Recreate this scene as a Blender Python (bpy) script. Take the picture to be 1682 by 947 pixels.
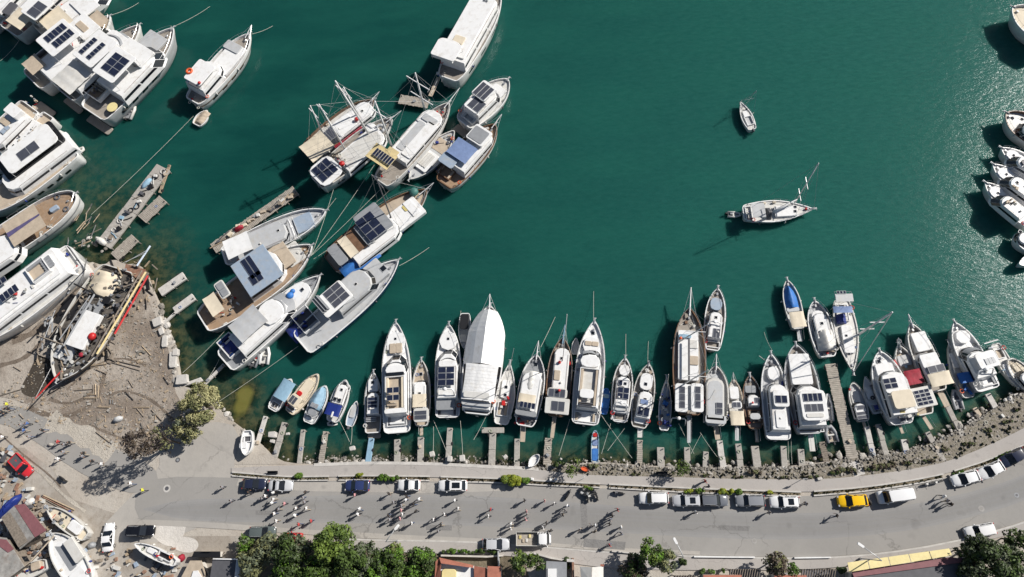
import bpy, math, random
import numpy as np
from mathutils import Vector, Matrix
random.seed(7)
D = bpy.data
for o in list(D.objects): D.objects.remove(o)
SC = bpy.context.scene
COL = SC.collection
# ------------------------------------------------------------ camera
PW, PH, FPX = 1682.0, 947.0, 1121.0
CAMZ = 115.0
NAD = (930.0, 868.0)                      # where straight-down falls in the picture
d_ = Vector((NAD[0]-PW/2, -(NAD[1]-PH/2), -FPX)).normalized()
Zw = -d_
Xw = (Vector((1,0,0)) - Vector((1,0,0)).dot(Zw)*Zw).normalized()
Yw = Zw.cross(Xw)
RW = Matrix((Xw, Yw, Zw))                 # camera -> world
cam_d = D.cameras.new('camera'); cam = D.objects.new('camera', cam_d); COL.objects.link(cam)
cam.matrix_world = Matrix.Translation((0,0,CAMZ)) @ RW.to_4x4()
cam_d.sensor_fit = 'HORIZONTAL'; cam_d.sensor_width = 36.0; cam_d.lens = 36.0*FPX/PW
cam_d.clip_start = 1; cam_d.clip_end = 3000
SC.camera = cam
def P(px, py, z=0.0):
    """pixel of the photograph -> world point at height z"""
    r = RW @ Vector((px-PW/2, -(py-PH/2), -FPX))
    t = (z-CAMZ)/r.z
    return Vector((r.x*t, r.y*t, z))
def proj(p):
    c = RW.transposed() @ (Vector(p)-Vector((0,0,CAMZ)))
    return (PW/2 + FPX*c.x/-c.z, PH/2 - FPX*c.y/-c.z)
# ------------------------------------------------------------ light
w = D.worlds.new('World'); SC.world = w; w.use_nodes = True
nt = w.node_tree; nt.nodes.clear()
SUN_EL = math.radians(37)
to = Vector((0.89, 0.455, 0)).normalized()          # towards the sun, in plan
sky = nt.nodes.new('ShaderNodeTexSky'); sky.sky_type = 'NISHITA'; sky.sun_disc = False
sky.sun_elevation = SUN_EL; sky.sun_rotation = math.atan2(to.x, to.y)
bg = nt.nodes.new('ShaderNodeBackground'); bg.inputs[1].default_value = 0.05
wo = nt.nodes.new('ShaderNodeOutputWorld')
nt.links.new(sky.outputs[0], bg.inputs[0]); nt.links.new(bg.outputs[0], wo.inputs[0])
sd = D.lights.new('sun', 'SUN'); sd.energy = 5.0; sd.angle = math.radians(0.5); sd.color = (1.0, 0.955, 0.89)
so = D.objects.new('sun', sd); COL.objects.link(so)
sdir = Vector((to.x*math.cos(SUN_EL), to.y*math.cos(SUN_EL), math.sin(SUN_EL)))
so.rotation_euler = sdir.to_track_quat('Z', 'Y').to_euler(); so.location = (80, 60, 120)
SC.render.engine = 'CYCLES'
SC.view_settings.view_transform = 'Standard'; SC.view_settings.look = 'None'
SC.view_settings.exposure = 0.27; SC.view_settings.gamma = 1
SC.cycles.max_bounces = 5; SC.cycles.diffuse_bounces = 2; SC.cycles.glossy_bounces = 2
SC.cycles.transmission_bounces = 2; SC.cycles.caustics_reflective = False; SC.cycles.caustics_refractive = False
SC.render.resolution_x = 1024; SC.render.resolution_y = 577
# ------------------------------------------------------------ materials
MAT = {}
def mat(name, col, rough=0.5, metal=0.0, var=0.12, vscale=1.2, spec=0.5, bump=0.0, bscale=8.0, col2=None, planks=None, stain=None, coord='Object'):
    m = D.materials.new(name); m.use_nodes = True; n = m.node_tree; b = n.nodes['Principled BSDF']
    b.inputs['Roughness'].default_value = rough; b.inputs['Metallic'].default_value = metal
    b.inputs['Specular IOR Level'].default_value = spec
    tc = n.nodes.new('ShaderNodeTexCoord')
    nz = n.nodes.new('ShaderNodeTexNoise'); nz.inputs['Scale'].default_value = vscale; nz.inputs['Detail'].default_value = 6; nz.inputs['Roughness'].default_value = 0.65
    n.links.new(tc.outputs[coord], nz.inputs['Vector'])
    ramp = n.nodes.new('ShaderNodeValToRGB'); n.links.new(nz.outputs['Fac'], ramp.inputs[0])
    c = Vector(col); c2 = Vector(col2) if col2 else c*(1-var*2)
    ramp.color_ramp.elements[0].position = 0.32; ramp.color_ramp.elements[1].position = 0.62
    ramp.color_ramp.elements[0].color = (*c2, 1); ramp.color_ramp.elements[1].color = (*c, 1)
    out = ramp.outputs[0]
    if planks:
        wv = n.nodes.new('ShaderNodeTexWave'); wv.wave_type = 'BANDS'; wv.bands_direction = planks[0]; wv.inputs['Scale'].default_value = planks[1]
        wv.inputs['Distortion'].default_value = 0.3
        n.links.new(tc.outputs[coord], wv.inputs['Vector'])
        mp = n.nodes.new('ShaderNodeMapRange'); mp.inputs[1].default_value = 0.0; mp.inputs[2].default_value = 0.25; mp.inputs[3].default_value = planks[2]; mp.inputs[4].default_value = 1.0
        n.links.new(wv.outputs['Fac'], mp.inputs[0])
        mx = n.nodes.new('ShaderNodeMix'); mx.data_type = 'RGBA'; mx.blend_type = 'MULTIPLY'; mx.inputs[0].default_value = 1
        n.links.new(out, mx.inputs[6]); n.links.new(mp.outputs[0], mx.inputs[7]); out = mx.outputs[2]
    if stain:
        n2 = n.nodes.new('ShaderNodeTexNoise'); n2.inputs['Scale'].default_value = stain[0]; n2.inputs['Detail'].default_value = 8; n2.inputs['Roughness'].default_value = 0.7
        n.links.new(tc.outputs[coord], n2.inputs['Vector'])
        mp = n.nodes.new('ShaderNodeMapRange'); mp.inputs[1].default_value = stain[1]; mp.inputs[2].default_value = stain[2]; mp.inputs[3].default_value = 0; mp.inputs[4].default_value = stain[4]
        n.links.new(n2.outputs['Fac'], mp.inputs[0])
        mx = n.nodes.new('ShaderNodeMix'); mx.data_type = 'RGBA'; n.links.new(mp.outputs[0], mx.inputs[0]); n.links.new(out, mx.inputs[6]); mx.inputs[7].default_value = (*stain[3], 1); out = mx.outputs[2]
    n.links.new(out, b.inputs['Base Color'])
    if bump:
        n3 = n.nodes.new('ShaderNodeTexNoise'); n3.inputs['Scale'].default_value = bscale; n3.inputs['Detail'].default_value = 5
        n.links.new(tc.outputs[coord], n3.inputs['Vector'])
        bp = n.nodes.new('ShaderNodeBump'); bp.inputs['Strength'].default_value = bump; bp.inputs['Distance'].default_value = 0.1
        n.links.new(n3.outputs['Fac'], bp.inputs['Height']); n.links.new(bp.outputs[0], b.inputs['Normal'])
    MAT[name] = m
    return m
dirt = (0.9, 0.5, 0.75, (0.43,0.38,0.31), 0.5)
mat('white', (0.76,0.76,0.755), 0.3, var=0.03, stain=dirt)
mat('hull_white', (0.72,0.72,0.71), 0.25, var=0.04, stain=dirt)
mat('tentwhite', (0.74,0.74,0.735), 0.5, var=0.05, bump=0.9, bscale=1.1, stain=(0.5,0.55,0.75,(0.55,0.48,0.36),0.5), planks=('X',0.55,0.86))
mat('offwhite', (0.60,0.59,0.56), 0.45, var=0.06, stain=dirt)
mat('cream', (0.66,0.58,0.45), 0.7, var=0.06, vscale=0.8, bump=0.25, bscale=2)
mat('tan', (0.47,0.39,0.30), 0.7, var=0.1)
mat('sand_yellow', (0.62,0.50,0.26), 0.75, var=0.08)
mat('paleyellow', (0.74,0.63,0.31), 0.7, var=0.08, bump=0.4, bscale=1.5, stain=(0.6,0.5,0.75,(0.45,0.38,0.2),0.7))
mat('ltgrey', (0.46,0.47,0.48), 0.5, var=0.06, stain=dirt)
mat('grey', (0.27,0.28,0.295), 0.55, var=0.08)
mat('dkgrey', (0.10,0.10,0.11), 0.55, var=0.1)
mat('bluegrey', (0.30,0.37,0.46), 0.5, var=0.06, stain=dirt)
mat('skyblue', (0.25,0.40,0.52), 0.6, var=0.08, bump=0.3, bscale=3)
mat('slateblue', (0.17,0.24,0.42), 0.7, var=0.08, bump=0.3, bscale=2.5)
mat('blue', (0.03,0.16,0.48), 0.6, var=0.12, bump=0.4, bscale=3)
mat('navy', (0.012,0.03,0.20), 0.5, var=0.12, bump=0.3, bscale=3)
mat('navyhull', (0.012,0.03,0.11), 0.2, var=0.1)
mat('purple', (0.10,0.085,0.19), 0.7, var=0.12)
mat('red', (0.50,0.02,0.02), 0.45, var=0.12)
mat('crimson', (0.32,0.01,0.03), 0.7, var=0.2, bump=0.5, bscale=3)
mat('orange', (0.75,0.12,0.03), 0.5, var=0.12)
mat('yellow', (0.78,0.48,0.02), 0.35, var=0.06)
mat('limeyellow', (0.65,0.62,0.05), 0.5)
mat('green', (0.03,0.13,0.09), 0.5, var=0.15)
mat('teak', (0.36,0.245,0.155), 0.6, var=0.12, planks=('Y',3.2,0.7), stain=(0.7,0.45,0.75,(0.36,0.31,0.27),0.5))
mat('greyteak', (0.34,0.305,0.265), 0.7, var=0.12, planks=('Y',3.2,0.75), stain=(0.7,0.45,0.75,(0.2,0.17,0.14),0.5))
mat('wood', (0.20,0.115,0.068), 0.4, var=0.18)
mat('rawwood', (0.42,0.33,0.23), 0.8, var=0.2, vscale=3)
mat('oldwood', (0.25,0.21,0.17), 0.85, var=0.25, vscale=3)
mat('plankdeck', (0.43,0.385,0.33), 0.85, var=0.18, vscale=1.5, planks=('X',2.0,0.6))
mat('solar', (0.018,0.024,0.05), 0.18, var=0.15, spec=0.6)
mat('solargrey', (0.07,0.075,0.095), 0.3, var=0.1)
mat('glass', (0.012,0.015,0.02), 0.06, var=0.1, spec=0.8)
mat('black', (0.012,0.012,0.014), 0.5)
mat('blackpaint', (0.01,0.011,0.015), 0.12, spec=0.7)
mat('metal', (0.62,0.62,0.62), 0.3, 0.7, var=0.05)
mat('galv', (0.50,0.51,0.52), 0.45, 0.3, var=0.1)
mat('rubber', (0.02,0.02,0.02), 0.8)
mat('rope', (0.30,0.34,0.24), 0.9)
mat('ropepale', (0.50,0.50,0.44), 0.9)
mat('greentarp', (0.05,0.17,0.15), 0.6)
mat('brass', (0.6,0.5,0.2), 0.4)
# world-scale ground materials
mat('concrete', (0.40,0.375,0.35), 0.9, var=0.1, vscale=0.35, bump=0.2, bscale=4, stain=(0.6,0.48,0.72,(0.27,0.25,0.23),0.7))
mat('pierconcrete', (0.41,0.385,0.35), 0.9, var=0.14, vscale=1.3, bump=0.3, bscale=5, stain=(1.4,0.48,0.7,(0.22,0.20,0.17),0.7))
mat('paleconcrete', (0.55,0.525,0.49), 0.9, var=0.12, vscale=1.3, bump=0.3, bscale=5)
mat('kerb', (0.52,0.50,0.47), 0.9, var=0.12, vscale=1)
mat('rock', (0.44,0.41,0.37), 0.95, var=0.25, vscale=1.5, bump=0.6, bscale=4)
mat('darkrock', (0.245,0.225,0.195), 0.95, var=0.25, vscale=1.5, bump=0.6, bscale=4)
mat('roofred', (0.40,0.15,0.10), 0.8, var=0.15, planks=('X',3.0,0.6))
mat('roofmaroon', (0.24,0.10,0.11), 0.6, var=0.1, planks=('X',3.0,0.8))
mat('rust', (0.26,0.13,0.085), 0.8, var=0.2, stain=(0.8,0.4,0.7,(0.42,0.33,0.25),0.5))
mat('corrug', (0.40,0.385,0.36), 0.7, var=0.25, vscale=0.7, planks=('Y',2.5,0.7), stain=(0.8,0.5,0.7,(0.2,0.15,0.12),0.8))
mat('wall', (0.55,0.52,0.47), 0.9, var=0.1, bump=0.2)
mat('skin', (0.42,0.24,0.16), 0.6)
mat('hair', (0.03,0.02,0.015), 0.7)
for nme, c in dict(shirt_white=(0.72,0.72,0.72), shirt_black=(0.02,0.02,0.022), shirt_red=(0.45,0.05,0.05), shirt_grey=(0.25,0.25,0.27), shirt_blue=(0.08,0.16,0.38), shirt_pink=(0.6,0.3,0.32), shirt_navy=(0.02,0.03,0.08), trousers_dark=(0.03,0.03,0.04), trousers_denim=(0.07,0.1,0.18), trousers_beige=(0.38,0.32,0.24), shirt_lime=(0.6,0.6,0.05)).items():
    mat(nme, c, 0.85, var=0.08)
for nme, c in dict(silver=(0.50,0.51,0.53), gunmetal=(0.13,0.14,0.16), carblue=(0.03,0.045,0.13), carwhite=(0.78,0.78,0.78), carred=(0.55,0.03,0.04), caryellow=(0.85,0.50,0.01), cargrey=(0.24,0.25,0.27), carnavy=(0.02,0.025,0.05), greygreen=(0.10,0.12,0.12)).items():
    mat('paint_'+nme, c, 0.22, 0.0, var=0.02, spec=0.6)
def leafmat(name, c, c2):
    m = mat(name, c, 0.6, var=0.2, vscale=0.9, col2=c2, spec=0.3); return m
leafmat('leaf_light', (0.14,0.20,0.035), (0.08,0.125,0.02)); leafmat('leaf_mid', (0.075,0.12,0.025), (0.045,0.075,0.016)); leafmat('leaf_dark', (0.04,0.065,0.018), (0.022,0.036,0.011))
leafmat('leaf_olive', (0.19,0.20,0.09), (0.12,0.12,0.05)); leafmat('leaf_olive2', (0.36,0.34,0.17), (0.22,0.21,0.10)); leafmat('leaf_grey', (0.12,0.14,0.085), (0.07,0.085,0.05))
leafmat('leaf_brown', (0.11,0.085,0.06), (0.06,0.045,0.035)); leafmat('leaf_yellow', (0.30,0.32,0.03), (0.18,0.22,0.02)); leafmat('leaf_bright', (0.10,0.20,0.02), (0.06,0.12,0.014)); leafmat('leaf_purple', (0.035,0.027,0.026), (0.02,0.016,0.017))
mat('bark', (0.13,0.10,0.075), 0.9, var=0.2, bump=0.5)
# ------------------------------------------------------------ mesh builder
class MB:
    def __init__(s): s.v=[]; s.f=[]; s.m=[]
    def add(s, vs, fs, mi=0):
        k=len(s.v); s.v += [tuple(x) for x in vs]; s.f += [tuple(i+k for i in f) for f in fs]; s.m += [mi]*len(fs)
    def loft(s, rings, mi=0, close=True, cap0=False, cap1=True):
        n=len(rings[0]); vs=[p for r in rings for p in r]; fs=[]
        for a in range(len(rings)-1):
            for i in range(n if close else n-1):
                j=(i+1)%n; fs.append((a*n+i,a*n+j,(a+1)*n+j,(a+1)*n+i))
        if cap0: fs.append(tuple(range(n-1,-1,-1)))
        if cap1: fs.append(tuple((len(rings)-1)*n+i for i in range(n)))
        s.add(vs,fs,mi)
    def prism(s, poly, z0, z1, mi=0, inset=0.0):
        n=len(poly)
        r=[[(x,y,z0) for x,y in poly]]
        if inset:
            cx=sum(p[0] for p in poly)/n; cy=sum(p[1] for p in poly)/n
            mx=max(abs(p[0]-cx) for p in poly) or 1; my=max(abs(p[1]-cy) for p in poly) or 1
            r.append([(x,y,z1-inset) for x,y in poly])
            r.append([(cx+(x-cx)*(1-inset/mx),cy+(y-cy)*(1-inset/my),z1) for x,y in poly])
        else: r.append([(x,y,z1) for x,y in poly])
        s.loft(r,mi,True,True,True)
    def rbox(s, cx,cy,lx,ly,z0,z1, r=0.15, rot=0.0, mi=0, inset=0.04):
        s.prism([rotp(cx,cy,x,y,rot) for x,y in rrect(lx,ly,r)], z0, z1, mi, inset)
    def box(s,cx,cy,lx,ly,z0,z1,rot=0.0,mi=0):
        p=[rotp(cx,cy,x,y,rot) for x,y in ((-lx/2,-ly/2),(lx/2,-ly/2),(lx/2,ly/2),(-lx/2,ly/2))]
        s.prism(p,z0,z1,mi)
    def tube(s, pts, r, n=6, mi=0, r2=None):
        pts=[Vector(p) for p in pts]; rings=[]
        for i,p in enumerate(pts):
            a=pts[max(i-1,0)]; b=pts[min(i+1,len(pts)-1)]; t=(b-a)
            if t.length<1e-6: t=Vector((0,0,1))
            t.normalize(); u=t.cross(Vector((0,0,1)))
            if u.length<1e-3: u=Vector((1,0,0))
            u.normalize(); w_=t.cross(u)
            rr = r if r2 is None else r+(r2-r)*i/(len(pts)-1)
            rings.append([p+u*rr*math.cos(2*math.pi*k/n)+w_*rr*math.sin(2*math.pi*k/n) for k in range(n)])
        s.loft(rings,mi,True,True,True)
    def ball(s,c,rx,ry=None,rz=None,n=8,mi=0):
        ry=ry or rx; rz=rz or rx; rings=[]
        for a in range(1,5):
            th=math.pi*a/5
            rings.append([(c[0]+rx*math.sin(th)*math.cos(2*math.pi*k/n),c[1]+ry*math.sin(th)*math.sin(2*math.pi*k/n),c[2]-rz*math.cos(th)) for k in range(n)])
        s.loft(rings,mi,True,True,True)
    def torus(s,c,R,r,rot=None,n=14,mi=0):
        pts=[(c[0]+R*math.cos(2*math.pi*k/n),c[1]+R*math.sin(2*math.pi*k/n),c[2]) for k in range(n+1)]
        s.tube(pts,r,6,mi)
    def build(s,name,mats,parent=None,smooth=False):
        if isinstance(mats,str): mats=[mats]
        me=D.meshes.new(name); me.from_pydata(s.v,[],s.f)
        for m in mats: me.materials.append(MAT[m] if isinstance(m,str) else m)
        if len(mats)>1: me.polygons.foreach_set('material_index', s.m)
        if smooth: me.polygons.foreach_set('use_smooth',[True]*len(s.f))
        me.update()
        o=D.objects.new(name,me); COL.objects.link(o)
        if parent: o.parent=parent
        return o
def rotp(cx,cy,x,y,a):
    c,s=math.cos(a),math.sin(a); return (cx+x*c-y*s, cy+x*s+y*c)
def rrect(lx,ly,r):
    r=min(r,lx*0.49,ly*0.49); o=[]
    for (sx,sy,a0) in ((1,1,0),(-1,1,90),(-1,-1,180),(1,-1,270)):
        for k in range(3):
            a=math.radians(a0+45*k); o.append((sx*(lx/2-r)+r*math.cos(a), sy*(ly/2-r)+r*math.sin(a)))
    return o
def empty(name, loc, rz=0.0):
    o=D.objects.new(name,None); COL.objects.link(o); o.location=loc; o.rotation_euler=(0,0,rz); o.empty_display_size=0.5
    return o
def tag(o,label,cat,group=None,kind=None):
    if label: o['label']=label
    if cat: o['category']=cat
    if group: o['group']=group
    if kind: o['kind']=kind
    return o
def copy_tree(o,parent=None):
    c=o.copy(); COL.objects.link(c); c.parent=parent
    for ch in [x for x in o.children]: copy_tree(ch,c)
    return c
ZL = 1.0   # land level above the water
CROP={'0':(0,0,1),'A':(0,0,4.117),'B':(0,220,4.117),'C':(270,20,4.117),'D':(470,100,4.304),'E':(620,0,4.736),'F':(600,130,4.735),'G':(260,300,4.117),'H':(440,290,4.117),'I':(250,440,4.117),
'J':(0,400,4.117),'K':(0,590,4.117),'L':(0,740,4.573),'M':(590,470,3.054),'N':(820,470,3.054),'O':(1080,450,2.871),'p':(1270,440,2.871),'Q':(1420,490,3.267),'R':(1150,130,3.508),'S':(1580,0,7.89),
'T':(1590,160,3.38),'U':(340,580,4.736),'V':(340,740,4.575),'W':(600,740,4.575),'X':(840,740,4.575),'Y':(1060,740,4.575),'Z':(1320,720,4.171),'AA':(0,0,9.47),'AB':(200,590,6.315),
'BA':(0,150,4.987),'BB':(0,300,7.894),'BC':(0,420,6.315),'BD':(360,850,4.672),'BE':(700,850,4.005),'BF':(1100,880,5.256),'BG':(180,840,7.645),'BH':(60,0,7.893)}
def cp(c,x,y):
    a=CROP[c]; return (a[0]+x/a[2], a[1]+y/a[2])
def cs(c): return CROP[c][2]
# ============================================================ SETTING
def poly_world(pts, z): return [tuple(P(x,y,z)) for x,y in pts]
def smooth_poly(pts, it=1):
    for _ in range(it):
        q=[pts[0]]
        for a,b in zip(pts[:-1],pts[1:]):
            q.append((a[0]*.75+b[0]*.25,a[1]*.75+b[1]*.25)); q.append((a[0]*.25+b[0]*.75,a[1]*.25+b[1]*.75))
        q.append(pts[-1]); pts=q
    return pts
from mathutils.geometry import tessellate_polygon
def sheet(name, pts, z, m, side=None):
    """flat polygon from photograph pixels at height z; side: depth of the vertical edge below it"""
    w3=[Vector(p) for p in poly_world(pts,z)]
    tris=tessellate_polygon([w3]); me=MB()
    me.add(w3,[tuple(t) for t in tris])
    if side:
        n=len(w3); lo=[Vector((p.x,p.y,z-side)) for p in w3]
        me.add(w3+lo,[(i,i+n,(i+1)%n+n,(i+1)%n) for i in range(n)])
    o=me.build(name,m)
    # faces up
    for p in o.data.polygons:
        if p.normal.z<-0.5: p.flip()
    tag(o,None,None,kind='structure')
    return o
# shoreline (land on the lower side), photograph pixels
SHORE=[(-420,690),(-200,620),(-60,560),(20,512),(70,478),(104,452),(128,446),(146,428),(170,436),(186,424),(206,434),(226,432),(240,448),(246,470),(256,486),(264,520),(284,560),(291,600),(296,632),(322,640),(348,656),(368,682),(392,700),(420,722),(446,748),(470,760),
 (530,762),(600,759),(700,760),(800,765),(870,768),(905,764),(940,762),(985,758),(1040,763),(1100,766),(1180,768),(1250,768),(1310,764),(1370,756),(1420,751),(1480,746),(1530,731),(1570,711),(1620,682),(1682,648),(1760,590),(1900,500),(2200,300)]
land_poly=smooth_poly(SHORE,1)+[(2600,300),(2600,1700),(-900,1700),(-900,640)]
# ground material: dusty earth
def ground_mat(name, c1, c2, c3, s1=0.12, s2=1.5, rough=0.95, bump=0.5, lo=0.35, hi=0.65, m3=(0.55,0.7,0.8)):
    m=D.materials.new(name); m.use_nodes=True; n=m.node_tree; b=n.nodes['Principled BSDF']; b.inputs['Roughness'].default_value=rough; b.inputs['Specular IOR Level'].default_value=0.25
    tc=n.nodes.new('ShaderNodeTexCoord')
    def noise(s,d=8,r=0.65):
        x=n.nodes.new('ShaderNodeTexNoise'); x.inputs['Scale'].default_value=s; x.inputs['Detail'].default_value=d; x.inputs['Roughness'].default_value=r; n.links.new(tc.outputs['Object'],x.inputs['Vector']); return x
    a=noise(s1); r=n.nodes.new('ShaderNodeMapRange'); r.inputs[1].default_value=lo; r.inputs[2].default_value=hi; n.links.new(a.outputs['Fac'],r.inputs[0])
    mx=n.nodes.new('ShaderNodeMix'); mx.data_type='RGBA'; n.links.new(r.outputs[0],mx.inputs[0]); mx.inputs[6].default_value=(*c1,1); mx.inputs[7].default_value=(*c2,1)
    q=noise(s2,10,0.75); r2=n.nodes.new('ShaderNodeMapRange'); r2.inputs[1].default_value=m3[0]; r2.inputs[2].default_value=m3[1]; r2.inputs[4].default_value=m3[2]; n.links.new(q.outputs['Fac'],r2.inputs[0])
    mx2=n.nodes.new('ShaderNodeMix'); mx2.data_type='RGBA'; n.links.new(r2.outputs[0],mx2.inputs[0]); n.links.new(mx.outputs[2],mx2.inputs[6]); mx2.inputs[7].default_value=(*c3,1)
    if 'asphalt' in name or 'paving' in name:
        vo=n.nodes.new('ShaderNodeTexVoronoi'); vo.feature='DISTANCE_TO_EDGE'; vo.inputs['Scale'].default_value=0.11 if 'asphalt' in name else 0.3
        dz=noise(0.8,4); va=n.nodes.new('ShaderNodeVectorMath'); va.operation='SCALE'; va.inputs[3].default_value=1.6; n.links.new(dz.outputs['Color'],va.inputs[0]); vb=n.nodes.new('ShaderNodeVectorMath'); n.links.new(tc.outputs['Object'],vb.inputs[0]); n.links.new(va.outputs[0],vb.inputs[1]); n.links.new(vb.outputs[0],vo.inputs['Vector'])
        cm=n.nodes.new('ShaderNodeMapRange'); cm.inputs[1].default_value=0.004; cm.inputs[2].default_value=0.012; cm.inputs[3].default_value=0.35; cm.inputs[4].default_value=0.0; n.links.new(vo.outputs['Distance'],cm.inputs[0])
        ms=noise(0.07,3); m2=n.nodes.new('ShaderNodeMapRange'); m2.inputs[1].default_value=0.48; m2.inputs[2].default_value=0.56; n.links.new(ms.outputs['Fac'],m2.inputs[0]); mm=n.nodes.new('ShaderNodeMath'); mm.operation='MULTIPLY'; n.links.new(cm.outputs[0],mm.inputs[0]); n.links.new(m2.outputs[0],mm.inputs[1])
        mx3=n.nodes.new('ShaderNodeMix'); mx3.data_type='RGBA'; n.links.new(mm.outputs[0],mx3.inputs[0]); n.links.new(mx2.outputs[2],mx3.inputs[6]); mx3.inputs[7].default_value=(0.09,0.085,0.08,1); mx2=mx3
        os=noise(0.35,2,0.5); om=n.nodes.new('ShaderNodeMapRange'); om.inputs[1].default_value=0.66; om.inputs[2].default_value=0.76; om.inputs[4].default_value=0.4; n.links.new(os.outputs['Fac'],om.inputs[0]); mx4=n.nodes.new('ShaderNodeMix'); mx4.data_type='RGBA'; n.links.new(om.outputs[0],mx4.inputs[0]); n.links.new(mx2.outputs[2],mx4.inputs[6]); mx4.inputs[7].default_value=(0.14,0.135,0.13,1); mx2=mx4
    n.links.new(mx2.outputs[2],b.inputs['Base Color'])
    bp=n.nodes.new('ShaderNodeBump'); bp.inputs['Strength'].default_value=bump; bp.inputs['Distance'].default_value=0.25; n.links.new(q.outputs['Fac'],bp.inputs['Height']); n.links.new(bp.outputs[0],b.inputs['Normal'])
    MAT[name]=m; return m
ground_mat('earth',(0.385,0.34,0.29),(0.46,0.425,0.375),(0.22,0.185,0.15))
ground_mat('yard_earth',(0.235,0.195,0.16),(0.40,0.355,0.305),(0.11,0.085,0.065),0.13,1.5,bump=0.8,lo=0.42,hi=0.60,m3=(0.52,0.70,0.75))
ground_mat('yard_dust',(0.31,0.275,0.235),(0.40,0.37,0.33),(0.22,0.185,0.15),0.14,0.9,bump=0.4,lo=0.42,hi=0.58,m3=(0.5,0.68,0.7))
ground_mat('rubble',(0.27,0.235,0.195),(0.36,0.325,0.28),(0.15,0.14,0.09),0.5,3.5,bump=1.0,m3=(0.48,0.6,0.9))
ground_mat('asphalt',(0.275,0.264,0.248),(0.31,0.297,0.28),(0.235,0.227,0.217),0.06,0.5,0.9,0.15,m3=(0.5,0.75,0.5))
ground_mat('asphalt_dark',(0.228,0.223,0.216),(0.258,0.252,0.243),(0.20,0.196,0.19),0.06,0.5,0.9,0.15,m3=(0.5,0.75,0.5))
ground_mat('dusty_asphalt',(0.35,0.33,0.305),(0.41,0.385,0.35),(0.29,0.275,0.255),0.09,0.5,0.92,0.2,m3=(0.5,0.75,0.6))
ground_mat('promenade_paving',(0.36,0.335,0.315),(0.41,0.385,0.36),(0.30,0.275,0.255),0.1,0.8,0.9,0.15,m3=(0.5,0.75,0.6))
ground_mat('garden_soil',(0.14,0.115,0.08),(0.22,0.185,0.135),(0.07,0.075,0.03),0.3,2.0,bump=0.9)
ground_mat('gravel_pale',(0.62,0.59,0.55),(0.52,0.49,0.45),(0.42,0.39,0.35),0.3,2.0,m3=(0.55,0.75,0.7))
sheet('ground',land_poly,ZL,'earth',side=1.6)
Z1,Z2,Z3=ZL+0.02,ZL+0.04,ZL+0.06
sheet('wasteland',smooth_poly([(-80,560),(-60,570),(20,522),(75,488),(140,446),(190,440),(230,450),(240,480),(256,520),(274,562),(282,600),(286,640),(300,665),(300,700),(270,740),(215,745),(160,720),(100,680),(60,668),(10,652),(-80,640)],1),ZL+0.03,'yard_earth')
# old road coming down from the left
sheet('side_road',smooth_poly([(-120,640),(-20,668),(30,665),(60,680),(120,705),(185,735),(255,765),(262,800),(225,812),(180,800),(120,770),(60,725),(0,690),(-120,690)],1),ZL+0.05,'asphalt')
sheet('boatyard_floor',[(-120,790),(-20,735),(40,735),(90,775),(120,820),(210,850),(300,880),(400,880),(400,1100),(-120,1100)],ZL+0.028,'yard_dust')
sheet('concrete_apron',smooth_poly([(170,862),(220,810),(262,770),(262,745),(318,705),(345,690),(395,700),(384,768),(384,800),(300,890),(180,890)],1),ZL+0.04,'dusty_asphalt')
sheet('gravel_patch',smooth_poly([(236,856),(248,842),(275,837),(298,845),(306,862),(302,880),(288,897),(270,896),(255,884),(240,872),(236,856)],1),ZL+0.06,'gravel_pale')
PN=[(380,768),(440,765),(530,763),(600,760),(700,761),(800,766),(870,769),(940,778),(1000,781),(1100,783),(1200,786),(1280,787),(1350,787),(1420,781),(1500,770),(1560,757),(1620,733),(1682,703),(1760,660),(1900,575)]
PS=[(380,776),(440,781),(480,784),(600,782),(700,783),(830,787),(900,791),(1000,796),(1100,801),(1170,804),(1320,809),(1420,801),(1500,789),(1550,779),(1620,757),(1682,731),(1760,692),(1900,610)]
RN=[(380,782),(440,787),(480,790),(600,789),(700,790),(830,794),(900,798),(1000,802),(1100,808),(1170,811),(1320,816),(1420,808),(1500,796),(1550,786),(1620,765),(1682,740),(1760,702),(1900,622)]
RS=[(225,852),(300,858),(400,866),(480,874),(560,882),(620,885),(760,887),(850,893),(940,900),(1000,905),(1100,910),(1200,913),(1300,915),(1400,912),(1500,900),(1600,880),(1682,856),(1760,826),(1900,750)]
sheet('promenade',smooth_poly(PN,1)+smooth_poly(PS,1)[::-1],ZL+0.15,'promenade_paving',side=0.2)
sheet('road',smooth_poly([(228,850),(219,828),(232,800),(262,782),(380,784)]+RN[1:],1)+smooth_poly(RS,1)[::-1],ZL+0.065,'asphalt')
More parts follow.
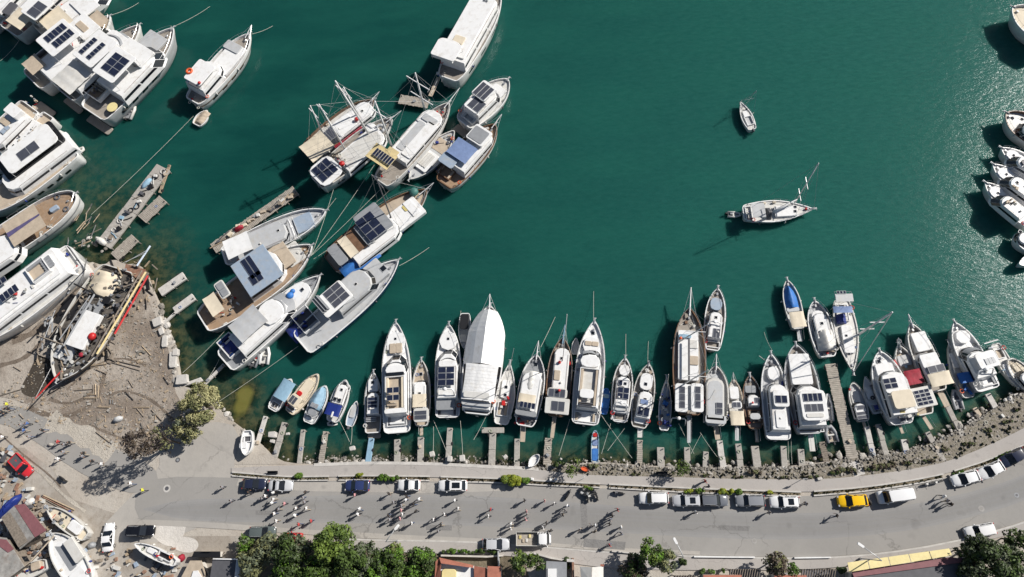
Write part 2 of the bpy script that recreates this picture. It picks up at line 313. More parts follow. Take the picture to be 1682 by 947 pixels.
# worn darker wheel lane and dusty edges of the same road
def lane(name,a,b,z,m): sheet(name,smooth_poly(a,1)+smooth_poly(b,1)[::-1],z,m)
LA=[(238,836),(300,827),(400,824),(620,818),(840,824),(1000,836),(1180,846),(1320,850),(1450,843),(1560,825),(1682,788),(1900,690)]
LB=[(238,838),(300,848),(400,850),(620,853),(840,857),(1000,868),(1180,876),(1320,880),(1460,870),(1560,850),(1682,818),(1900,720)]
for q,(e,mm) in enumerate(((7,'asphalt_a'),(3.5,'asphalt_b'),(0,'asphalt_c'),(-4,'asphalt_dark'))):
    c_=(0.258,0.245,0.232,0.221)[q]; 
    if mm!='asphalt_dark': ground_mat(mm,(c_,c_*.98,c_*.965),(c_*1.12,c_*1.1,c_*1.07),(c_*.88,c_*.86,c_*.845),0.06,0.5,0.9,0.15,m3=(0.5,0.75,0.5))
    lane('road_lane',[(x+(12-e*2 if i==0 else 0),y-(e if i else 0)+math.sin(x*.02+q)*1.2) for i,(x,y) in enumerate(LA)],[(x+(12-e*2 if i==0 else 0),y+(e if i else 0)+math.sin(x*.017+q*2)*1.2) for i,(x,y) in enumerate(LB)],ZL+0.066+0.002*q,mm)
lane('road_edge',[(232,853),(330,856),(480,868),(620,876),(850,887),(1000,899),(1150,905)],[(240,862),(330,866),(480,876),(620,885),(850,893),(1000,905),(1150,911)],ZL+0.076,'dusty_asphalt')
lane('parking_strip',[(392,786),(480,792),(600,791),(700,792),(830,797)],[(388,798),(480,806),(600,808),(700,810),(830,806)],ZL+0.076,'dusty_asphalt')
# repairs, tyre tracks and ruts
ground_mat('patch_asphalt',(0.20,0.195,0.19),(0.22,0.215,0.21),(0.17,0.165,0.16),0.4,2)
ground_mat('rut_earth',(0.15,0.12,0.095),(0.22,0.18,0.145),(0.09,0.07,0.055),0.5,2.5,bump=.9)
ground_mat('shadow_earth',(0.055,0.045,0.035),(0.085,0.07,0.055),(0.03,0.025,0.02),0.3,2,bump=.8)  # earth colour darkened to stand for the old ship's shadow
ground_mat('pale_bank',(0.44,0.40,0.34),(0.50,0.46,0.40),(0.27,0.23,0.19),0.4,2.2,bump=1.0,m3=(0.5,0.75,0.5))
for q in (((700,862),(742,862),(742,871),(700,870)),((952,812),(962,812),(966,866),(956,868)),((1180,862),(1232,864),(1230,872),(1180,870)),((420,838),(452,839),(452,846),(420,845)),((960,884),(1028,890),(1026,903),(958,898))): sheet('road_patch',q,ZL+.078,'patch_asphalt')
for li,w_ in (([(1000,845),(1150,853),(1320,858),(1450,852),(1560,835),(1682,800)],.35),([(1000,852),(1150,860),(1320,865),(1450,859),(1560,842),(1682,807)],.35),([(260,838),(420,836),(640,832),(850,838),(1000,845)],.3)):
    pts=[P(x,y,ZL+.077) for x,y in smooth_poly(li,1)]; b_=MB(); rg_=[]
    for i,p in enumerate(pts):
        a_=pts[max(i-1,0)]; c_=pts[min(i+1,len(pts)-1)]; t_=(c_-a_).normalized(); n_=Vector((-t_.y,t_.x,0))*w_/2; rg_.append([p-n_,p+n_])
    b_.loft(rg_,0,False,False,False); tag(b_.build('tyre_track','asphalt_c'),None,None,kind='structure')
def rut(line,w0,m,z=ZL+.045,nm='wheel_rut'):
    pts=[P(x,y,z) for x,y in smooth_poly(line,2)]; b_=MB(); rg_=[]; k=random.Random(int(line[0][0]))
    for i,p in enumerate(pts):
        a_=pts[max(i-1,0)]; c_=pts[min(i+1,len(pts)-1)]; t_=(c_-a_).normalized(); n_=Vector((-t_.y,t_.x,0))*w0*k.uniform(.3,.7); rg_.append([p+n_,p-n_])
    b_.loft(rg_,0,False,False,False); tag(b_.build(nm,m),None,None,kind='structure')
rut([(48,668),(65,678),(100,684),(130,678),(155,660),(168,632),(172,610)],.9,'rut_earth'); rut([(150,700),(190,715),(225,735)],.5,'rut_earth'); rut([(80,655),(110,664),(140,655),(158,635)],.5,'rut_earth')
rut([(110,640),(150,600),(200,585),(240,600)],.4,'rut_earth'); rut([(175,650),(205,640),(250,655),(285,690)],.45,'rut_earth'); rut([(20,560),(60,545),(90,520),(120,480)],1.2,'rut_earth'); rut([(0,600),(40,590),(70,560)],.8,'rut_earth')
rut([(78,690),(110,700),(150,722),(185,745)],3.2,'pale_bank',ZL+.06,'rubble_bank'); rut([(0,712),(40,748),(80,778),(100,800)],.22,'rut_earth',ZL+.07); rut([(10,745),(50,760),(100,810),(140,840)],.45,'pale_bank',ZL+.07)
sheet('ship_shadow_patch',smooth_poly([cp('K',*q) for q in ((250,-30),(350,0),(375,130),(330,200),(235,262),(150,235),(140,190),(200,80),(250,-30))],1),ZL+.055,'shadow_earth')  # cast shadow of the old ship, painted as a dark ground sheet
# south pavement with kerb
SK=[(560,884),(620,887),(760,889),(850,895),(940,902),(1000,907),(1100,912),(1200,915),(1300,917),(1400,914),(1500,902),(1600,882),(1682,858),(1760,828),(1900,752)]
SB=[(560,900),(640,906),(760,910),(820,911),(900,920),(1000,933),(1100,936),(1200,936),(1300,936),(1400,930),(1500,914),(1600,892),(1682,872),(1760,842),(1900,770)]
sheet('south_pavement',smooth_poly(SK,1)+smooth_poly(SB,1)[::-1],ZL+0.18,'promenade_paving',side=0.2)
sheet('garden',[(390,890),(480,884),(560,901),(640,907),(760,911),(820,912),(860,915),(880,990),(880,1100),(380,1100)],ZL+0.045,'garden_soil')
sheet('verge',[(880,918),(1000,932),(1100,937),(1200,938),(1300,938),(1400,931),(1500,915),(1600,893),(1682,873),(1900,772),(1900,1100),(880,1100)],ZL+0.046,'earth')
sheet('stony_shore',smooth_poly([(880,768),(905,766),(940,764),(985,760),(1040,765),(1100,768),(1180,770),(1250,770),(1310,766),(1370,758),(1420,750),(1480,744),(1530,728),(1570,708),(1620,678),(1682,642),(1760,592)],1)+[(1760,665),(1682,706),(1620,736),(1560,760),(1500,773),(1420,784),(1350,789),(1280,789),(1200,788),(1100,785),(1000,783),(940,780)],ZL+0.03,'rubble')
sheet('earth_bank',smooth_poly([(384,762),(392,735),(398,702),(420,723),(446,749),(470,762)],1),ZL+0.05,'earth')
# kerbs along both sides of the planter strip and along the south pavement
def strip(name,line,w,z0,z1,m,label,cat,group=None,kind='structure'):
    pts=[P(x,y,ZL) for x,y in smooth_poly(line,1)]; mb=MB(); rings=[]
    for i,p in enumerate(pts):
        a=pts[max(i-1,0)]; b=pts[min(i+1,len(pts)-1)]; t=(b-a).normalized(); nn=Vector((-t.y,t.x,0))*w/2
        rings.append([(p.x-nn.x,p.y-nn.y,z0),(p.x-nn.x,p.y-nn.y,z1),(p.x+nn.x,p.y+nn.y,z1),(p.x+nn.x,p.y+nn.y,z0)])
    mb.loft(rings,0,True,True,True); o=mb.build(name,m)
    if kind: tag(o,None,None,kind=kind)
    else: tag(o,label,cat,group)
    return o
def seg(line,x0,x1):
    xs=[p[0] for p in line]; ys=[p[1] for p in line]; out=[(x0,float(np.interp(x0,xs,ys)))]
    out+=[p for p in line if x0<p[0]<x1]; out.append((x1,float(np.interp(x1,xs,ys)))); return out
PLANT=[(382,540),(556,706),(724,840),(845,985),(1000,1315),(1336,1548),(1566,1760)]
for a,b in PLANT:
    strip('planter_kerb',[(x,y-1) for x,y in seg(PS,a,b)],0.22,ZL,ZL+0.32,'kerb',None,None)
    strip('planter_kerb',[(x,y-1) for x,y in seg(RN,a,b)],0.22,ZL,ZL+0.30,'kerb',None,None)
    sheet('planter_soil',[(x,y) for x,y in seg(PS,a,b)]+[(x,y) for x,y in seg(RN,a,b)][::-1],ZL+0.17,'garden_soil')
strip('south_kerb',SK,0.25,ZL,ZL+0.2,'kerb',None,None)
strip('quay_edge',[(x,y) for x,y in seg(PN,516,885)],0.5,ZL-1.4,ZL+0.19,'paleconcrete',None,None)
# the planted sides of the quay: grassy planters
# ---------------------------------------------------- water
def make_water():
    sh=np.array([[*P(x,y,0)][:2] for x,y in smooth_poly(SHORE,1)])
    x0,x1,y0,y1=-230,230,-30,190; step=1.25
    xs=np.arange(x0,x1+step,step); ys=np.arange(y0,y1+step,step); X,Y=np.meshgrid(xs,ys); pts=np.stack([X.ravel(),Y.ravel()],1)
    dmin=np.full(len(pts),1e9)
    for a,b in zip(sh[:-1],sh[1:]):
        ab=b-a; t=np.clip(((pts-a)@ab)/(ab@ab),0,1); q=a+t[:,None]*ab; dmin=np.minimum(dmin,np.hypot(*(pts-q).T))
    nx,ny=len(xs),len(ys)
    me=D.meshes.new('water'); me.vertices.add(nx*ny); co=np.zeros((nx*ny,3)); co[:,:2]=pts; me.vertices.foreach_set('co',co.ravel())
    i=np.arange(nx-1)[None,:]+nx*np.arange(ny-1)[:,None]; q=np.stack([i,i+1,i+nx+1,i+nx],-1).reshape(-1,4)
    me.loops.add(q.size); me.loops.foreach_set('vertex_index',q.ravel()); me.polygons.add(len(q)); me.polygons.foreach_set('loop_start',np.arange(len(q))*4); me.polygons.foreach_set('loop_total',np.full(len(q),4))
    me.update(calc_edges=True)
    # bottom depth: shelves slowly along the yard on the left, steeply along the quay; shallow bar by the willow
    px=np.array([P(395,640,0)[:2]]); 
    slope=np.where(pts[:,0]<-45, 10.0, 4.8)
    extra=np.zeros(len(pts))
    for (qx,qy,r,am) in ((402,648,3.2,1.15),(396,668,3.0,1.1),(170,350,9,0.55),(130,320,10,0.35),(250,420,7,0.5),(262,500,5,0.5),(40,330,13,0.42),(90,310,12,0.38),(120,360,10,0.5),(215,430,7,0.6)):
        c=P(qx,qy,0); d=np.hypot(pts[:,0]-c.x,(pts[:,1]-c.y)); extra=np.maximum(extra,am*np.exp(-(d/r)**2))
    sw=np.maximum(np.exp(-(dmin/slope*1.6)**1.5)*0.8,extra)
    at=me.attributes.new('shallow','FLOAT','POINT'); at.data.foreach_set('value',sw)
    m=D.materials.new('sea_water'); m.use_nodes=True; n=m.node_tree; b=n.nodes['Principled BSDF']; me.materials.append(m)
    b.inputs['Roughness'].default_value=0.16; b.inputs['IOR'].default_value=1.33; b.inputs['Specular IOR Level'].default_value=0.22
    b.subsurface_method='BURLEY'; b.inputs['Subsurface Weight'].default_value=0.85; b.inputs['Subsurface Radius'].default_value=(0.5,1.0,0.95); b.inputs['Subsurface Scale'].default_value=1.5
    geo=n.nodes.new('ShaderNodeNewGeometry')
    def noise(s,d=4,r=0.55,vec=None):
        x=n.nodes.new('ShaderNodeTexNoise'); x.inputs['Scale'].default_value=s; x.inputs['Detail'].default_value=d; x.inputs['Roughness'].default_value=r; n.links.new(vec or geo.outputs['Position'],x.inputs['Vector']); return x
    def mix(f,a,b_):
        x=n.nodes.new('ShaderNodeMix'); x.data_type='RGBA'
        for k,v in ((0,f),(6,a),(7,b_)):
            if hasattr(v,'links'): n.links.new(v,x.inputs[k])
            elif k==0: x.inputs[0].default_value=v
            else: x.inputs[k].default_value=(*v,1)
        return x.outputs[2]
    a=noise(0.02,5); mr=n.nodes.new('ShaderNodeMapRange'); mr.inputs[1].default_value=0.35; mr.inputs[2].default_value=0.7; n.links.new(a.outputs['Fac'],mr.inputs[0])
    deep=mix(mr.outputs[0],WATER1,WATER2)
    # water colour turns paler towards the open side in the east
    sx=n.nodes.new('ShaderNodeSeparateXYZ'); n.links.new(geo.outputs['Position'],sx.inputs[0])
    me_=n.nodes.new('ShaderNodeMapRange'); me_.inputs[1].default_value=-60; me_.inputs[2].default_value=110; me_.interpolation_type='SMOOTHSTEP'; n.links.new(sx.outputs[0],me_.inputs[0])
    deep=mix(me_.outputs[0],deep,WATER3)
    pv=n.nodes.new('ShaderNodeMapping'); pv.inputs['Rotation'].default_value=(0,0,math.radians(-25)); pv.inputs['Scale'].default_value=(0.6,1.8,1); n.links.new(geo.outputs['Position'],pv.inputs[0])
    pn=noise(0.06,7,0.62,pv.outputs[0]); pm=n.nodes.new('ShaderNodeMapRange'); pm.inputs[1].default_value=0.42; pm.inputs[2].default_value=0.66; pm.inputs[4].default_value=0.5; n.links.new(pn.outputs['Fac'],pm.inputs[0]); deep=mix(pm.outputs[0],deep,(0.012,0.088,0.068))
    fn=noise(0.9,5,0.7,pv.outputs[0]); fm=n.nodes.new('ShaderNodeMapRange'); fm.inputs[1].default_value=0.35; fm.inputs[2].default_value=0.7; n.links.new(fn.outputs['Fac'],fm.inputs[0]); fx=n.nodes.new('ShaderNodeMath'); fx.operation='MULTIPLY'; n.links.new(fm.outputs[0],fx.inputs[0]); n.links.new(me_.outputs[0],fx.inputs[1]); fy=n.nodes.new('ShaderNodeMath'); fy.operation='MULTIPLY'; n.links.new(fx.outputs[0],fy.inputs[0]); fy.inputs[1].default_value=0.45; deep=mix(fy.outputs[0],deep,(0.035,0.15,0.12))
    at_=n.nodes.new('ShaderNodeAttribute'); at_.attribute_name='shallow'
    bn=noise(0.55,8,0.7); bot=n.nodes.new('ShaderNodeValToRGB'); bot.color_ramp.elements[0].position=0.42; bot.color_ramp.elements[0].color=(0.012,0.022,0.012,1); bot.color_ramp.elements[1].position=0.6; bot.color_ramp.elements[1].color=(0.085,0.078,0.036,1); n.links.new(bn.outputs['Fac'],bot.inputs[0])
    sm=n.nodes.new('ShaderNodeMapRange'); sm.inputs[1].default_value=0.05; sm.inputs[2].default_value=0.8; sm.inputs[4].default_value=0.95; n.links.new(at_.outputs['Fac'],sm.inputs[0])
    col=mix(sm.outputs[0],deep,bot.outputs[0])
    al=n.nodes.new('ShaderNodeMapRange'); al.inputs[1].default_value=0.80; al.inputs[2].default_value=0.98; al.inputs[4].default_value=0.8; n.links.new(at_.outputs['Fac'],al.inputs[0]); col=mix(al.outputs[0],col,(0.16,0.15,0.04))
    n.links.new(col,b.inputs['Base Color'])
    mpv=n.nodes.new('ShaderNodeMapping'); mpv.inputs['Rotation'].default_value=(0,0,math.radians(35)); mpv.inputs['Scale'].default_value=(1,1.9,1); n.links.new(geo.outputs['Position'],mpv.inputs[0])
    w1=noise(0.55,6,0.6,mpv.outputs[0]); w2=noise(3.0,4,0.6,mpv.outputs[0])
    # wind ruffles the east side more
    ru=n.nodes.new('ShaderNodeMapRange'); ru.inputs[1].default_value=35; ru.inputs[2].default_value=105; ru.inputs[3].default_value=0.10; ru.inputs[4].default_value=0.30; n.links.new(sx.outputs[0],ru.inputs[0])
    ad=n.nodes.new('ShaderNodeMath'); ad.operation='MULTIPLY_ADD'; n.links.new(w2.outputs['Fac'],ad.inputs[0]); ad.inputs[1].default_value=0.35; n.links.new(w1.outputs['Fac'],ad.inputs[2])
    bp=n.nodes.new('ShaderNodeBump'); bp.inputs['Distance'].default_value=0.5; n.links.new(ru.outputs[0],bp.inputs['Strength']); n.links.new(ad.outputs[0],bp.inputs['Height']); n.links.new(bp.outputs[0],b.inputs['Normal'])
    o=D.objects.new('water',me); COL.objects.link(o); tag(o,None,None,kind='structure')
WATER1=(0.0042,0.045,0.039); WATER2=(0.007,0.060,0.051); WATER3=(0.015,0.093,0.078)
make_water()
# far sea / land beyond the frame, so that the place goes on
mb=MB(); mb.add([(-900,-900,-1.6),(900,-900,-1.6),(900,900,-1.6),(-900,900,-1.6)],[(0,1,2,3)]); mb.build('seabed','darkrock')['kind']='structure'
# ============================================================ BOATS
SHAPES={ # widest station, transom fullness, stern round, bow power p, q, bulwark, stem overhang
 'yacht':(0.38,0.86,0.04,2.9,0.85,0.45,0.10),
 'gulet':(0.46,0.72,0.12,2.7,0.80,0.55,0.12),
 'fish': (0.46,0.68,0.10,2.5,0.78,0.35,0.10),
 'sail': (0.42,0.66,0.05,1.8,1.00,0.14,0.12),
 'open': (0.40,0.72,0.06,2.0,0.85,0.25,0.08),
 'double':(0.50,0.10,0.05,2.0,0.75,0.35,0.08),
 'barge':(0.45,0.90,0.06,3.5,0.6,0.5,0.05)}
def half(t,sh,B):
    tm,tw,rd,p,q,_,_o=sh
    if t<tm: f=tw+(1-tw)*math.sin(math.pi/2*max(t,0)/tm)**0.9 if t>0 else tw
    else: f=max(0.0,1-((t-tm)/(1-tm))**p)**q
    if t<rd: f*=0.72+0.28*math.sqrt(max(0,1-(1-t/rd)**2))
    return f*B/2
class Boat:
    def __init__(s,name,label,cat,crop,bow,stern,beam,zd=1.4,hull='hull_white',deck='offwhite',shape='yacht',gun='white',feats=(),group='boats moored in the harbour',bulwark=None,rail=True,port=0,fend=0,stripe=None,z0=0.0,plat=0.0):
        s.c=crop; s.z0=z0; sh=list(SHAPES[shape])
        if bulwark is not None: sh[5]=bulwark
        s.sh=sh; s.bw=sh[5]; s.zd=zd; top=z0+zd+s.bw
        pb=cp(crop,*bow); ps=cp(crop,*stern); b3=P(*pb,top+0.3*zd*0.3); s3=P(*ps,top)
        s3.z=b3.z=0
        s.L=(b3-s3).length; ax=(b3-s3).normalized(); s.th=math.atan2(ax.y,ax.x)
        mx,my=(pb[0]+ps[0])/2,(pb[1]+ps[1])/2; dx,dy=pb[0]-ps[0],pb[1]-ps[1]; l=math.hypot(dx,dy); hw=beam/cs(crop)/2
        e1=P(mx-dy/l*hw,my+dx/l*hw,top); e2=P(mx+dy/l*hw,my-dx/l*hw,top); s.B=abs((e1-e2).dot(Vector((-ax.y,ax.x,0))))
        s.root=empty(name,(s3.x,s3.y,z0),s.th); tag(s.root,label,cat,group)
        s.inv=(Matrix.Translation((s3.x,s3.y,z0))@Matrix.Rotation(s.th,4,'Z')).inverted()
        L,B=s.L,s.B
        st=sorted(set([0,0.012,0.03,0.06]+[0.1+0.85*i/20 for i in range(21)]+[0.97,0.985,0.995,1.0]))
        s.sheer=lambda t:0.10*zd*max(0,(t-0.3)/0.7)**2+0.04*zd*(1-t)
        lv=[(-0.5,0.62,1.0),(0.0,0.80,0.85),(0.45,0.91,0.5),(0.85,0.985,0.15),(1.0,1.0,0.0)]
        X=lambda t,sk: t*L*(1-sh[6]*sk)+L*0.012*sk
        hb=MB(); rings=[]
        for t in st:
            h=half(t,sh,B); r=[]
            for lz,lw,sk in lv:
                z=lz if lz<0 else lz*zd+s.sheer(t)*lz
                r.append((X(t,sk),h*lw,z))
            r.append((t*L,h,zd+s.bw+s.sheer(t))); rings.append(r)
        both=[[(x,y,z) for x,y,z in r[::-1]]+[(x,-y,z) for x,y,z in r] for r in rings]
        hb.loft(both,0,False,True,False)
        s.hull=hb.build('hull',hull,s.root,True)
        # cap rail (gunwale) with inner bulwark face
        cw=min(0.16,B*0.035+0.03); g=MB(); gr=[]
        def off(t,d):
            h=half(t,sh,B); return max(h-d,0.0)
        for t in st:
            z=zd+s.bw+s.sheer(t); h=half(t,sh,B); x=t*L; xi=min(x,L-cw*2.5); xi=max(xi,cw)
            gr.append([(x+ (0.04 if t==1 else (-0.03 if t==0 else 0)),h+0.035,z-0.06),(x,h+0.03,z+0.03),(xi,max(h-cw,0),z+0.03),(xi,max(h-cw,0),zd-0.02)])
        for sgn in (1,-1):
            rr=[[(x,y*sgn,z) for x,y,z in r] for r in gr]
            g.loft(rr if sgn>0 else [r[::-1] for r in rr],0,False,False,False)
        h0=half(0,sh,B); zt=zd+s.bw+s.sheer(0); g.prism([(-0.03,-h0),(cw,-h0),(cw,h0),(-0.03,h0)],zd-0.02,zt+0.028)
        g.build('gunwale',gun,s.root)
        # deck
        dk=MB(); rows=[]
        for t in st:
            x=min(max(t*L,cw*0.9),L-cw*2); h=max(half(t,sh,B)-cw*0.8,0.0); z=zd+s.sheer(t)*0.9; rows.append([(x,-h,z),(x,0,z+0.04*B*0.15),(x,h,z)])
        dk.loft(rows,0,False,False,False); dk.build('deck',deck,s.root)
        if stripe:
            for sgn in (1,-1):
                m_=MB(); rr=[]
                for t in st[:-1]:
                    h=half(t,sh,B); r=[]
                    for lz in (0.72,0.86):
                        lw=0.955+0.03*(lz-0.65)/0.2; sk=0.15+0.35*(0.85-lz)/0.4
                        r.append((X(t,max(sk,0)),(h*lw+0.02)*sgn,lz*zd+s.sheer(t)*lz))
                    rr.append(r)
                m_.loft(rr,0,False,False,False); m_.build('stripe',stripe,s.root)
        if port:
            for sgn in (1,-1):
                for k in range(port):
                    t0=0.15+0.62*k/port; m_=MB(); q=[]
                    for t in (t0,t0+0.03*min(3,6/port+1)):
                        h=half(t,sh,B)
                        for lz in (0.55,0.78):
                            lw=0.91+0.075*(lz-0.45)/0.4; q.append((X(t,0.5-0.35*(lz-0.45)/0.4),(h*lw+0.03)*sgn,lz*zd+s.sheer(t)*lz))
                    m_.add(q,[(0,1,3,2)]); m_.build('porthole','glass',s.root)
        if rail: s.f_rail(0.45,1.0,0.75 if L>9 else 0.5)
        if plat:
            m_=MB(); m_.rbox(-plat/2+0.05,0,plat+0.1,B*0.78*sh[1]/0.86,0.25,0.42,0.3); m_.build('swim_platform',deck if deck in('teak','greyteak') else 'greyteak',s.root)
        # little things found on every deck: bitts, anchor, fairleads
        zb=zd+s.bw; m_=MB(); m_.tube([(-0.14,0,.12),(0.14,0,.12)],0.03,4); m_.box(0,0,0.1,0.06,-0.02,0.1); c0=m_.build('cleat','metal',s.root); first=True
        for t in (0.08,0.86):
            for sgn in (1,-1):
                c=c0 if first else c0.copy(); c.location=(t*L,(half(t,sh,B)-cw*0.5)*sgn,zb+s.sheer(t))
                if not first: COL.objects.link(c); c.parent=s.root
                first=False
        if L>8:
            m_=MB(); z=zb+s.sheer(1); m_.box(L+0.05,0,0.9,0.28,z-0.02,z+0.10); m_.build('bow_roller','galv',s.root)
            m_=MB(); m_.tube([(L-0.7,0,z+0.18),(L+0.45,0,z+0.12)],0.05,5); m_.tube([(L+0.5,-0.3,z-0.1),(L+0.42,0,z+0.12),(L+0.5,0.3,z-0.1)],0.05,5); m_.build('anchor','galv',s.root)
            m_=MB(); zd1=zd+s.sheer(0.9); m_.rbox(L*0.905,0,0.5,0.35,zd1,zd1+0.35,0.1); m_.build('windlass','metal',s.root)
        if fend:
            for sgn in (1,-1):
                for k in range(fend):
                    t=0.2+0.5*(k+0.5)/fend+0.02*random.uniform(-1,1); m_=MB(); y=(half(t,sh,B)+0.16)*sgn; m_.ball((t*L,y,zb-0.55),0.16,0.16,0.38,7); m_.tube([(t*L,y,zb-0.25),(t*L,(half(t,sh,B))*sgn,zb)],0.015,3); m_.build('fender',random.choice(['navy','hull_white','dkgrey']),s.root,True)
        for f in feats: s.feat(f)
        g=random.Random(int(L*1000))
        if L>7.5:
            for i in range(2 if L<14 else 4):        # loose gear along the side decks
                t=g.uniform(.1,.8); sg=g.choice((1,-1)); x=t*L; y=sg*max(half(t,sh,B)-cw-.3,.2); m_=MB()
                if g.random()<.5: m_.torus((x,y,zd+s.sheer(t)+.08),g.uniform(.16,.26),.055); m_.build('rope_coil',g.choice(['ropepale','rope','slateblue']),s.root)
                else: m_.rbox(x,y,g.uniform(.3,.8),g.uniform(.2,.4),zd+s.sheer(t),zd+s.sheer(t)+g.uniform(.2,.45),.06); m_.build('deck_box',g.choice(['offwhite','tan','grey','navy','cream']),s.root)
            if not fend:
                for sg in (1,-1):
                    for k in range(2):
                        t=.22+.38*k+g.uniform(-.05,.05); m_=MB(); y=(half(t,sh,B)+.16)*sg; zt=zd+s.bw; m_.ball((t*L,y,zt-.55),.16,.16,.38,7); m_.tube([(t*L,y,zt-.25),(t*L,half(t,sh,B)*sg,zt)],.015,3); m_.build('fender',g.choice(['navy','offwhite','dkgrey','offwhite']),s.root,True)
            m_=MB(); m_.torus((L*.12,g.choice((1,-1))*half(.12,sh,B)*.92,zd+s.bw+.35),.3,.07); m_.build('lifebuoy',g.choice(['orange','offwhite','red']),s.root,True)
            m_=MB(); m_.tube([(-.02,.35,zd+s.bw),(-.1,.35,.2)],.03,4); m_.tube([(-.02,-.05,zd+s.bw),(-.1,-.05,.2)],.03,4)
            for k in range(4): m_.tube([(-.06,.35,.4+.3*k),(-.06,-.05,.4+.3*k)],.025,4)
            m_.build('boarding_ladder','metal',s.root)
    # --- picture point (crop units) at local height z -> local xy
    def loc(s,x,y,z):
        p=P(*cp(s.c,x,y),s.z0+z); q=s.inv@p; return q.x,q.y
    def wid(s,x,y,w,z):
        px,py=cp(s.c,x,y); hw=w/cs(s.c)/2
        # width across the boat axis
        a=P(px,py,s.z0+z); ax=Vector((-math.sin(s.th),math.cos(s.th),0)); u=Vector(proj(a+ax))-Vector(proj(a)); return 2*hw/u.length
    def span(s,x1,y1,x2,y2,w,z):
        """picture centre line p1-p2 at height z -> local centre, length, width"""
        a=s.loc(x1,y1,z); b=s.loc(x2,y2,z); return ((a[0]+b[0])/2,(a[1]+b[1])/2,max(abs(a[0]-b[0]),0.15),s.wid((x1+x2)/2,(y1+y2)/2,w,z))
    def feat(s,f):
        k=f[0]; getattr(s,'f_'+k)(*f[1:-1],**f[-1]) if isinstance(f[-1],dict) else getattr(s,'f_'+k)(*f[1:])
    def f_slab(s,x1,y1,x2,y2,w,z0,z1,m='white',name='coachroof',r=0.25,inset=0.05):
        z0+=s.zd; z1+=s.zd; cx,cy,lx,ly=s.span(x1,y1,x2,y2,w,z1); b=MB(); b.rbox(cx,cy,lx,ly,z0,z1,r,0,0,min(inset,(z1-z0)*0.4)); return b.build(name,m,s.root)
    def f_cabin(s,x1,y1,x2,y2,w,z0,z1,m='white',name='cabin',rake=0.5,win=True,side=0.10,back=0.15,nose=0.35,frontwin=True,roof=None):
        z0+=s.zd; z1+=s.zd; cx,cy,lx,ly=s.span(x1,y1,x2,y2,w,z1); h=z1-z0; bh=0.08*h+0.04
        fr=rake*h; bk=back*h; sd=side*h
        nw=nose*ly
        def ring(k,z):  # k 0 bottom .. 1 top
            xa=cx-lx/2-bk*(1-k); xb=cx+lx/2+fr*(1-k); yy=ly/2+sd*(1-k); c=min(nw,lx*0.3)
            return [(xa,-yy,z),(xb-c,-yy,z),(xb-c*0.35,-yy*0.78,z),(xb,-yy*0.35,z),(xb,yy*0.35,z),(xb-c*0.35,yy*0.78,z),(xb-c,yy,z),(xa,yy,z)]
        b=MB(); top=ring(1,z1-bh); t2=[(cx+(x-cx)*(1-0.16/max(lx,1)*1.2),cy*0+y*(1-0.16/max(ly,1)),z1) for x,y,z in top]
        top=[(x,y+cy,z) for x,y,z in top]; t2=[(x,y+cy,z) for x,y,z in t2]; bot=[(x,y+cy,z) for x,y,z in ring(0,z0)]
        b.loft([bot,top,t2],0,True,False,True); o=b.build(name,m,s.root)
        if lx>2.2 and ly>1.2 and not roof:
            for sg in (1,-1):
                q=MB(); yy=cy+sg*(ly/2-.22); q.tube([(cx-lx*.4,yy,z1+.1),(cx+lx*.36,yy,z1+.1)],.025,4)
                for u in (-.4,-.15,.1,.36): q.tube([(cx+lx*u,yy,z1-.02),(cx+lx*u,yy,z1+.1)],.02,3)
                q.build('grab_rail','metal' if int(lx*10)%2 else 'wood',o)
            k=random.Random(int(lx*999)); hx=cx+lx*k.uniform(.1,.32); q=MB(); q.rbox(hx,cy,.55,.55,z1-.02,z1+.07,.08,0,0,.02); q.rbox(hx,cy,.42,.42,z1+.07,z1+.08,.06,0,1,.003); q.build('roof_hatch',['offwhite','glass'],o)
            q=MB(); q.ball((cx-lx*k.uniform(.2,.35),cy+ly*k.uniform(-.25,.25),z1+.14),.2,.2,.16,8); q.build('satellite_dome','offwhite',o,True)
        if roof:
            q=MB(); q.prism([(cx+(x-cx)*0.9,cy+(y-cy)*0.86) for x,y,z in t2],z1+0.004,z1+0.05); q.build('roof_panel',roof,o)
        if win and h>0.6:
            la0,lb0=(0.42,0.84) if h<1.7 else (0.46,0.76)
            n=8
            for i in range(n-1):
                isf=1<=i<=5; la,lb=(0.18,0.9) if (isf and rake>=0.5) else (la0,lb0); A=[(x,y+cy,z0+la*(z1-z0)) for x,y,z in ring(la,0)]; Bq=[(x,y+cy,z0+lb*(z1-z0-bh)) for x,y,z in ring(lb,0)]
                if isf and not frontwin: continue
                a0,a1,b0,b1=Vector(A[i]),Vector(A[i+1]),Vector(Bq[i]),Vector(Bq[i+1])
                nrm=(a1-a0).cross(b0-a0); 
                if nrm.length<1e-6: continue
                nrm.normalize(); nrm*=0.02; L_=(a1-a0).length
                cnt=max(1,int(L_/(2.2 if s.L<16 else 4.5))) if not isf else 1
                for j in range(cnt):
                    u0=(j+0.03)/cnt; u1=(j+0.97)/cnt
                    q=MB(); q.add([a0.lerp(a1,u0)+nrm,a0.lerp(a1,u1)+nrm,b0.lerp(b1,u1)+nrm,b0.lerp(b1,u0)+nrm],[(0,1,2,3)]); q.build('windscreen' if isf else 'window','glass',o)
        return o
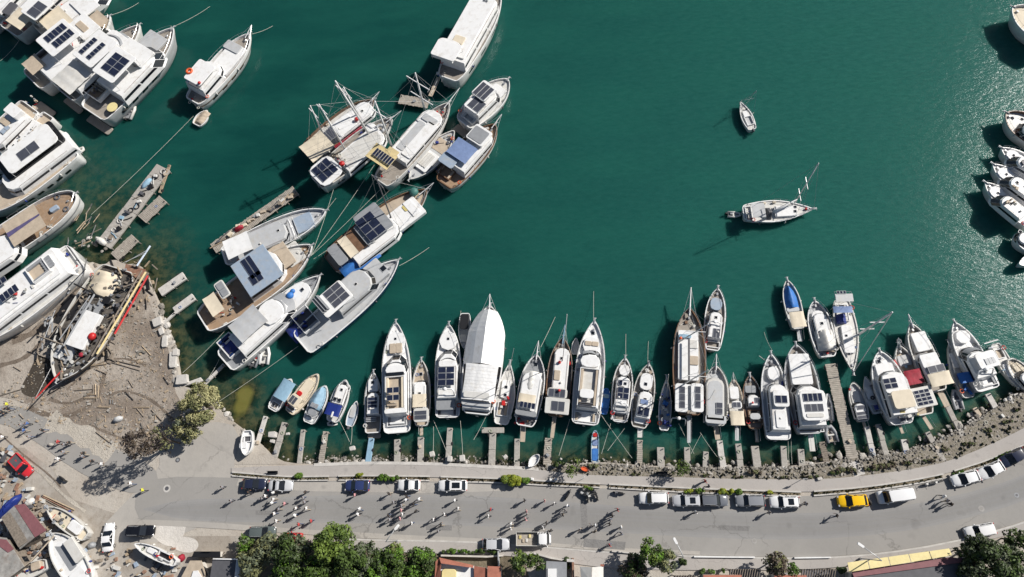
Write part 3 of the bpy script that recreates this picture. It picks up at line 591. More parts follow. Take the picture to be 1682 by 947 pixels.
    def f_roof(s,x1,y1,x2,y2,w,z0,z1,m='white',name='hardtop',r=0.4,th=0.14,posts=True,camber=0.0,edge=None):
        z0+=s.zd; z1+=s.zd; cx,cy,lx,ly=s.span(x1,y1,x2,y2,w,z1); b=MB(); b.rbox(cx,cy,lx,ly,z1-th,z1,r,0,0,0.05); o=b.build(name,m,s.root)
        if posts:
            for sx in (-1,1):
                for sy in (-1,1):
                    q=MB(); q.tube([(cx+sx*(lx/2-0.2),cy+sy*(ly/2-0.15),z0),(cx+sx*(lx/2-0.25),cy+sy*(ly/2-0.2),z1-th)],0.05,5); q.build('post','metal',o)
        return o
    def f_awning(s,x1,y1,x2,y2,w,z0,z1,m='cream',name='awning',sag=0.12,posts=True,ridge=0.0,band=None):
        z0+=s.zd; z1+=s.zd; cx,cy,lx,ly=s.span(x1,y1,x2,y2,w,z1); nx,ny=max(4,int(lx/0.5)),8; b=MB(); g=[]
        rr=random.Random(int(cx*100)); 
        for i in range(nx+1):
            row=[]
            for j in range(ny+1):
                u,v=i/nx,j/ny; x=cx+(u-0.5)*lx; y=cy+(v-0.5)*ly*(1-0.03*math.sin(math.pi*u))
                z=z1-sag*math.sin(math.pi*((u*3)%1))*0.5 - ridge*abs(2*v-1) - 0.10*(abs(2*v-1)>0.95)+rr.uniform(-1,1)*0.02
                row.append((x,y,z))
            g.append(row)
        b.loft(g,0,False,False,False); b.loft([[(x,y,z-0.03) for x,y,z in r][::-1] for r in g],0,False,False,False); o=b.build(name,m,s.root,True)
        if band:
            q=MB(); q.loft([[(r[4][0],cy-ly*(.03+.06*(1-i/nx)),r[4][2]+0.05),(r[4][0],cy+ly*(.03+.06*(1-i/nx)),r[4][2]+0.05)] for i,r in enumerate(g)],0,False,False,False); q.build('stripe',band,o)
        if posts:
            for sx in (-1,1):
                for sy in (-1,1):
                    q=MB(); q.tube([(cx+sx*(lx/2-0.1),cy+sy*(ly/2-0.1),z0),(cx+sx*(lx/2-0.1),cy+sy*(ly/2-0.1),z1-0.1-ridge)],0.035,5); q.build('post','metal',o)
        return o
    def f_tarp(s,x1,y1,x2,y2,w,z0,z1,m='blue',name='tarpaulin',ridge=0.5,taper=0.0,flat=0.0):
        """cloth draped over a ridge, following the hull towards the bow by taper"""
        z0+=s.zd; z1+=s.zd; cx,cy,lx,ly=s.span(x1,y1,x2,y2,w,(z0+z1)/2); nx,ny=14,12; b=MB(); g=[]; rr=random.Random(int(lx*1000))
        fwd=1 if s.loc(x1,y1,z0)[0]>s.loc(x2,y2,z0)[0] else 1
        for i in range(nx+1):
            row=[]
            for j in range(ny+1):
                u,v=i/nx,2*j/ny-1; x=cx+(u-0.5)*lx; ww=ly/2*(1-taper*max(0,(u-0.35)/0.65)**2); y=cy+v*ww
                z=z1-(z1-z0)*min(1,abs(v)**(1.3 if not flat else 4))-(0.25*(z1-z0))*(abs(u-0.5)*2)**6+rr.uniform(-1,1)*0.035+0.04*math.sin(u*23+v*3)
                row.append((x,y,max(z,z0-0.05)))
            g.append(row)
        b.loft(g,0,False,False,False); r0,r1=g[0],g[-1]
        b.loft([[(x-0.02,y,z0-0.1) for x,y,z in r0],r0],0,False,False,False); b.loft([r1,[(x+0.02,y,z0-0.1) for x,y,z in r1]],0,False,False,False)
        return b.build(name,m,s.root,True)
    def f_gable(s,x1,y1,x2,y2,w,z0,z1,m='tentwhite',name='tent_roof',follow=True):
        """white shrink tent with a ridge, following the hull outline"""
        z0+=s.zd; z1+=s.zd; a=s.loc(x1,y1,(z0+z1)/2); c=s.loc(x2,y2,(z0+z1)/2); xa,xb=min(a[0],c[0]),max(a[0],c[0]); b=MB(); g=[]
        ly=s.wid((x1+x2)/2,(y1+y2)/2,w,z0)
        for i in range(13):
            x=xa+(xb-xa)*i/12; t=x/s.L; hh=min(ly/2,half(min(max(t,0),1),s.sh,s.B)+0.25 if follow else ly/2)
            hh=max(hh,0.05); zr=z1-(z1-z0)*0.45*max(0,(i-7)/5)**2
            g.append([(x,-hh,z0-0.5),(x,-hh,z0),(x,-hh*0.5,(z0*0.45+zr*0.55)),(x,0,zr),(x,hh*0.5,(z0*0.45+zr*0.55)),(x,hh,z0),(x,hh,z0-0.5)])
        b.loft(g,0,False,True,True); return b.build(name,m,s.root)
    def f_solar(s,x1,y1,x2,y2,w,z,nx=2,ny=1,m='solar',gap=0.07,tilt=0.0):
        z+=s.zd; cx,cy,lx,ly=s.span(x1,y1,x2,y2,w,z); 
        for i in range(nx):
            for j in range(ny):
                px=cx-lx/2+lx*(i+0.5)/nx; py=cy-ly/2+ly*(j+0.5)/ny; pl,pw=lx/nx-gap,ly/ny-gap
                b=MB(); b.box(px,py,pl,pw,z-0.05,z,0,0); b.box(px,py,pl-0.07,pw-0.07,z,z+0.006,0,1)
                b.build('solar_panel',['galv',m],s.root)
    def f_pad(s,x1,y1,x2,y2,w,z0,m='cream',name='sun_pad',n=2,h=0.16):
        z0+=s.zd; cx,cy,lx,ly=s.span(x1,y1,x2,y2,w,z0+h)
        for j in range(n):
            b=MB(); b.rbox(cx,cy-ly/2+ly*(j+0.5)/n,lx,ly/n-0.03,z0,z0+h,0.15,0,0,0.06); b.build(name,m,s.root)
    def f_well(s,x1,y1,x2,y2,w,z0=0.0,h=0.45,m='white',floor='greyteak',seat='offwhite',name='cockpit'):
        z0+=s.zd; cx,cy,lx,ly=s.span(x1,y1,x2,y2,w,z0+h); t=0.12; b=MB()
        b.box(cx,cy-ly/2+t/2,lx,t,z0,z0+h); b.box(cx,cy+ly/2-t/2,lx,t,z0,z0+h); b.box(cx-lx/2+t/2,cy,t,ly-2*t,z0,z0+h-0.003); b.box(cx+lx/2-t/2,cy,t,ly-2*t,z0,z0+h-0.003)
        o=b.build(name,m,s.root); q=MB(); q.box(cx,cy,lx-2*t,ly-2*t,z0-0.02,z0+0.05); q.build('cockpit_floor',floor,o)
        if lx>1.2 and ly>1.4:
            q=MB(); q.rbox(cx,cy+ly/2-t-0.25,lx-2*t-0.1,0.42,z0+0.05,z0+h-0.08,0.1); q.build('bench',seat,o); q=MB(); q.rbox(cx,cy-ly/2+t+0.25,lx-2*t-0.1,0.42,z0+0.05,z0+h-0.08,0.1); q.build('bench',seat,o)
    def f_hatch(s,x,y,sz,z0=0.0,m='glass'):
        z=z0+s.zd; cx,cy=s.loc(x,y,z); r=s.wid(x,y,sz,z); b=MB(); b.rbox(cx,cy,r,r,z-0.05,z+0.06,0.08,0,0,0.02); b.rbox(cx,cy,r*0.8,r*0.8,z+0.06,z+0.075,0.06,0,1,0.005); b.build('hatch',['galv',m],s.root)
    def f_screen(s,x1,y1,x2,y2,w,z0,z1,m='glass',name='windscreen',bow=0.35):
        """raked curved screen"""
        z0+=s.zd; z1+=s.zd; cx,cy,lx,ly=s.span(x1,y1,x2,y2,w,z1); b=MB(); lo=[];hi=[]
        for i in range(9):
            v=-1+2*i/8; c=(1-v*v)
            lo.append((cx+lx/2-lx*bow*(1-c),cy+v*ly/2,z0)); hi.append((cx-lx/2+lx*0.3-lx*bow*(1-c),cy+v*ly/2*0.9,z1))
        b.loft([lo,hi],0,False,False,False); b.loft([[(x-0.04,y,z) for x,y,z in hi],[(x-0.04,y,z) for x,y,z in lo]],0,False,False,False); b.build(name,m,s.root,True)
    def f_clutter(s,x1,y1,x2,y2,w,z0,n=8,ms=('offwhite','dkgrey','tan','navy','grey','red'),name='deck_gear'):
        z0+=s.zd; cx,cy,lx,ly=s.span(x1,y1,x2,y2,w,z0+0.3); rr=random.Random(int(x1*7+y1*13))
        for i in range(n):
            x=cx+rr.uniform(-.5,.5)*lx; y=cy+rr.uniform(-.5,.5)*ly; k=rr.random(); b=MB()
            if k<0.35: b.rbox(x,y,rr.uniform(.3,.9),rr.uniform(.25,.6),z0,z0+rr.uniform(.2,.55),0.08,rr.uniform(0,3)); nm='deck_box'
            elif k<0.55: b.torus((x,y,z0+0.08),rr.uniform(.18,.3),0.06); nm='rope_coil'
            elif k<0.8: b.tube([(x,y,z0+0.1),(x+rr.uniform(-.9,.9),y+rr.uniform(-.9,.9),z0+0.12)],0.05,5); nm='boat_hook'
            else: b.tube([(x,y,z0),(x,y,z0+.4)],0.17,8); nm='bucket'
            b.build(nm,rr.choice(ms) if nm!='rope_coil' else 'ropepale',s.root)
    def f_seats(s,x1,y1,x2,y2,w,z0,m='cream',n=3):
        z0+=s.zd; cx,cy,lx,ly=s.span(x1,y1,x2,y2,w,z0+0.4)
        for i in range(n):
            x=cx-lx/2+lx*(i+0.5)/n
            b=MB(); b.rbox(x,cy,lx/n*0.7,ly,z0,z0+0.42,0.12); b.rbox(x-lx/n*0.3,cy,0.14,ly,z0+0.3,z0+0.8,0.06); b.build('seat',m,s.root)
    def f_table(s,x,y,d,z0,m='yellow',round_=True):
        z=z0+s.zd; cx,cy=s.loc(x,y,z+0.7); r=s.wid(x,y,d,z)/2; b=MB(); n=16
        b.prism([(cx+r*math.cos(2*math.pi*k/n),cy+r*math.sin(2*math.pi*k/n)) for k in range(n)],z+0.66,z+0.72,0,0.02); b.tube([(cx,cy,z),(cx,cy,z+0.66)],0.06,6); b.build('table',m,s.root)
    def f_ring(s,x,y,d,z0,m='orange',name='lifebuoy'):
        z=z0+s.zd; cx,cy=s.loc(x,y,z); r=s.wid(x,y,d,z)/2; b=MB(); b.torus((cx,cy,z+0.08),r*0.7,r*0.3); b.build(name,m,s.root,True)
    def f_lump(s,x,y,d,z0,m='red',name='fender_ball'):
        z=z0+s.zd; cx,cy=s.loc(x,y,z+0.3); r=s.wid(x,y,d,z)/2; b=MB(); b.ball((cx,cy,z+r*0.8),r,r*0.9,r*0.8,10); b.build(name,m,s.root,True)
    def f_arch(s,x,y,w,z0,z1,m='white'):
        z0+=s.zd; z1+=s.zd; cx,cy=s.loc(x,y,z1); hw=s.wid(x,y,w,z1)/2; b=MB(); b.tube([(cx-0.9,cy-hw,z0),(cx-.2,cy-hw*0.95,z1-0.1),(cx,cy-hw*0.8,z1),(cx,cy+hw*0.8,z1),(cx-.2,cy+hw*0.95,z1-0.1),(cx-0.9,cy+hw,z0)],0.11,6); o=b.build('radar_arch',m,s.root,True)
        b=MB(); b.ball((cx,cy,z1+0.22),0.32,0.32,0.18,10); b.build('radar_dome','white',o,True)
        b=MB(); b.tube([(cx,cy+hw*0.5,z1),(cx,cy+hw*0.5,z1+1.6)],0.02,4); b.build('antenna','white',o)
    def f_rail(s,t0=0.4,t1=1.0,h=0.75,m='metal'):
        L,B,zd=s.L,s.B,s.zd; b=MB()
        for sgn in (1,-1):
            pts=[]
            for k in range(13):
                t=t0+(min(t1,0.992)-t0)*k/12; x=t*L; y=max(half(t,s.sh,B)-0.09,0.03)*sgn; z=zd+s.bw+s.sheer(t); pts.append((x,y,z+h))
                if k%2==0: b.tube([(x,y,z),(x,y,z+h)],0.022,4)
            b.tube(pts,0.024,4)
        b.build('guard_rail',m,s.root)
    def f_gang(s,x1,y1,x2,y2,w,z=0.3,m='tan'):
        z+=s.zd; a=s.loc(x1,y1,z); c=s.loc(x2,y2,z); ww=max(s.wid(x1,y1,w,z),0.4); b=MB(); L=math.hypot(a[0]-c[0],a[1]-c[1]); an=math.atan2(c[1]-a[1],c[0]-a[0]); b.box((a[0]+c[0])/2,(a[1]+c[1])/2,L,ww,z-0.09,z,an); o=b.build('gangway',m,s.root)
        for sg in (-1,1):
            q=MB(); p0=rotp(a[0],a[1],0.1,sg*ww/2,an); p1=rotp(a[0],a[1],L-0.1,sg*ww/2,an); q.tube([(*p0,z),(*p0,z+0.9),(*p1,z+0.9),(*p1,z)],0.02,4); q.build('handrail','metal',o)
    def f_sprit(s,x,y,r=0.10,m='white',net=False,z=None):
        z=(s.zd+s.bw+0.15+s.sheer(1)) if z is None else z; tip=s.loc(x,y,z+0.6); b=MB(); b.tube([(s.L*0.92,0,z-0.05),(tip[0],tip[1],z+0.6)],r,7,0,r*0.6); o=b.build('bowsprit',m,s.root)
        q=MB()
        for sgn in (1,-1): q.tube([(s.L*0.93,half(0.93,s.sh,s.B)*sgn,z+0.1),(tip[0],tip[1],z+0.62)],0.03,4)
        q.build('bowsprit_rail','metal',o)
    def f_mast(s,bx,by,tx,ty,r=0.13,m='white',z0=0.0,spread=(0.5,),sw=1.6,boom=None,stays=True,furl=False,fore=None,sdir=None):
        z0+=s.zd; base=s.loc(bx,by,z0); bw=s.root_to_world((*base,z0)); tp=Vector(cp(s.c,tx,ty)); best=None
        for h10 in range(10,320):
            h=h10/10; q=Vector(proj(bw+Vector((0,0,h)))); dd=(q-tp).length
            if best is None or dd<best[0]: best=(dd,h)
        h=best[1]; wt=P(*tp,bw.z+h); top=s.inv@wt; top=Vector((top.x,top.y,z0+h)); b0=Vector((*base,z0))
        b=MB(); b.tube([b0,top],r,8,0,r*0.6); o=b.build('mast',m,s.root,True)
        sp=[]
        for fr in spread:
            c=b0.lerp(top,fr); q=MB(); dx,dy=(0,1) if sdir is None else sdir; a1=c+Vector((dx*sw/2,dy*sw/2,0.05)); a2=c-Vector((dx*sw/2,dy*sw/2,-0.05)); q.tube([a1,c,a2],r*0.5,5); q.build('spreader',m,o); sp.append((a1,a2))
        q=MB()
        t=min(max(base[0]/s.L,0.05),0.95); hb=half(t,s.sh,s.B)
        wr=0.022
        if stays:
            for i,sgn in ((0,1),(1,-1)):
                e=Vector((base[0]-0.3,hb*sgn,s.zd+s.bw)); mid=sp[-1][i] if sp else b0.lerp(top,0.5); q.tube([top,mid,e],wr,3); q.tube([b0.lerp(top,0.6),Vector((base[0]+1.0,hb*sgn*0.95,s.zd+s.bw))],wr,3)
            q.tube([top,Vector((s.L,0,s.zd+s.bw+0.3)) if fore is None else Vector((*s.loc(*fore,s.zd+1),s.zd+1.2))],wr if not furl else 0.07,4)
            q.tube([top,Vector((0.1,0,s.zd+s.bw))],wr,3)
            q.build('rigging','galv',o)
        if boom:
            e=s.loc(*boom,z0+1.6); q=MB(); st=Vector((base[0],base[1],z0+1.5)); en=Vector((e[0],e[1],z0+1.6)); q.tube([st,en],0.09,6); q.build('boom',m,o)
            q=MB(); q.tube([st.lerp(en,0.05)+Vector((0,0,.18)),st.lerp(en,0.5)+Vector((0,0,.22)),st.lerp(en,0.97)+Vector((0,0,.14))],0.17,7); q.build('furled_sail','offwhite' if m!='white' else 'white',o,True)
    def root_to_world(s,p): return s.inv.inverted()@Vector(p)
    def f_outboard(s,y=0.0,m='dkgrey'):
        z=s.zd+s.bw; b=MB(); b.rbox(-0.32,y,0.6,0.38,z-0.05,z+0.42,0.12,0,0,0.08); b.box(-0.3,y,0.16,0.16,z-1.0,z-0.05); b.build('outboard_motor',m,s.root)
    def f_frame(s,x1,y1,x2,y2,w,z0,z1,m='metal',name='canopy_frame',n=3):
        z0+=s.zd; z1+=s.zd; cx,cy,lx,ly=s.span(x1,y1,x2,y2,w,z1); b=MB()
        for i in range(n):
            x=cx-lx/2+lx*i/(n-1); b.tube([(x,cy-ly/2,z0),(x,cy-ly/2,z1-.1),(x,cy,z1),(x,cy+ly/2,z1-.1),(x,cy+ly/2,z0)],0.03,4)
        b.tube([(cx-lx/2,cy-ly/2,z1-.1),(cx+lx/2,cy-ly/2,z1-.1)],0.03,4); b.tube([(cx-lx/2,cy+ly/2,z1-.1),(cx+lx/2,cy+ly/2,z1-.1)],0.03,4); b.build(name,m,s.root)
def rib(label,crop,bow,stern,beam,tube='ltgrey',floor='grey',z=0.0,motor=True,group='inflatable dinghies of the harbour',stuff=()):
    """inflatable dinghy: U-shaped tube, floor, thwart, outboard"""
    pb,ps=cp(crop,*bow),cp(crop,*stern); a,b=P(*pb,z+0.5),P(*ps,z+0.5); L=(a-b).length; th=math.atan2(a.y-b.y,a.x-b.x)
    B=beam/cs(crop)*P(pb[0]+1,pb[1],z).__sub__(P(*pb,z)).length
    root=empty('inflatable_dinghy',(b.x,b.y,z),th); tag(root,label,'dinghy',group); r=B*0.14
    pts=[(0,-B/2+r,0.32),(L*0.55,-B/2+r,0.32),(L*0.8,-B*0.36+r,0.36),(L*0.95,-B*0.12,0.44),(L-r,0,0.46),(L*0.95,B*0.12,0.44),(L*0.8,B*0.36-r,0.36),(L*0.55,B/2-r,0.32),(0,B/2-r,0.32)]
    m=MB(); m.tube(pts,r,8); m.build('tube',tube,root,True)
    m=MB(); m.prism([(0.1,-B/2+r),(L*0.6,-B/2+r),(L*0.9,0),(L*0.6,B/2-r),(0.1,B/2-r)],0.12,0.2); m.build('floor',floor,root)
    m=MB(); m.box(L*0.45,0,0.25,B-2*r,0.38,0.44); m.build('thwart','offwhite',root)
    m=MB(); m.box(0.12,0,0.08,B-2*r,0.12,0.5); m.build('transom','dkgrey',root)
    if motor: m=MB(); m.rbox(-0.2,0,0.5,0.32,0.4,0.85,0.1); m.box(-0.25,0,0.12,0.12,-0.2,0.4); m.build('outboard_motor','black',root)
    for i in range(2):
        m=MB(); m.rbox(L*(0.3+0.3*i),B*0.1*(-1)**i,0.5,0.35,0.2,0.45,0.08,0.4*i); m.build('deck_box',random.choice(stuff) if stuff else 'dkgrey',root)
    return root
MY,GU,FB,SY,RB='motor_yacht','wooden_gulet','fishing_boat','sailing_yacht','rowing_boat'
# ---------- upper left raft of yachts (crop A)
Boat(MY,'white motor yacht with six solar panels and a yellow round table aft, top left raft','yacht','A',(1172,185),(625,765),225,3.0,deck='greyteak',hull='ltgrey',port=5,plat=1.6,feats=[
 ('cabin',985,330,740,600,205,0,2.4,'white',dict(rake=0.9)),('pad',1075,230,985,320,135,0.3,'ltgrey',dict(n=1,h=0.5)),
 ('screen',1010,290,960,345,150,0.2,1.5,'grey'),
 ('slab',960,300,860,400,200,2.4,2.9,'white'),('screen',885,380,850,410,150,2.5,3.6),('roof',850,345,690,520,165,2.4,4.9,'white'),('solar',842,385,715,480,115,5.0,3,2),
 ('well',730,500,600,640,150,0.6,0.9,'white','teak','cream'),('seats',690,560,650,600,90,0.6,'tan'),('table',758,722,60,0.4,'paleyellow'),('clutter',720,540,600,640,120,1.0,8)])
rib('small white tender tied to the starboard quarter of the yacht with the yellow table','A',(905,680),(855,800),70,'offwhite','grey')
Boat(MY,'white motor yacht with narrow solar rows and a cream soft top, between two other yachts','yacht','A',(945,165),(440,640),175,3.0,deck='greyteak',plat=1.2,feats=[
 ('cabin',800,260,470,560,160,0,2.3,'white',dict(rake=1.0)),('screen',830,210,770,270,140,2.0,2.9,'grey'),('slab',830,235,700,330,150,2.3,2.7,'white',dict(r=1.2)),
 ('roof',720,230,560,420,160,2.3,4.7,'white'),('solar',650,258,540,355,34,4.85,5,1),('solar',705,292,590,392,34,4.85,5,1),
 ('awning',540,430,410,590,165,1.0,3.2,'offwhite',dict(sag=0.2,ridge=0.25)),('clutter',900,180,860,240,90,0.1,5,('wood','dkgrey'))])
Boat(MY,'white motor yacht with two wide solar rows and a square beige awning on its stern','yacht','A',(745,105),(215,545),200,3.0,deck='tan',feats=[
 ('cabin',640,200,300,500,170,0,2.4,'white',dict(rake=1.0)),('awning',700,100,620,150,110,0.3,1.8,'tan'),
 ('slab',610,120,520,230,150,2.4,3.0,'white'),('pad',560,150,545,200,80,3.0,'tan',dict(n=1)),('roof',470,160,310,340,165,2.4,4.9,'white'),('solar',435,165,310,275,52,5.0,5,1),('solar',480,200,370,315,52,5.0,5,1),
 ('well',360,340,250,450,130,0.8,0.9,'white','greyteak','dkgrey'),('awning',265,390,185,470,110,0.8,2.8,'tan'),('clutter',520,230,450,320,60,2.4,6)])
Boat(MY,'white motor yacht with big cream awning and orange kayaks, cut by the top edge','yacht','A',(720,-130),(270,220),190,2.8,deck='offwhite',feats=[
 ('cabin',640,-60,420,110,130,0,2.0,'white',dict(rake=1.0)),('slab',620,-20,520,70,140,2.0,2.3,'white'),('awning',470,110,280,160,150,0.8,3.0,'cream'),('clutter',430,0,360,60,45,0.3,6,('orange','red'))])
Boat(MY,'white motor yacht with one square grey panel and torn cream canopy, near top left corner','yacht','A',(480,-200),(60,210),170,2.8,deck='greyteak',feats=[
 ('cabin',400,-110,160,90,130,0,2.2,'white',dict(rake=1.0)),('roof',310,-20,190,110,120,2.2,4.2,'white'),('solar',290,20,210,100,75,4.35,2,1,'solargrey'),('awning',200,90,60,150,120,0.8,3.0,'cream'),('clutter',60,130,10,180,90,0.2,8)])
Boat(MY,'grey and white boat with dark awnings in the very corner, partly out of frame','yacht','A',(230,-260),(-130,150),150,2.6,deck='greyteak',feats=[
 ('cabin',150,-150,-60,60,110,0,2.0,'white'),('roof',100,20,30,90,60,0,2.6,'dkgrey'),('clutter',60,40,-40,150,90,0.2,9)])
# ---------- left raft (crop BA)
Boat(MY,'long white yacht at the left edge, plain white roof with one square grey panel','yacht','BA',(-190,1010),(585,440),250,2.8,deck='tan',port=6,feats=[
 ('cabin',60,800,520,350,185,0,2.0,'white',dict(rake=0.3)),('slab',20,660,460,300,210,2.0,2.4,'black',dict(r=0.6)),('roof',40,620,420,310,185,2.4,3.6,'white',dict(r=0.9)),('solar',150,540,305,430,78,3.7,2,1,'solargrey'),
 ('lump',440,520,48,0.4,'orange'),('pad',40,700,100,650,110,0.6,'grey',dict(n=1)),('slab',480,320,585,385,40,0.1,0.6,'white',)])
rib('white tender tied under the stern corner of the long yacht by the left edge','BA',(690,462),(530,540),72,'offwhite','ltgrey')
Boat(MY,'white flybridge yacht with tan seating and a small white top, second from the left edge','yacht','BA',(-260,600),(250,120),210,2.8,deck='tan',plat=2.2,feats=[
 ('cabin',-80,440,170,160,150,0,2.2,'white',dict(rake=0.4)),('slab',60,180,140,120,110,2.2,3.4,'white'),('pad',10,260,60,230,80,2.3,'tan'),('solar',10,340,70,280,40,2.4,2,1,'bluegrey'),('clutter',330,80,160,100,110,-1,12)])
Boat(MY,'white yacht wedged between two larger ones with black gear along its side deck','yacht','BA',(-60,660),(400,190),120,2.6,deck='tan',feats=[
 ('cabin',60,480,310,250,70,0,1.6,'white'),('clutter',50,510,290,280,70,1.7,14,('black','dkgrey','tan')),('clutter',250,150,330,220,70,0.1,8)])
# ---------- two big yachts on the slip (crops BB, BC)
Boat(MY,'yacht with a round teak deck and a beige tarpaulin striped dark purple','yacht','BB',(985,135),(-420,1080),420,2.4,deck='teak',shape='barge',bulwark=0.7,stripe='grey',feats=[
 ('awning',490,370,120,720,330,1.0,2.9,'tan',dict(band='purple',sag=0.05)),('slab',745,300,640,360,55,0.1,0.7,'bluegrey'),('ring',860,345,70,0.1,'dkgrey'),('ring',745,190,70,0.1,'dkgrey'),
 ('clutter',640,470,500,680,120,0.1,10,('offwhite','dkgrey','rawwood')),('cabin',200,800,-380,1060,330,0,2.4,'white',dict(rake=0.2))])
Boat(MY,'long white yacht standing on the shore with a black window line and a yellow ladder','yacht','BC',(-450,950),(810,10),400,3.0,z0=0.5,deck='offwhite',port=0,feats=[
 ('cabin',620,40,-300,740,330,0,2.0,'white',dict(rake=0.1,back=0.3)),('slab',560,70,-300,720,240,2.0,2.35,'white'),('well',480,90,290,200,170,2.4,0.6,'white','tan','grey'),('pad',540,40,430,100,120,2.6,'grey',dict(n=4)),
 ('solar',180,320,0,450,80,3.0,4,1),('solar',60,230,-40,300,60,3.0,2,1),('clutter',330,270,60,520,60,2.4,10),('slab',700,190,650,240,60,0.4,0.9,'yellow'),('well',760,0,640,80,260,0.0,0.6,'white','tan','offwhite'),('clutter',780,20,660,120,240,0.2,10)])
# ---------- white boat alone (crop C)
Boat(GU,'white wooden cruiser with dark red rail lying alone with an orange buoy on its cabin','boat','C',(578,140),(190,600),165,2.0,deck='greyteak',shape='gulet',gun='white',stripe='wood',port=4,feats=[
 ('slab',500,220,360,400,120,0.1,0.8,'white'),('slab',480,205,440,255,110,0.8,1.0,'ltgrey'),('cabin',340,340,200,500,140,0.0,2.2,'white',dict(rake=0.3)),('roof',295,340,180,470,125,2.2,3.1,'white'),
 ('pad',215,470,195,500,80,2.9,'dkgrey',dict(n=1)),('ring',170,398,42,3.1,'orange','orange_buoy'),('lump',235,475,20,3.1,'red'),('solar',370,440,340,470,22,0.9,1,1),('sprit',590,85),('clutter',250,560,180,620,90,0.1,7)])
Boat(RB,'small rowing boat with pinkish cover under the stern of the white cruiser','rowing boat','C',(290,660),(215,760),75,0.5,shape='open',deck='tan',rail=False,feats=[('tarp',280,665,235,745,55,0.3,0.7,'tan')])
# ---------- big white excursion boat (crop E)
Boat(MY,'big plain white excursion boat with long flat roof and boxy wheelhouse, at the top edge','boat','E',(945,-110),(545,610),245,3.0,deck='greyteak',shape='gulet',hull='hull_white',port=3,bulwark=0.4,feats=[
 ('cabin',850,-40,600,470,190,0,2.3,'white',dict(rake=0.2,win=True)),('slab',850,-20,560,420,190,2.3,2.6,'white'),('cabin',560,300,510,440,165,2.6,3.6,'white',dict(nose=0.1)),('roof',590,330,480,440,195,2.6,4.2,'white'),('slab',660,280,600,340,85,2.62,2.8,'cream'),
 ('solar',860,0,820,5,40,2.7,1,2,'solargrey'),('clutter',560,560,480,600,110,0.2,8,('dkgrey','navy','offwhite')),('gang',475,600,410,745,30,-1.0,'tan')])
# ---------- boats of the middle raft
Boat(MY,'white trawler yacht with two wide grey solar roofs, furthest right of the middle raft','yacht','E',(1018,610),(670,960),225,2.0,deck='offwhite',shape='fish',gun='white',plat=1.5,feats=[
 ('slab',960,670,900,740,110,0.1,0.6,'white'),('cabin',880,690,740,870,140,0,2.1,'white',dict(rake=0.5)),('roof',885,655,770,750,125,2.1,3.4,'white'),('solar',870,665,780,745,110,3.5,1,3,'solargrey'),('roof',800,770,715,850,125,1.6,2.9,'white'),('solar',805,775,740,845,105,3.0,1,2,'solargrey'),('well',760,870,690,925,110,0,0.7,'white','greyteak')])
Boat(FB,'brown railed wooden boat with a slate blue cover and a grey roof','boat','F',(1015,345),(610,815),225,1.7,deck='teak',shape='gulet',gun='wood',hull='hull_white',stripe='wood',feats=[
 ('sprit',1062,270),('cabin',950,400,700,680,160,0,1.9,'white',dict(rake=0.1)),('roof',940,385,830,480,150,1.9,2.6,'white'),('slab',920,390,840,470,125,2.6,2.68,'grey'),('awning',810,500,690,600,180,1.9,2.7,'slateblue',dict(posts=False,sag=0.05)),
 ('roof',680,590,610,660,130,1.2,2.3,'bluegrey'),('well',650,680,600,750,120,0,0.6,'wood','wood','tan'),('clutter',980,360,940,420,70,0.1,5,('offwhite','brass','dkgrey'))])
Boat(FB,'grey double-ended workboat with a white tray-like hatch, left of the boat covered in slate blue','boat','F',(345,775),(690,400),175,1.2,hull='ltgrey',deck='ltgrey',shape='double',gun='offwhite',rail=False,feats=[
 ('slab',410,690,530,570,120,0.1,0.5,'white'),('pad',425,665,520,580,80,0.5,'offwhite',dict(n=4,h=0.15)),('slab',560,560,630,480,120,0.05,0.12,'tan'),('clutter',590,520,680,430,110,0.1,10)])
Boat(GU,'white decked two-masted gulet with pale yellow awnings and solar panels over its stern','gulet','F',(655,178),(120,800),205,2.2,deck='greyteak',shape='gulet',gun='offwhite',port=4,feats=[
 ('sprit',735,65),('cabin',570,260,230,600,170,0,1.3,'white',dict(rake=0.2)),('slab',450,330,260,540,60,1.3,1.42,'ltgrey'),('slab',540,350,300,590,85,1.3,1.5,'white'),('slab',520,290,480,330,120,1.3,1.5,'ltgrey'),
 ('lump',575,290,42,0.2,'red'),('lump',630,270,26,0.2,'black'),('clutter',620,220,560,280,70,0.1,4),
 ('awning',210,530,150,660,90,1.0,3.4,'sand_yellow'),('awning',180,550,70,640,200,1.0,3.3,'sand_yellow'),('solar',170,580,110,620,165,3.6,1,7),
 ('mast',465,245,388,-50,0.22,'white',dict(spread=(0.35,0.75),sw=5.5)),('mast',212,540,75,170,0.22,'white',dict(spread=(0.75,),sw=3.5)),('clutter',120,740,70,790,60,0.1,5,('red','offwhite'))])
Boat(GU,'white two-masted gulet with black solar panels on a round white stern roof, middle of three','gulet','D',(750,400),(215,860),185,2.1,deck='greyteak',shape='gulet',gun='offwhite',hull='hull_white',port=3,feats=[
 ('sprit',815,350),('cabin',660,490,400,740,145,0,1.4,'white',dict(rake=0.2,roof='offwhite')),('ring',665,480,70,0.9,'ltgrey','round_cushion'),('slab',640,460,590,510,120,0.1,0.8,'white',dict(r=1.2)),
 ('roof',360,720,200,830,175,0.8,3.0,'white',dict(r=1.2)),('solar',330,725,215,810,125,3.15,3,2),('lump',395,730,40,1.5,'red'),('clutter',430,660,370,740,110,1.5,8),
 ('mast',600,540,347,140,0.22,'white',dict(spread=(0.85,),sw=3)),('mast',425,640,232,305,0.2,'white',dict(spread=(0.9,),sw=3))])
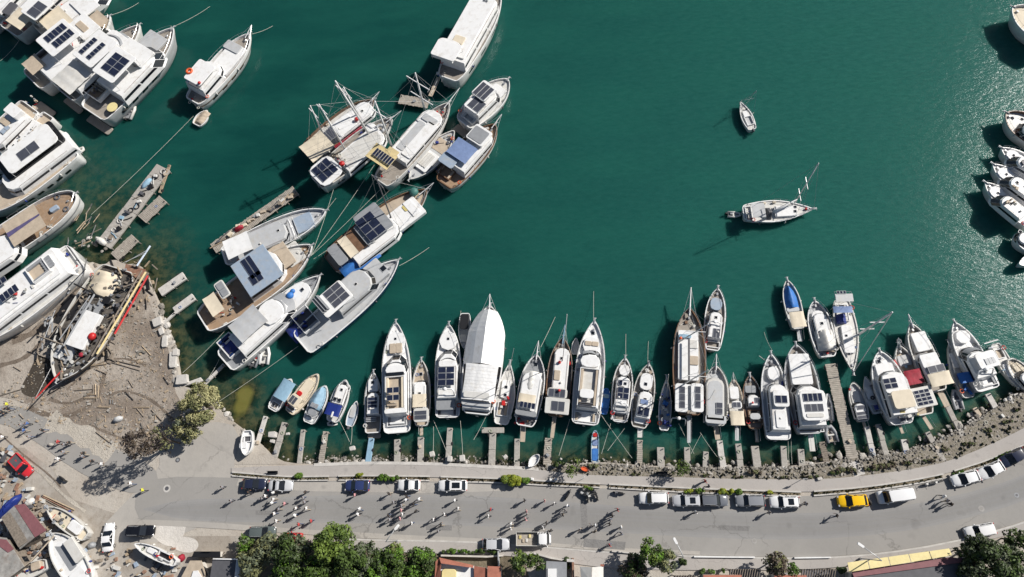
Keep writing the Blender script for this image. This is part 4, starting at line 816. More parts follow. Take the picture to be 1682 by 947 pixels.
Boat(GU,'two-masted gulet with cream awning aft and deep red side cushions, left one of three','gulet','D',(620,270),(150,640),175,2.1,deck='offwhite',shape='gulet',gun='wood',hull='hull_white',feats=[
 ('sprit',660,215),('cabin',590,300,340,520,120,0,1.2,'white',dict(rake=0.2)),('slab',460,400,350,500,110,1.2,1.4,'white'),('lump',500,412,32,1.3,'red'),
 ('awning',290,540,130,650,150,1.0,3.0,'cream',dict(ridge=0.3)),('solar',350,510,250,540,80,1.8,2,1,'solargrey'),('slab',540,470,330,600,22,0.1,0.55,'crimson'),
 ('mast',520,400,405,185,0.2,'white',dict(spread=(0.8,),sw=3)),('mast',262,520,170,315,0.18,'white',dict(spread=(0.75,),sw=3))])
tag_raft=None
# ---------- crop H
Boat(GU,'white gulet with grey solar roof, brown canopy and a bright blue tarpaulin aft','gulet','H',(1075,85),(420,590),225,2.2,deck='tan',shape='gulet',gun='wood',hull='hull_white',stripe='wood',port=4,feats=[
 ('sprit',1122,40),('slab',1020,175,840,330,140,0.1,0.9,'white'),('pad',985,180,955,235,120,0.9,'white',dict(n=1)),('slab',935,190,925,230,45,0.95,1.0,'brass'),('lump',990,110,60,0.2,'greentarp','green_bundle'),
 ('cabin',850,300,560,530,170,0,1.9,'white',dict(rake=0.2)),('roof',800,260,620,340,205,1.9,3.2,'grey'),('solar',745,290,640,375,170,3.3,2,3,'solar'),('roof',680,370,620,400,160,1.9,2.8,'grey'),
 ('slab',640,400,550,450,150,1.9,2.3,'wood'),('awning',560,440,520,500,150,1.2,2.5,'cream'),('roof',500,500,440,550,150,1.0,2.2,'grey'),('tarp',740,500,490,640,110,0.3,1.5,'blue'),
 ('mast',838,290,730,0,0.15,'dkgrey',dict(spread=(0.9,),sw=3.5))])
Boat(MY,'grey decked yacht with navy hull and five solar panels on a white top','yacht','H',(885,560),(225,1130),215,2.3,deck='ltgrey',hull='navyhull',gun='white',shape='yacht',port=6,feats=[
 ('slab',790,610,600,720,140,0.1,1.0,'ltgrey'),('cabin',660,650,450,870,170,0,2.0,'ltgrey',dict(rake=0.8)),('hatch',780,620,40,1.0),('roof',540,760,340,890,150,2.0,3.9,'white'),('solar',505,745,420,850,130,4.0,2,3,'solargrey'),
 ('seats',370,830,340,890,120,4.0,'grey'),('well',300,920,200,1000,150,0.2,0.9,'white','dkgrey','grey'),('clutter',260,940,180,1020,130,0.3,9,('navy','dkgrey','grey')),('tarp',230,1010,150,1080,120,-0.4,0.6,'navy')])
# ---------- crop G
Boat(MY,'yacht with smooth grey decks and a bright white tarpaulin over its stern','yacht','G',(1135,185),(440,500),190,2.0,deck='ltgrey',gun='white',shape='gulet',feats=[
 ('slab',1040,235,930,300,110,0.1,0.5,'bluegrey'),('cabin',860,310,620,400,150,0,1.9,'ltgrey',dict(rake=0.2,nose=0.6)),('frame',930,300,900,310,150,0.1,1.0,'white'),('arch',900,300,130,0,1.4),('awning',620,390,450,450,130,1.0,2.9,'white',dict(sag=0.03))])
Boat(MY,'wide timber-decked yacht with a blue-grey flat roof carrying four black solar panels','yacht','G',(1040,420),(300,940),250,2.4,deck='teak',gun='white',hull='hull_white',shape='gulet',stripe='wood',port=5,feats=[
 ('slab',960,440,860,520,140,0.1,0.3,'offwhite'),('clutter',1000,430,920,500,110,0.1,7,('green','offwhite','dkgrey')),('slab',880,450,780,540,170,0.9,1.1,'tan',dict(name='bench')),('cabin',800,500,560,680,205,0,2.6,'white',dict(rake=0.1)),
 ('roof',780,520,550,660,250,2.6,3.4,'bluegrey',dict(r=0.1)),('solar',660,550,590,590,150,3.5,2,1,'solar'),('solar',700,620,620,665,70,3.5,2,1,'solar'),
 ('roof',460,700,400,740,120,0.3,2.0,'offwhite'),('pad',450,700,410,735,100,2.0,'grey'),('awning',400,780,340,860,140,0.5,2.2,'cream'),('clutter',520,760,340,900,160,0.2,16,('offwhite','red','tan','dkgrey'))])
Boat(MY,'sleek white yacht with a round white dome roof and blue deck covers on its foredeck','yacht','I',(1135,50),(490,635),200,2.2,deck='grey',gun='white',port=0,shape='yacht',feats=[
 ('slab',1060,120,860,270,130,0.1,0.7,'white',dict(r=1.6)),('cabin',900,240,560,520,165,0,2.0,'white',dict(rake=0.7,nose=0.6)),('screen',935,190,850,250,150,1.2,2.1,'grey'),('slab',860,240,740,350,150,2.0,2.4,'white',dict(r=1.4)),
 ('awning',740,310,540,430,150,2.0,3.2,'ltgrey',dict(ridge=0.2)),('lump',935,190,50,0.7,'blue','blue_cover'),('lump',950,158,34,0.7,'blue','blue_cover'),('hatch',1015,145,22,0.8),
 ('well',560,480,480,560,140,0.1,0.9,'white','navy','navyhull'),('clutter',520,520,470,600,120,0.2,8,('navy','bluegrey','dkgrey'))])
rib('white inflatable with tubes open aft beside the dome-roofed yacht','I',(770,520),(750,650),75,'white','offwhite')
rib('dark inflatable with red gear, left of a white one by the dome-roofed yacht','I',(715,560),(670,665),68,'grey','dkgrey',stuff=('red','offwhite'))
# ---------- small boats lower left (crop U)
Boat(FB,'small boat under a flat light blue cover, leftmost of the little boats','boat','U',(655,198),(505,440),110,0.7,shape='fish',deck='ltgrey',rail=False,feats=[('awning',645,215,550,350,105,0.2,1.5,'skyblue',dict(sag=0.05,ridge=0.15)),('well',540,380,510,425,60,0,0.3),('hatch',520,400,22,0.3)])
Boat(FB,'cream coloured fishing boat with a red cushion and a grey solar panel','boat','U',(865,160),(640,460),120,0.9,shape='fish',deck='cream',gun='cream',hull='cream',feats=[('slab',820,210,700,350,70,0.1,0.45,'cream'),('slab',735,300,700,322,40,0.46,0.6,'red',dict(name='cushion')),('roof',710,330,650,400,90,0.2,1.6,'cream'),('solar',690,335,650,385,55,1.7,1,2,'solargrey'),('well',660,410,640,440,70,0,0.4)])
Boat(FB,'boat with a grey-blue cover over its whole foredeck and two faint panels','boat','U',(925,250),(785,540),120,0.9,shape='fish',deck='ltgrey',feats=[('tarp',910,265,810,420,112,0.3,1.3,'skyblue',dict(taper=0.75)),('solar',850,390,820,420,60,1.35,1,2,'grey'),('roof',835,440,800,480,70,0.1,1.3,'grey'),('slab',800,500,780,525,60,0.1,0.3,'white')])
Boat(FB,'white boat with a dark blue canopy over its cockpit and two black roof windows','boat','U',(1082,205),(970,530),125,1.0,shape='fish',deck='offwhite',feats=[('cabin',1070,250,1000,390,90,0,0.9,'white',dict(rake=0.6)),('hatch',995,355,30,1.0),('hatch',1030,365,30,1.0),('awning',1005,395,955,480,115,0.3,1.8,'navy'),('slab',975,450,970,500,14,1.8,1.9,'white')])
rib('small grey dinghy across the stern of the boat with the dark blue canopy','U',(935,550),(1010,530),50,'offwhite','grey')
Boat(RB,'small open white dinghy with pale lining and an outboard','rowing boat','U',(1165,370),(1105,565),75,0.5,shape='open',deck='bluegrey',rail=False,feats=[('slab',1150,400,1120,500,40,0.02,0.2,'ltgrey',dict(name='thwart')),('outboard',)])
Boat(FB,'white motorboat standing on trestles ashore beside the first jetty','boat','U',(300,795),(315,600),90,0.9,z0=1.2,shape='fish',deck='white',rail=False,feats=[('slab',275,740,285,690,60,0.05,0.3,'white'),('well',310,690,320,640,60,0.0,0.3,'white','dkgrey','grey')])
# ---------- crop M
Boat(MY,'small cruiser with grey foredeck and navy roof panel, left of the beige-decked yacht','yacht','M',(72,430),(68,735),84,1.1,deck='greyteak',plat=0.8,shape='yacht',bulwark=0.25,feats=[('slab',70,465,68,530,50,0.1,0.6,'white'),('hatch',68,482,16,0.6),('cabin',68,535,66,640,60,0,1.5,'white',dict(rake=0.5)),('solar',66,555,66,610,50,1.6,3,1,'solar'),('seats',60,655,60,680,50,0.1,'ltgrey')])
Boat(MY,'long sleek white yacht with beige fly deck carrying two stacked dark solar panels','yacht','M',(184,178),(190,735),146,1.9,deck='white',bulwark=0.3,gun='white',plat=0.0,port=5,feats=[
 ('slab',182,225,184,340,90,0.1,0.5,'white',dict(r=1.5)),('pad',182,285,183,335,64,0.5,'tan'),('hatch',182,263,13,0.5),('cabin',180,370,184,640,104,0,1.9,'white',dict(rake=0.8,nose=0.7)),('screen',180,345,181,395,98,0.6,2.0),('slab',180,395,181,440,100,1.9,2.3,'white',dict(r=1)),
 ('slab',177,430,178,446,94,2.0,2.5,'glass',dict(name='dark_band')),('well',178,450,178,615,98,2.0,0.6,'white','tan','cream'),('solar',169,505,169,535,64,3.6,1,2),('solar',169,543,169,573,64,3.6,1,2),('seats',165,585,165,600,50,2.1,'tan'),('slab',180,612,182,636,112,1.9,2.6,'white'),
 ('well',188,645,190,700,100,0.0,0.5,'white','dkgrey','grey'),('slab',188,680,189,690,75,0.5,0.7,'white')])
Boat(FB,'slim white boat with tan foredeck, cream soft top and one grey solar panel','boat','M',(312,368),(312,700),92,1.2,deck='tan',shape='fish',gun='offwhite',fend=3,feats=[('hatch',310,440,18,0.1),('slab',302,480,300,530,60,0.1,1.0,'white'),('cabin',302,480,305,640,62,0,1.2,'white'),('awning',301,540,301,605,70,1.2,1.9,'cream'),('roof',310,610,310,680,76,0.3,2.1,'offwhite'),('solar',308,622,308,668,62,2.2,2,1,'solargrey'),('gang',312,702,312,748,16,-0.1)])
Boat(MY,'white yacht with a six-cell dark solar roof and a white radar arch','yacht','M',(450,188),(443,658),132,1.7,deck='white',bulwark=0.3,port=4,feats=[('slab',447,225,446,320,90,0.1,0.6,'white',dict(r=1.5)),('hatch',447,263,14,0.6),('cabin',444,340,440,560,100,0,1.9,'white',dict(rake=0.7,nose=0.7)),('screen',445,330,444,372,82,0.8,2.0),('slab',441,372,441,402,85,1.9,2.2,'white'),('solar',437,402,434,498,84,2.5,3,2),('arch',431,515,84,1.9,3.2),('slab',434,545,433,620,96,1.0,1.25,'grey'),('well',440,600,440,650,100,0,0.4,'white','navyhull','dkgrey')])
Boat(RB,'small white boat with a long black canopy, behind the bow of the tented gulet','boat','M',(524,312),(532,135),62,0.7,deck='ltgrey',shape='open',rail=False,feats=[('roof',524,215,530,138,44,0.2,1.5,'black'),('slab',523,240,522,280,36,0.0,0.2,'offwhite')])
Boat(GU,'large gulet wrapped under a white ridged tent with a stained flat white stern roof','gulet','M',(658,95),(588,640),196,2.4,deck='greyteak',shape='gulet',gun='white',port=3,feats=[('sprit',655,38,0.14),('gable',655,115,618,390,186,0.9,2.9,'white'),('awning',618,390,592,570,165,0.9,2.6,'tentwhite',dict(sag=0.05,ridge=0.18)),('roof',587,575,585,600,150,0.3,1.9,'ltgrey'),('cabin',590,560,586,615,140,0,1.5,'white',dict(frontwin=False)),('slab',590,530,586,560,130,2.6,2.63,'offwhite')])
Boat(SY,'narrow white sailing boat without a boom between the tented gulet and the grey-decked boat','sailboat','M',(757,382),(712,692),98,1.0,deck='offwhite',shape='sail',feats=[('slab',740,470,730,560,46,0.05,0.35,'white'),('hatch',737,505,16,0.36),('hatch',733,545,16,0.36),('well',724,580,716,650,54,0,0.35,'white','grey','tan'),('clutter',735,540,722,620,40,0.2,5,('grey','red','offwhite')),('mast',738,500,776,310,0.05,'metal',dict(spread=(),z0=0.3,stays=False))])
# ---------- crop N
Boat(GU,'broad white boat with grey foredeck, cream awning and a row of small panels','boat','N',(190,340),(128,700),128,1.5,deck='grey',shape='gulet',gun='white',feats=[('sprit',197,272,0.12),('cabin',165,430,140,640,100,0,1.7,'white',dict(rake=0.2)),('tarp',170,425,150,520,95,1.0,1.9,'offwhite'),('hatch',183,392,22,0.1),('awning',140,540,138,585,86,1.7,2.3,'cream'),('solar',143,580,140,612,80,2.5,1,4),('roof',134,620,131,650,110,1.0,2.0,'grey'),('clutter',130,655,126,690,90,0.1,10,('dkgrey','red','wood','black')),('gang',122,700,117,780,24,-0.4,'tan')])
Boat(GU,'wood railed gulet with a pale stern canopy holding four dark panels and red gear forward','gulet','N',(320,258),(285,650),126,1.6,deck='greyteak',shape='gulet',gun='wood',port=3,feats=[('sprit',330,192,0.12,'skyblue'),('cabin',318,310,298,540,76,0,1.2,'white',dict(rake=0.2)),('lump',303,380,18,1.2,'red'),('slab',355,375,340,395,22,0.2,0.7,'red',dict(name='folded_sail')),('pad',292,420,288,470,32,1.2,'tan',dict(n=1)),('roof',292,510,290,560,100,0.6,2.0,'offwhite'),('solar',290,513,290,556,84,2.1,1,3,'solargrey'),('roof',293,560,287,640,122,0.6,2.1,'offwhite',dict(r=0.2)),('solar',296,575,294,625,68,2.2,1,2,'solargrey'),('lump',301,521,16,2.2,'red'),('mast',318,380,340,140,0.07,'white',dict(spread=(),stays=False)),('gang',278,655,265,760,18,-0.5,'tan')])
Boat(MY,'large white yacht with domed forward roof, just left of the small blue open boat','yacht','N',(478,172),(430,692),150,1.9,deck='white',bulwark=0.35,gun='white',port=5,fend=3,feats=[('hatch',470,235,20,0.1),('slab',465,250,460,340,88,0.1,0.7,'white',dict(r=1.5)),('pad',465,275,463,298,70,0.7,'tan'),('cabin',462,345,448,610,104,0,2.0,'white',dict(rake=0.9,nose=0.8)),('screen',461,315,459,342,84,0.7,1.5,'grey'),('slab',458,345,456,405,100,1.7,2.4,'white',dict(r=1.6)),('well',455,410,440,600,98,2.0,0.6,'white','offwhite','tan'),('roof',440,515,437,560,70,2.0,3.0,'white'),('seats',435,580,433,605,70,2.0,'dkgrey'),('well',432,630,430,680,110,0,0.5,'white','ltgrey','tan'),('clutter',430,640,430,685,100,0.2,6,('tan','offwhite','grey'))])
Boat(RB,'small grey dinghy between the bows of the wood railed gulet and the domed yacht','rowing boat','N',(386,258),(378,340),36,0.5,deck='ltgrey',shape='open',rail=False,hull='ltgrey')
Boat(RB,'little bright blue open boat beside the large white yacht','rowing boat','N',(540,510),(520,640),46,0.5,deck='blue',hull='skyblue',gun='blue',shape='barge',bulwark=0.25,rail=False,feats=[('slab',536,540,533,560,38,0.0,0.15,'skyblue',dict(name='thwart')),('slab',530,585,527,612,34,0.0,0.3,'blue',dict(name='cover'))])
Boat(MY,'white boat with an L of dark solar panels and dark cockpit aft','yacht','N',(632,358),(603,680),104,1.2,deck='greyteak',shape='fish',gun='white',feats=[('slab',630,390,626,450,54,0.1,0.6,'white',dict(r=1)),('cabin',626,455,612,600,72,0,1.3,'white',dict(rake=0.6)),('solar',623,505,621,565,60,1.5,2,2),('solar',610,468,609,498,20,1.5,1,1),('hatch',632,488,16,1.3),('arch',612,585,60,1.0,2.2),('slab',612,590,608,635,80,0.6,0.8,'ltgrey'),('well',605,635,602,672,84,0,0.35,'white','dkgrey','dkgrey')])
Boat(MY,'white boat with two dark roof panels and a small blue one ahead of them','yacht','N',(750,388),(700,708),108,1.2,deck='greyteak',shape='fish',gun='offwhite',fend=2,feats=[('clutter',748,405,744,440,50,0.1,5,('red','tan','offwhite')),('slab',742,435,735,520,64,0.1,0.8,'white',dict(r=0.8)),('hatch',735,490,18,0.8),('cabin',738,530,718,660,72,0,1.4,'white'),('solar',729,566,727,592,42,1.5,1,1,'slateblue'),('solar',726,604,722,650,60,1.6,1,2),('slab',715,665,711,690,74,0.1,0.5,'white'),('lump',735,685,12,0.5,'black'),('gang',706,705,705,758,24,-0.1,'offwhite')])
Boat(SY,'slim boat full of dark blue sail bags and gear','sailboat','N',(840,458),(826,722),64,0.8,deck='ltgrey',shape='sail',feats=[('slab',838,510,836,560,30,0.05,0.4,'bluegrey'),('clutter',836,540,830,700,46,0.1,22,('navy','blue','navy','offwhite','dkgrey')),('mast',838,560,850,440,0.05,'metal',dict(spread=(),stays=False))])
# ---------- crop O
Boat(GU,'large two-masted wooden gulet with brown rails and two columns of panels aft','gulet','O',(150,158),(150,662),156,2.0,deck='greyteak',shape='gulet',gun='wood',hull='wood',feats=[('sprit',158,62,0.16),('slab',145,265,145,500,96,0.1,1.0,'white'),('pad',172,385,170,428,44,1.0,'tan',dict(n=1)),('pad',170,310,168,350,40,1.0,'offwhite',dict(n=1)),('slab',130,283,130,300,60,1.0,1.3,'skyblue',dict(name='folded_awning')),('lump',110,300,16,1.0,'orange'),('roof',110,515,115,650,60,0.5,2.2,'white'),('roof',190,515,185,650,60,0.5,2.2,'white'),('slab',152,520,152,640,50,1.2,1.6,'white'),('solar',117,528,118,632,28,2.3,3,1,'solargrey'),('solar',192,528,190,632,28,2.3,3,1,'solargrey'),('clutter',150,180,150,250,70,0.1,8,('tan','offwhite','wood')),('mast',104,318,240,235,0.13,'white',dict(spread=(0.6,),sw=3,z0=0.9)),('mast',122,520,238,452,0.13,'white',dict(spread=(0.6,),sw=3,z0=0.9)),('slab',148,300,150,500,9,2.0,2.15,'dkgrey',dict(name='boom')),('arch',100,680,70,-0.6,0.6,'metal'),('gang',148,662,148,795,16,-0.6,'ltgrey')])
Boat(MY,'white cruiser with a square dark panel, moored outside the wooden gulet','yacht','O',(285,65),(258,358),98,1.3,deck='greyteak',shape='fish',gun='white',fend=2,feats=[('slab',278,110,276,170,56,0.1,0.6,'bluegrey',dict(r=0.8)),('cabin',276,180,270,300,62,0,1.4,'white',dict(rake=0.6)),('arch',270,225,60,0.8,1.9),('solar',279,255,278,302,34,1.5,1,2,'solargrey'),('well',262,315,259,345,66,0,0.4,'white','greyteak','offwhite')])
Boat(GU,'broad pale boat with a small off-centre panel beside the wooden gulet','boat','O',(275,430),(275,712),122,1.5,deck='ltgrey',shape='gulet',gun='offwhite',feats=[('sprit',278,375,0.12),('cabin',270,490,275,690,86,0,1.7,'offwhite',dict(rake=0.2,roof='ltgrey')),('solar',293,604,292,660,32,1.9,2,1,'solargrey'),('roof',275,665,275,705,100,0.4,1.7,'ltgrey'),('mast',240,600,270,545,0.05,'white',dict(spread=(),stays=False)),('gang',275,712,285,780,24,-0.5,'tan')])
Boat(FB,'slim white boat with a square cream canopy aft, left of the brown wooden boat','boat','O',(358,495),(378,712),72,1.1,deck='offwhite',shape='fish',gun='tan',hull='hull_white',feats=[('sprit',357,462,0.07),('slab',360,530,364,588,42,0.1,1.0,'white'),('roof',373,598,375,635,48,0.4,1.7,'white'),('solar',373,602,375,628,40,1.8,1,2,'solargrey'),('awning',377,645,379,712,66,0.4,1.9,'cream'),('gang',375,715,375,785,18,-0.3,'ltgrey')])
Boat(FB,'brown wooden boat with a grey deck cover, left of the bluish white cruiser','boat','O',(435,476),(462,728),88,1.1,deck='greyteak',shape='fish',gun='wood',hull='wood',feats=[('slab',437,525,442,560,54,0.1,0.6,'grey'),('cabin',452,570,455,620,52,0,1.3,'white'),('solar',470,580,472,608,24,1.4,1,1,'solargrey'),('well',458,640,462,700,62,0,0.5,'wood','dkgrey','tan'),('roof',460,655,462,685,50,0.3,1.4,'ltgrey'),('lump',450,605,12,1.4,'red'),('gang',466,730,470,792,16,-0.3)])
Boat(MY,'bluish white cruiser with one long white cabin and a dark panel in its middle','yacht','O',(535,374),(572,780),124,1.8,deck='ltgrey',hull='ltgrey',shape='yacht',gun='white',port=4,feats=[('clutter',535,395,540,440,60,0.1,6,('grey','offwhite','dkgrey')),('slab',545,435,550,500,56,0.1,0.7,'white',dict(r=0.8)),('cabin',570,520,583,735,84,0,1.8,'white',dict(rake=0.3)),('roof',582,545,585,625,74,1.8,2.4,'white'),('solar',584,570,585,608,58,2.5,1,2,'solar'),('slab',582,640,585,725,50,1.8,1.95,'white'),('slab',570,745,572,775,110,-0.1,0.4,'white')])
Boat(MY,'white motor yacht with blunt white foredeck and a bridge roof of six dark panes','yacht','O',(652,330),(718,752),158,1.9,deck='greyteak',gun='ltgrey',hull='ltgrey',shape='gulet',port=3,feats=[('slab',662,375,688,520,98,0.1,1.0,'white',dict(r=0.3)),('cabin',715,530,735,715,120,0,2.3,'white',dict(rake=0.5)),('roof',733,545,743,690,122,2.3,3.3,'white',dict(r=0.7)),('solar',730,560,735,600,92,3.4,1,4,'solar'),('solar',738,610,742,648,88,3.4,1,3,'solargrey'),('slab',744,655,746,675,84,3.3,3.4,'offwhite'),('well',722,710,728,745,120,0,0.5,'white','greyteak'),('gang',722,752,732,835,26,-0.8,'offwhite')])
# ---------- crop p
Boat(FB,'narrow boat with a bright blue tarpaulin forward and a cream canopy aft','boat','p',(66,55),(120,285),80,1.0,deck='ltgrey',shape='fish',gun='offwhite',hull='ltgrey',rail=False,feats=[('tarp',70,85,92,185,66,0.2,1.1,'blue',dict(taper=0.6)),('slab',92,185,95,205,60,0.1,0.5,'ltgrey'),('awning',112,205,122,278,70,0.2,1.9,'cream',dict(sag=0.03)),('gang',122,290,128,345,22,-0.4,'ltgrey')])
Boat(MY,'white cruiser with a canvas-covered cockpit, beside the head of the long pier','yacht','p',(195,152),(258,418),112,1.2,deck='ltgrey',shape='fish',gun='white',fend=2,feats=[('slab',205,200,222,260,60,0.1,0.7,'white',dict(r=0.8)),('cabin',215,215,250,330,70,0,1.0,'white',dict(rake=0.6)),('tarp',240,290,262,385,88,0.6,1.6,'offwhite'),('clutter',250,390,258,412,70,0.1,5)])
Boat(SY,'white sailing yacht with blue spray hood and bimini, bow towards the shore','sailboat','p',(378,492),(322,150),108,1.2,deck='offwhite',shape='sail',gun='offwhite',feats=[('slab',362,400,345,270,50,0.05,0.45,'white'),('hatch',358,405,14,0.46),('hatch',345,318,12,0.46),('awning',333,180,328,210,92,0.5,2.2,'slateblue'),('tarp',328,215,322,258,48,0.2,1.2,'navy'),('well',330,250,325,170,56,0,0.4,'white','tan','offwhite'),('frame',335,160,330,110,80,0.5,2.2),('solar',337,120,335,158,84,2.4,1,1,'ltgrey'),('solar',322,106,321,122,46,2.5,1,3,'solar'),('mast',385,325,562,208,0.2,'white',dict(spread=(0.35,0.62),sw=2.2,boom=(330,345),z0=0.4,furl=True))])
rib('small white tender on the right side of the long pier','p',(258,590),(270,720),42,'white','ltgrey')
rib('grey tender below the white one by the long pier','p',(262,742),(285,822),66,'grey','tan')
Boat(FB,'small white boat with red mark and two dark panels, right of the long pier','boat','p',(375,538),(428,722),72,0.9,deck='ltgrey',shape='fish',gun='offwhite',feats=[('lump',362,572,12,0.3,'red'),('slab',382,580,395,640,40,0.1,0.4,'offwhite'),('cabin',408,640,420,700,50,0,1.2,'white'),('solar',413,645,415,668,36,1.3,1,1,'solargrey'),('solar',420,675,422,712,52,1.3,2,1,'solargrey'),('gang',425,722,440,770,14,-0.2)])
Boat(SY,'short white sailing boat with one dark blue cockpit cover','sailboat','p',(432,512),(496,685),64,0.8,deck='white',shape='sail',feats=[('slab',445,560,465,620,34,0.05,0.35,'white'),('ring',468,612,20,0.4,'black','coiled_hose'),('solar',484,643,488,670,24,0.8,1,1,'navy'),('well',480,640,492,680,44,0,0.3,'white','dkgrey')])
Boat(MY,'wide white motor yacht with four solar panes forward and a cream roof aft','yacht','p',(502,390),(610,735),150,1.8,deck='white',hull='ltgrey',gun='white',shape='fish',port=5,feats=[('hatch',498,440,20,0.2),('slab',515,450,545,520,84,0.1,0.8,'white'),('cabin',570,490,620,690,118,0,2.1,'white',dict(rake=0.4)),('roof',560,500,590,585,105,2.1,2.6,'white'),('solar',545,518,562,568,64,2.7,2,2,'solar'),('roof',605,575,625,660,100,2.1,3.2,'cream'),('clutter',630,665,635,700,100,1.6,12,('brass','offwhite','dkgrey')),('solar',625,703,630,725,60,0.9,1,2,'solargrey'),('gang',595,735,612,780,14,-0.5)])
Boat(FB,'boat with a crimson tarpaulin amidships and a roof of twelve square panels','boat','p',(592,362),(720,690),108,1.4,deck='tan',shape='gulet',gun='offwhite',feats=[('sprit',590,328,0.1,'metal'),('ring',592,345,26,0.6,'dkgrey','winch_drum'),('lump',628,465,16,0.2,'skyblue'),('slab',570,430,590,470,10,0.2,0.7,'red',dict(name='side_board')),('slab',610,410,630,460,60,0.1,0.4,'ltgrey'),('awning',650,480,685,545,82,0.3,1.9,'crimson',dict(sag=0.35)),('roof',695,560,725,655,102,0.3,2.2,'offwhite',dict(r=0.15)),('solar',697,572,722,645,74,2.3,4,3,'solar'),('gang',705,692,748,760,18,-0.4)])
Boat(MY,'white boat with two white deck panels, dark panes and a large cream awning','boat','Q',(250,132),(400,495),122,1.7,deck='greyteak',shape='gulet',gun='offwhite',hull='ltgrey',feats=[('sprit',234,82,0.13),('slab',285,180,325,280,80,0.1,0.9,'white'),('cabin',340,300,400,440,100,0,1.7,'white',dict(rake=0.4)),('slab',335,295,370,365,96,1.7,1.95,'white'),('solar',382,355,392,395,90,2.1,1,2,'solargrey'),('awning',398,395,425,465,120,0.6,2.4,'cream'),('gang',405,500,445,580,30,-0.5,'tan')])
rib('grey inflatable dinghy under the cream awning boat','Q',(483,488),(512,595),60,'ltgrey','grey')
Boat(SY,'sailing boat with dark blue covers and a blue biminied stern','sailboat','Q',(452,235),(562,530),84,1.0,deck='offwhite',shape='sail',gun='offwhite',feats=[('slab',475,290,505,370,44,0.05,0.4,'white'),('tarp',525,330,560,400,26,0.2,0.9,'navy'),('awning',535,395,560,450,80,0.4,1.8,'blue'),('tarp',515,400,530,430,40,0.3,1.0,'navy'),('clutter',545,460,560,510,50,0.1,8,('blue','offwhite','grey')),('mast',500,330,445,230,0.06,'white',dict(spread=(),stays=False))])
Boat(MY,'large white flybridge yacht with a pale square roof panel and white T-shaped stern seat','yacht','Q',(482,125),(668,488),136,1.8,deck='white',gun='white',hull='ltgrey',shape='yacht',port=5,feats=[('slab',510,170,550,240,76,0.1,0.7,'white',dict(r=1.4)),('screen',575,255,600,285,84,0.7,1.9,'grey'),('cabin',600,285,655,420,110,0,2.0,'white',dict(rake=0.7)),('roof',640,285,680,370,108,2.0,3.3,'white'),('solar',668,315,685,350,56,3.4,1,3,'ltgrey'),('arch',650,380,90,2.0,3.2),('well',655,410,668,470,90,0,0.6,'white','greyteak','grey'),('slab',660,455,664,468,60,0.6,0.8,'white')])
Boat(SY,'slim white sailing yacht with a blue sail cover, bow towards the rocks','sailboat','Q',(832,484),(700,245),70,1.0,deck='offwhite',shape='sail',gun='offwhite',feats=[('slab',790,420,755,350,34,0.05,0.35,'white'),('slab',765,378,735,388,16,0.6,0.9,'skyblue',dict(name='sail_cover')),('well',740,320,715,270,44,0,0.35,'white','tan'),('frame',700,262,685,225,70,0.5,2.0),('solar',690,225,670,238,80,2.2,1,2,'offwhite'),('solar',682,258,679,266,30,2.1,1,1,'navy')])
Boat(FB,'white boat with beige cushions cut off by the right edge of the photo','boat','Q',(775,320),(905,480),92,1.2,deck='cream',shape='fish',gun='offwhite',feats=[('pad',810,340,850,400,50,0.1,'cream',dict(n=2)),('cabin',860,400,900,460,60,0,1.3,'white')])
# ---------- right edge (crops T, S)
Boat(GU,'boat with a brown rim and three round hatches, at the right edge','boat','T',(212,82),(480,260),150,1.8,deck='offwhite',shape='gulet',gun='wood',hull='hull_white',feats=[('hatch',245,115,20,0.1),('hatch',290,155,22,0.1),('hatch',300,120,16,0.1),('cabin',320,150,440,230,90,0,1.6,'white')])
for lab,b_,s_,w_ in (('white yacht at the right edge, just below the brown-rimmed boat',(185,278),(450,440),92),('white yacht at the right edge, second below the brown-rimmed boat',(138,368),(430,590),104),('white yacht at the right edge, third below the brown-rimmed boat',(95,470),(370,700),104)):
    dx,dy=s_[0]-b_[0],s_[1]-b_[1]; q=lambda t,o=0:(b_[0]+dx*t,b_[1]+dy*t)
    Boat(MY,lab,'yacht','T',b_,s_,w_,1.6,deck='white',gun='white',shape='yacht',bulwark=0.3,feats=[('slab',*q(.12),*q(.38),w_*.6,0.1,0.6,'white',dict(r=1)),('hatch',*q(.26),14,0.6),('cabin',*q(.38),*q(.8),w_*.7,0,1.8,'white',dict(rake=0.8)),('clutter',*q(.45),*q(.75),w_*.6,1.8,6,('tan','dkgrey','offwhite'))])
Boat(FB,'small white boat with a row of black windows, at the right edge','boat','T',(272,770),(440,860),90,1.2,deck='white',shape='barge',feats=[('cabin',290,760,400,830,60,0,1.0,'white'),('hatch',290,745,18,0.4),('hatch',287,775,18,0.4)])
Boat(FB,'tip of a white boat at the right edge, lowest of those there','boat','T',(285,925),(460,860),70,1.2,deck='offwhite',shape='fish',rail=False)
Boat(MY,'tan decked bow poking in at the top right corner','yacht','S',(655,85),(1500,560),420,2.4,deck='cream',shape='gulet',gun='white',feats=[('hatch',775,170,22,0.1),('cabin',1000,280,1300,450,240,0,2.0,'white')])
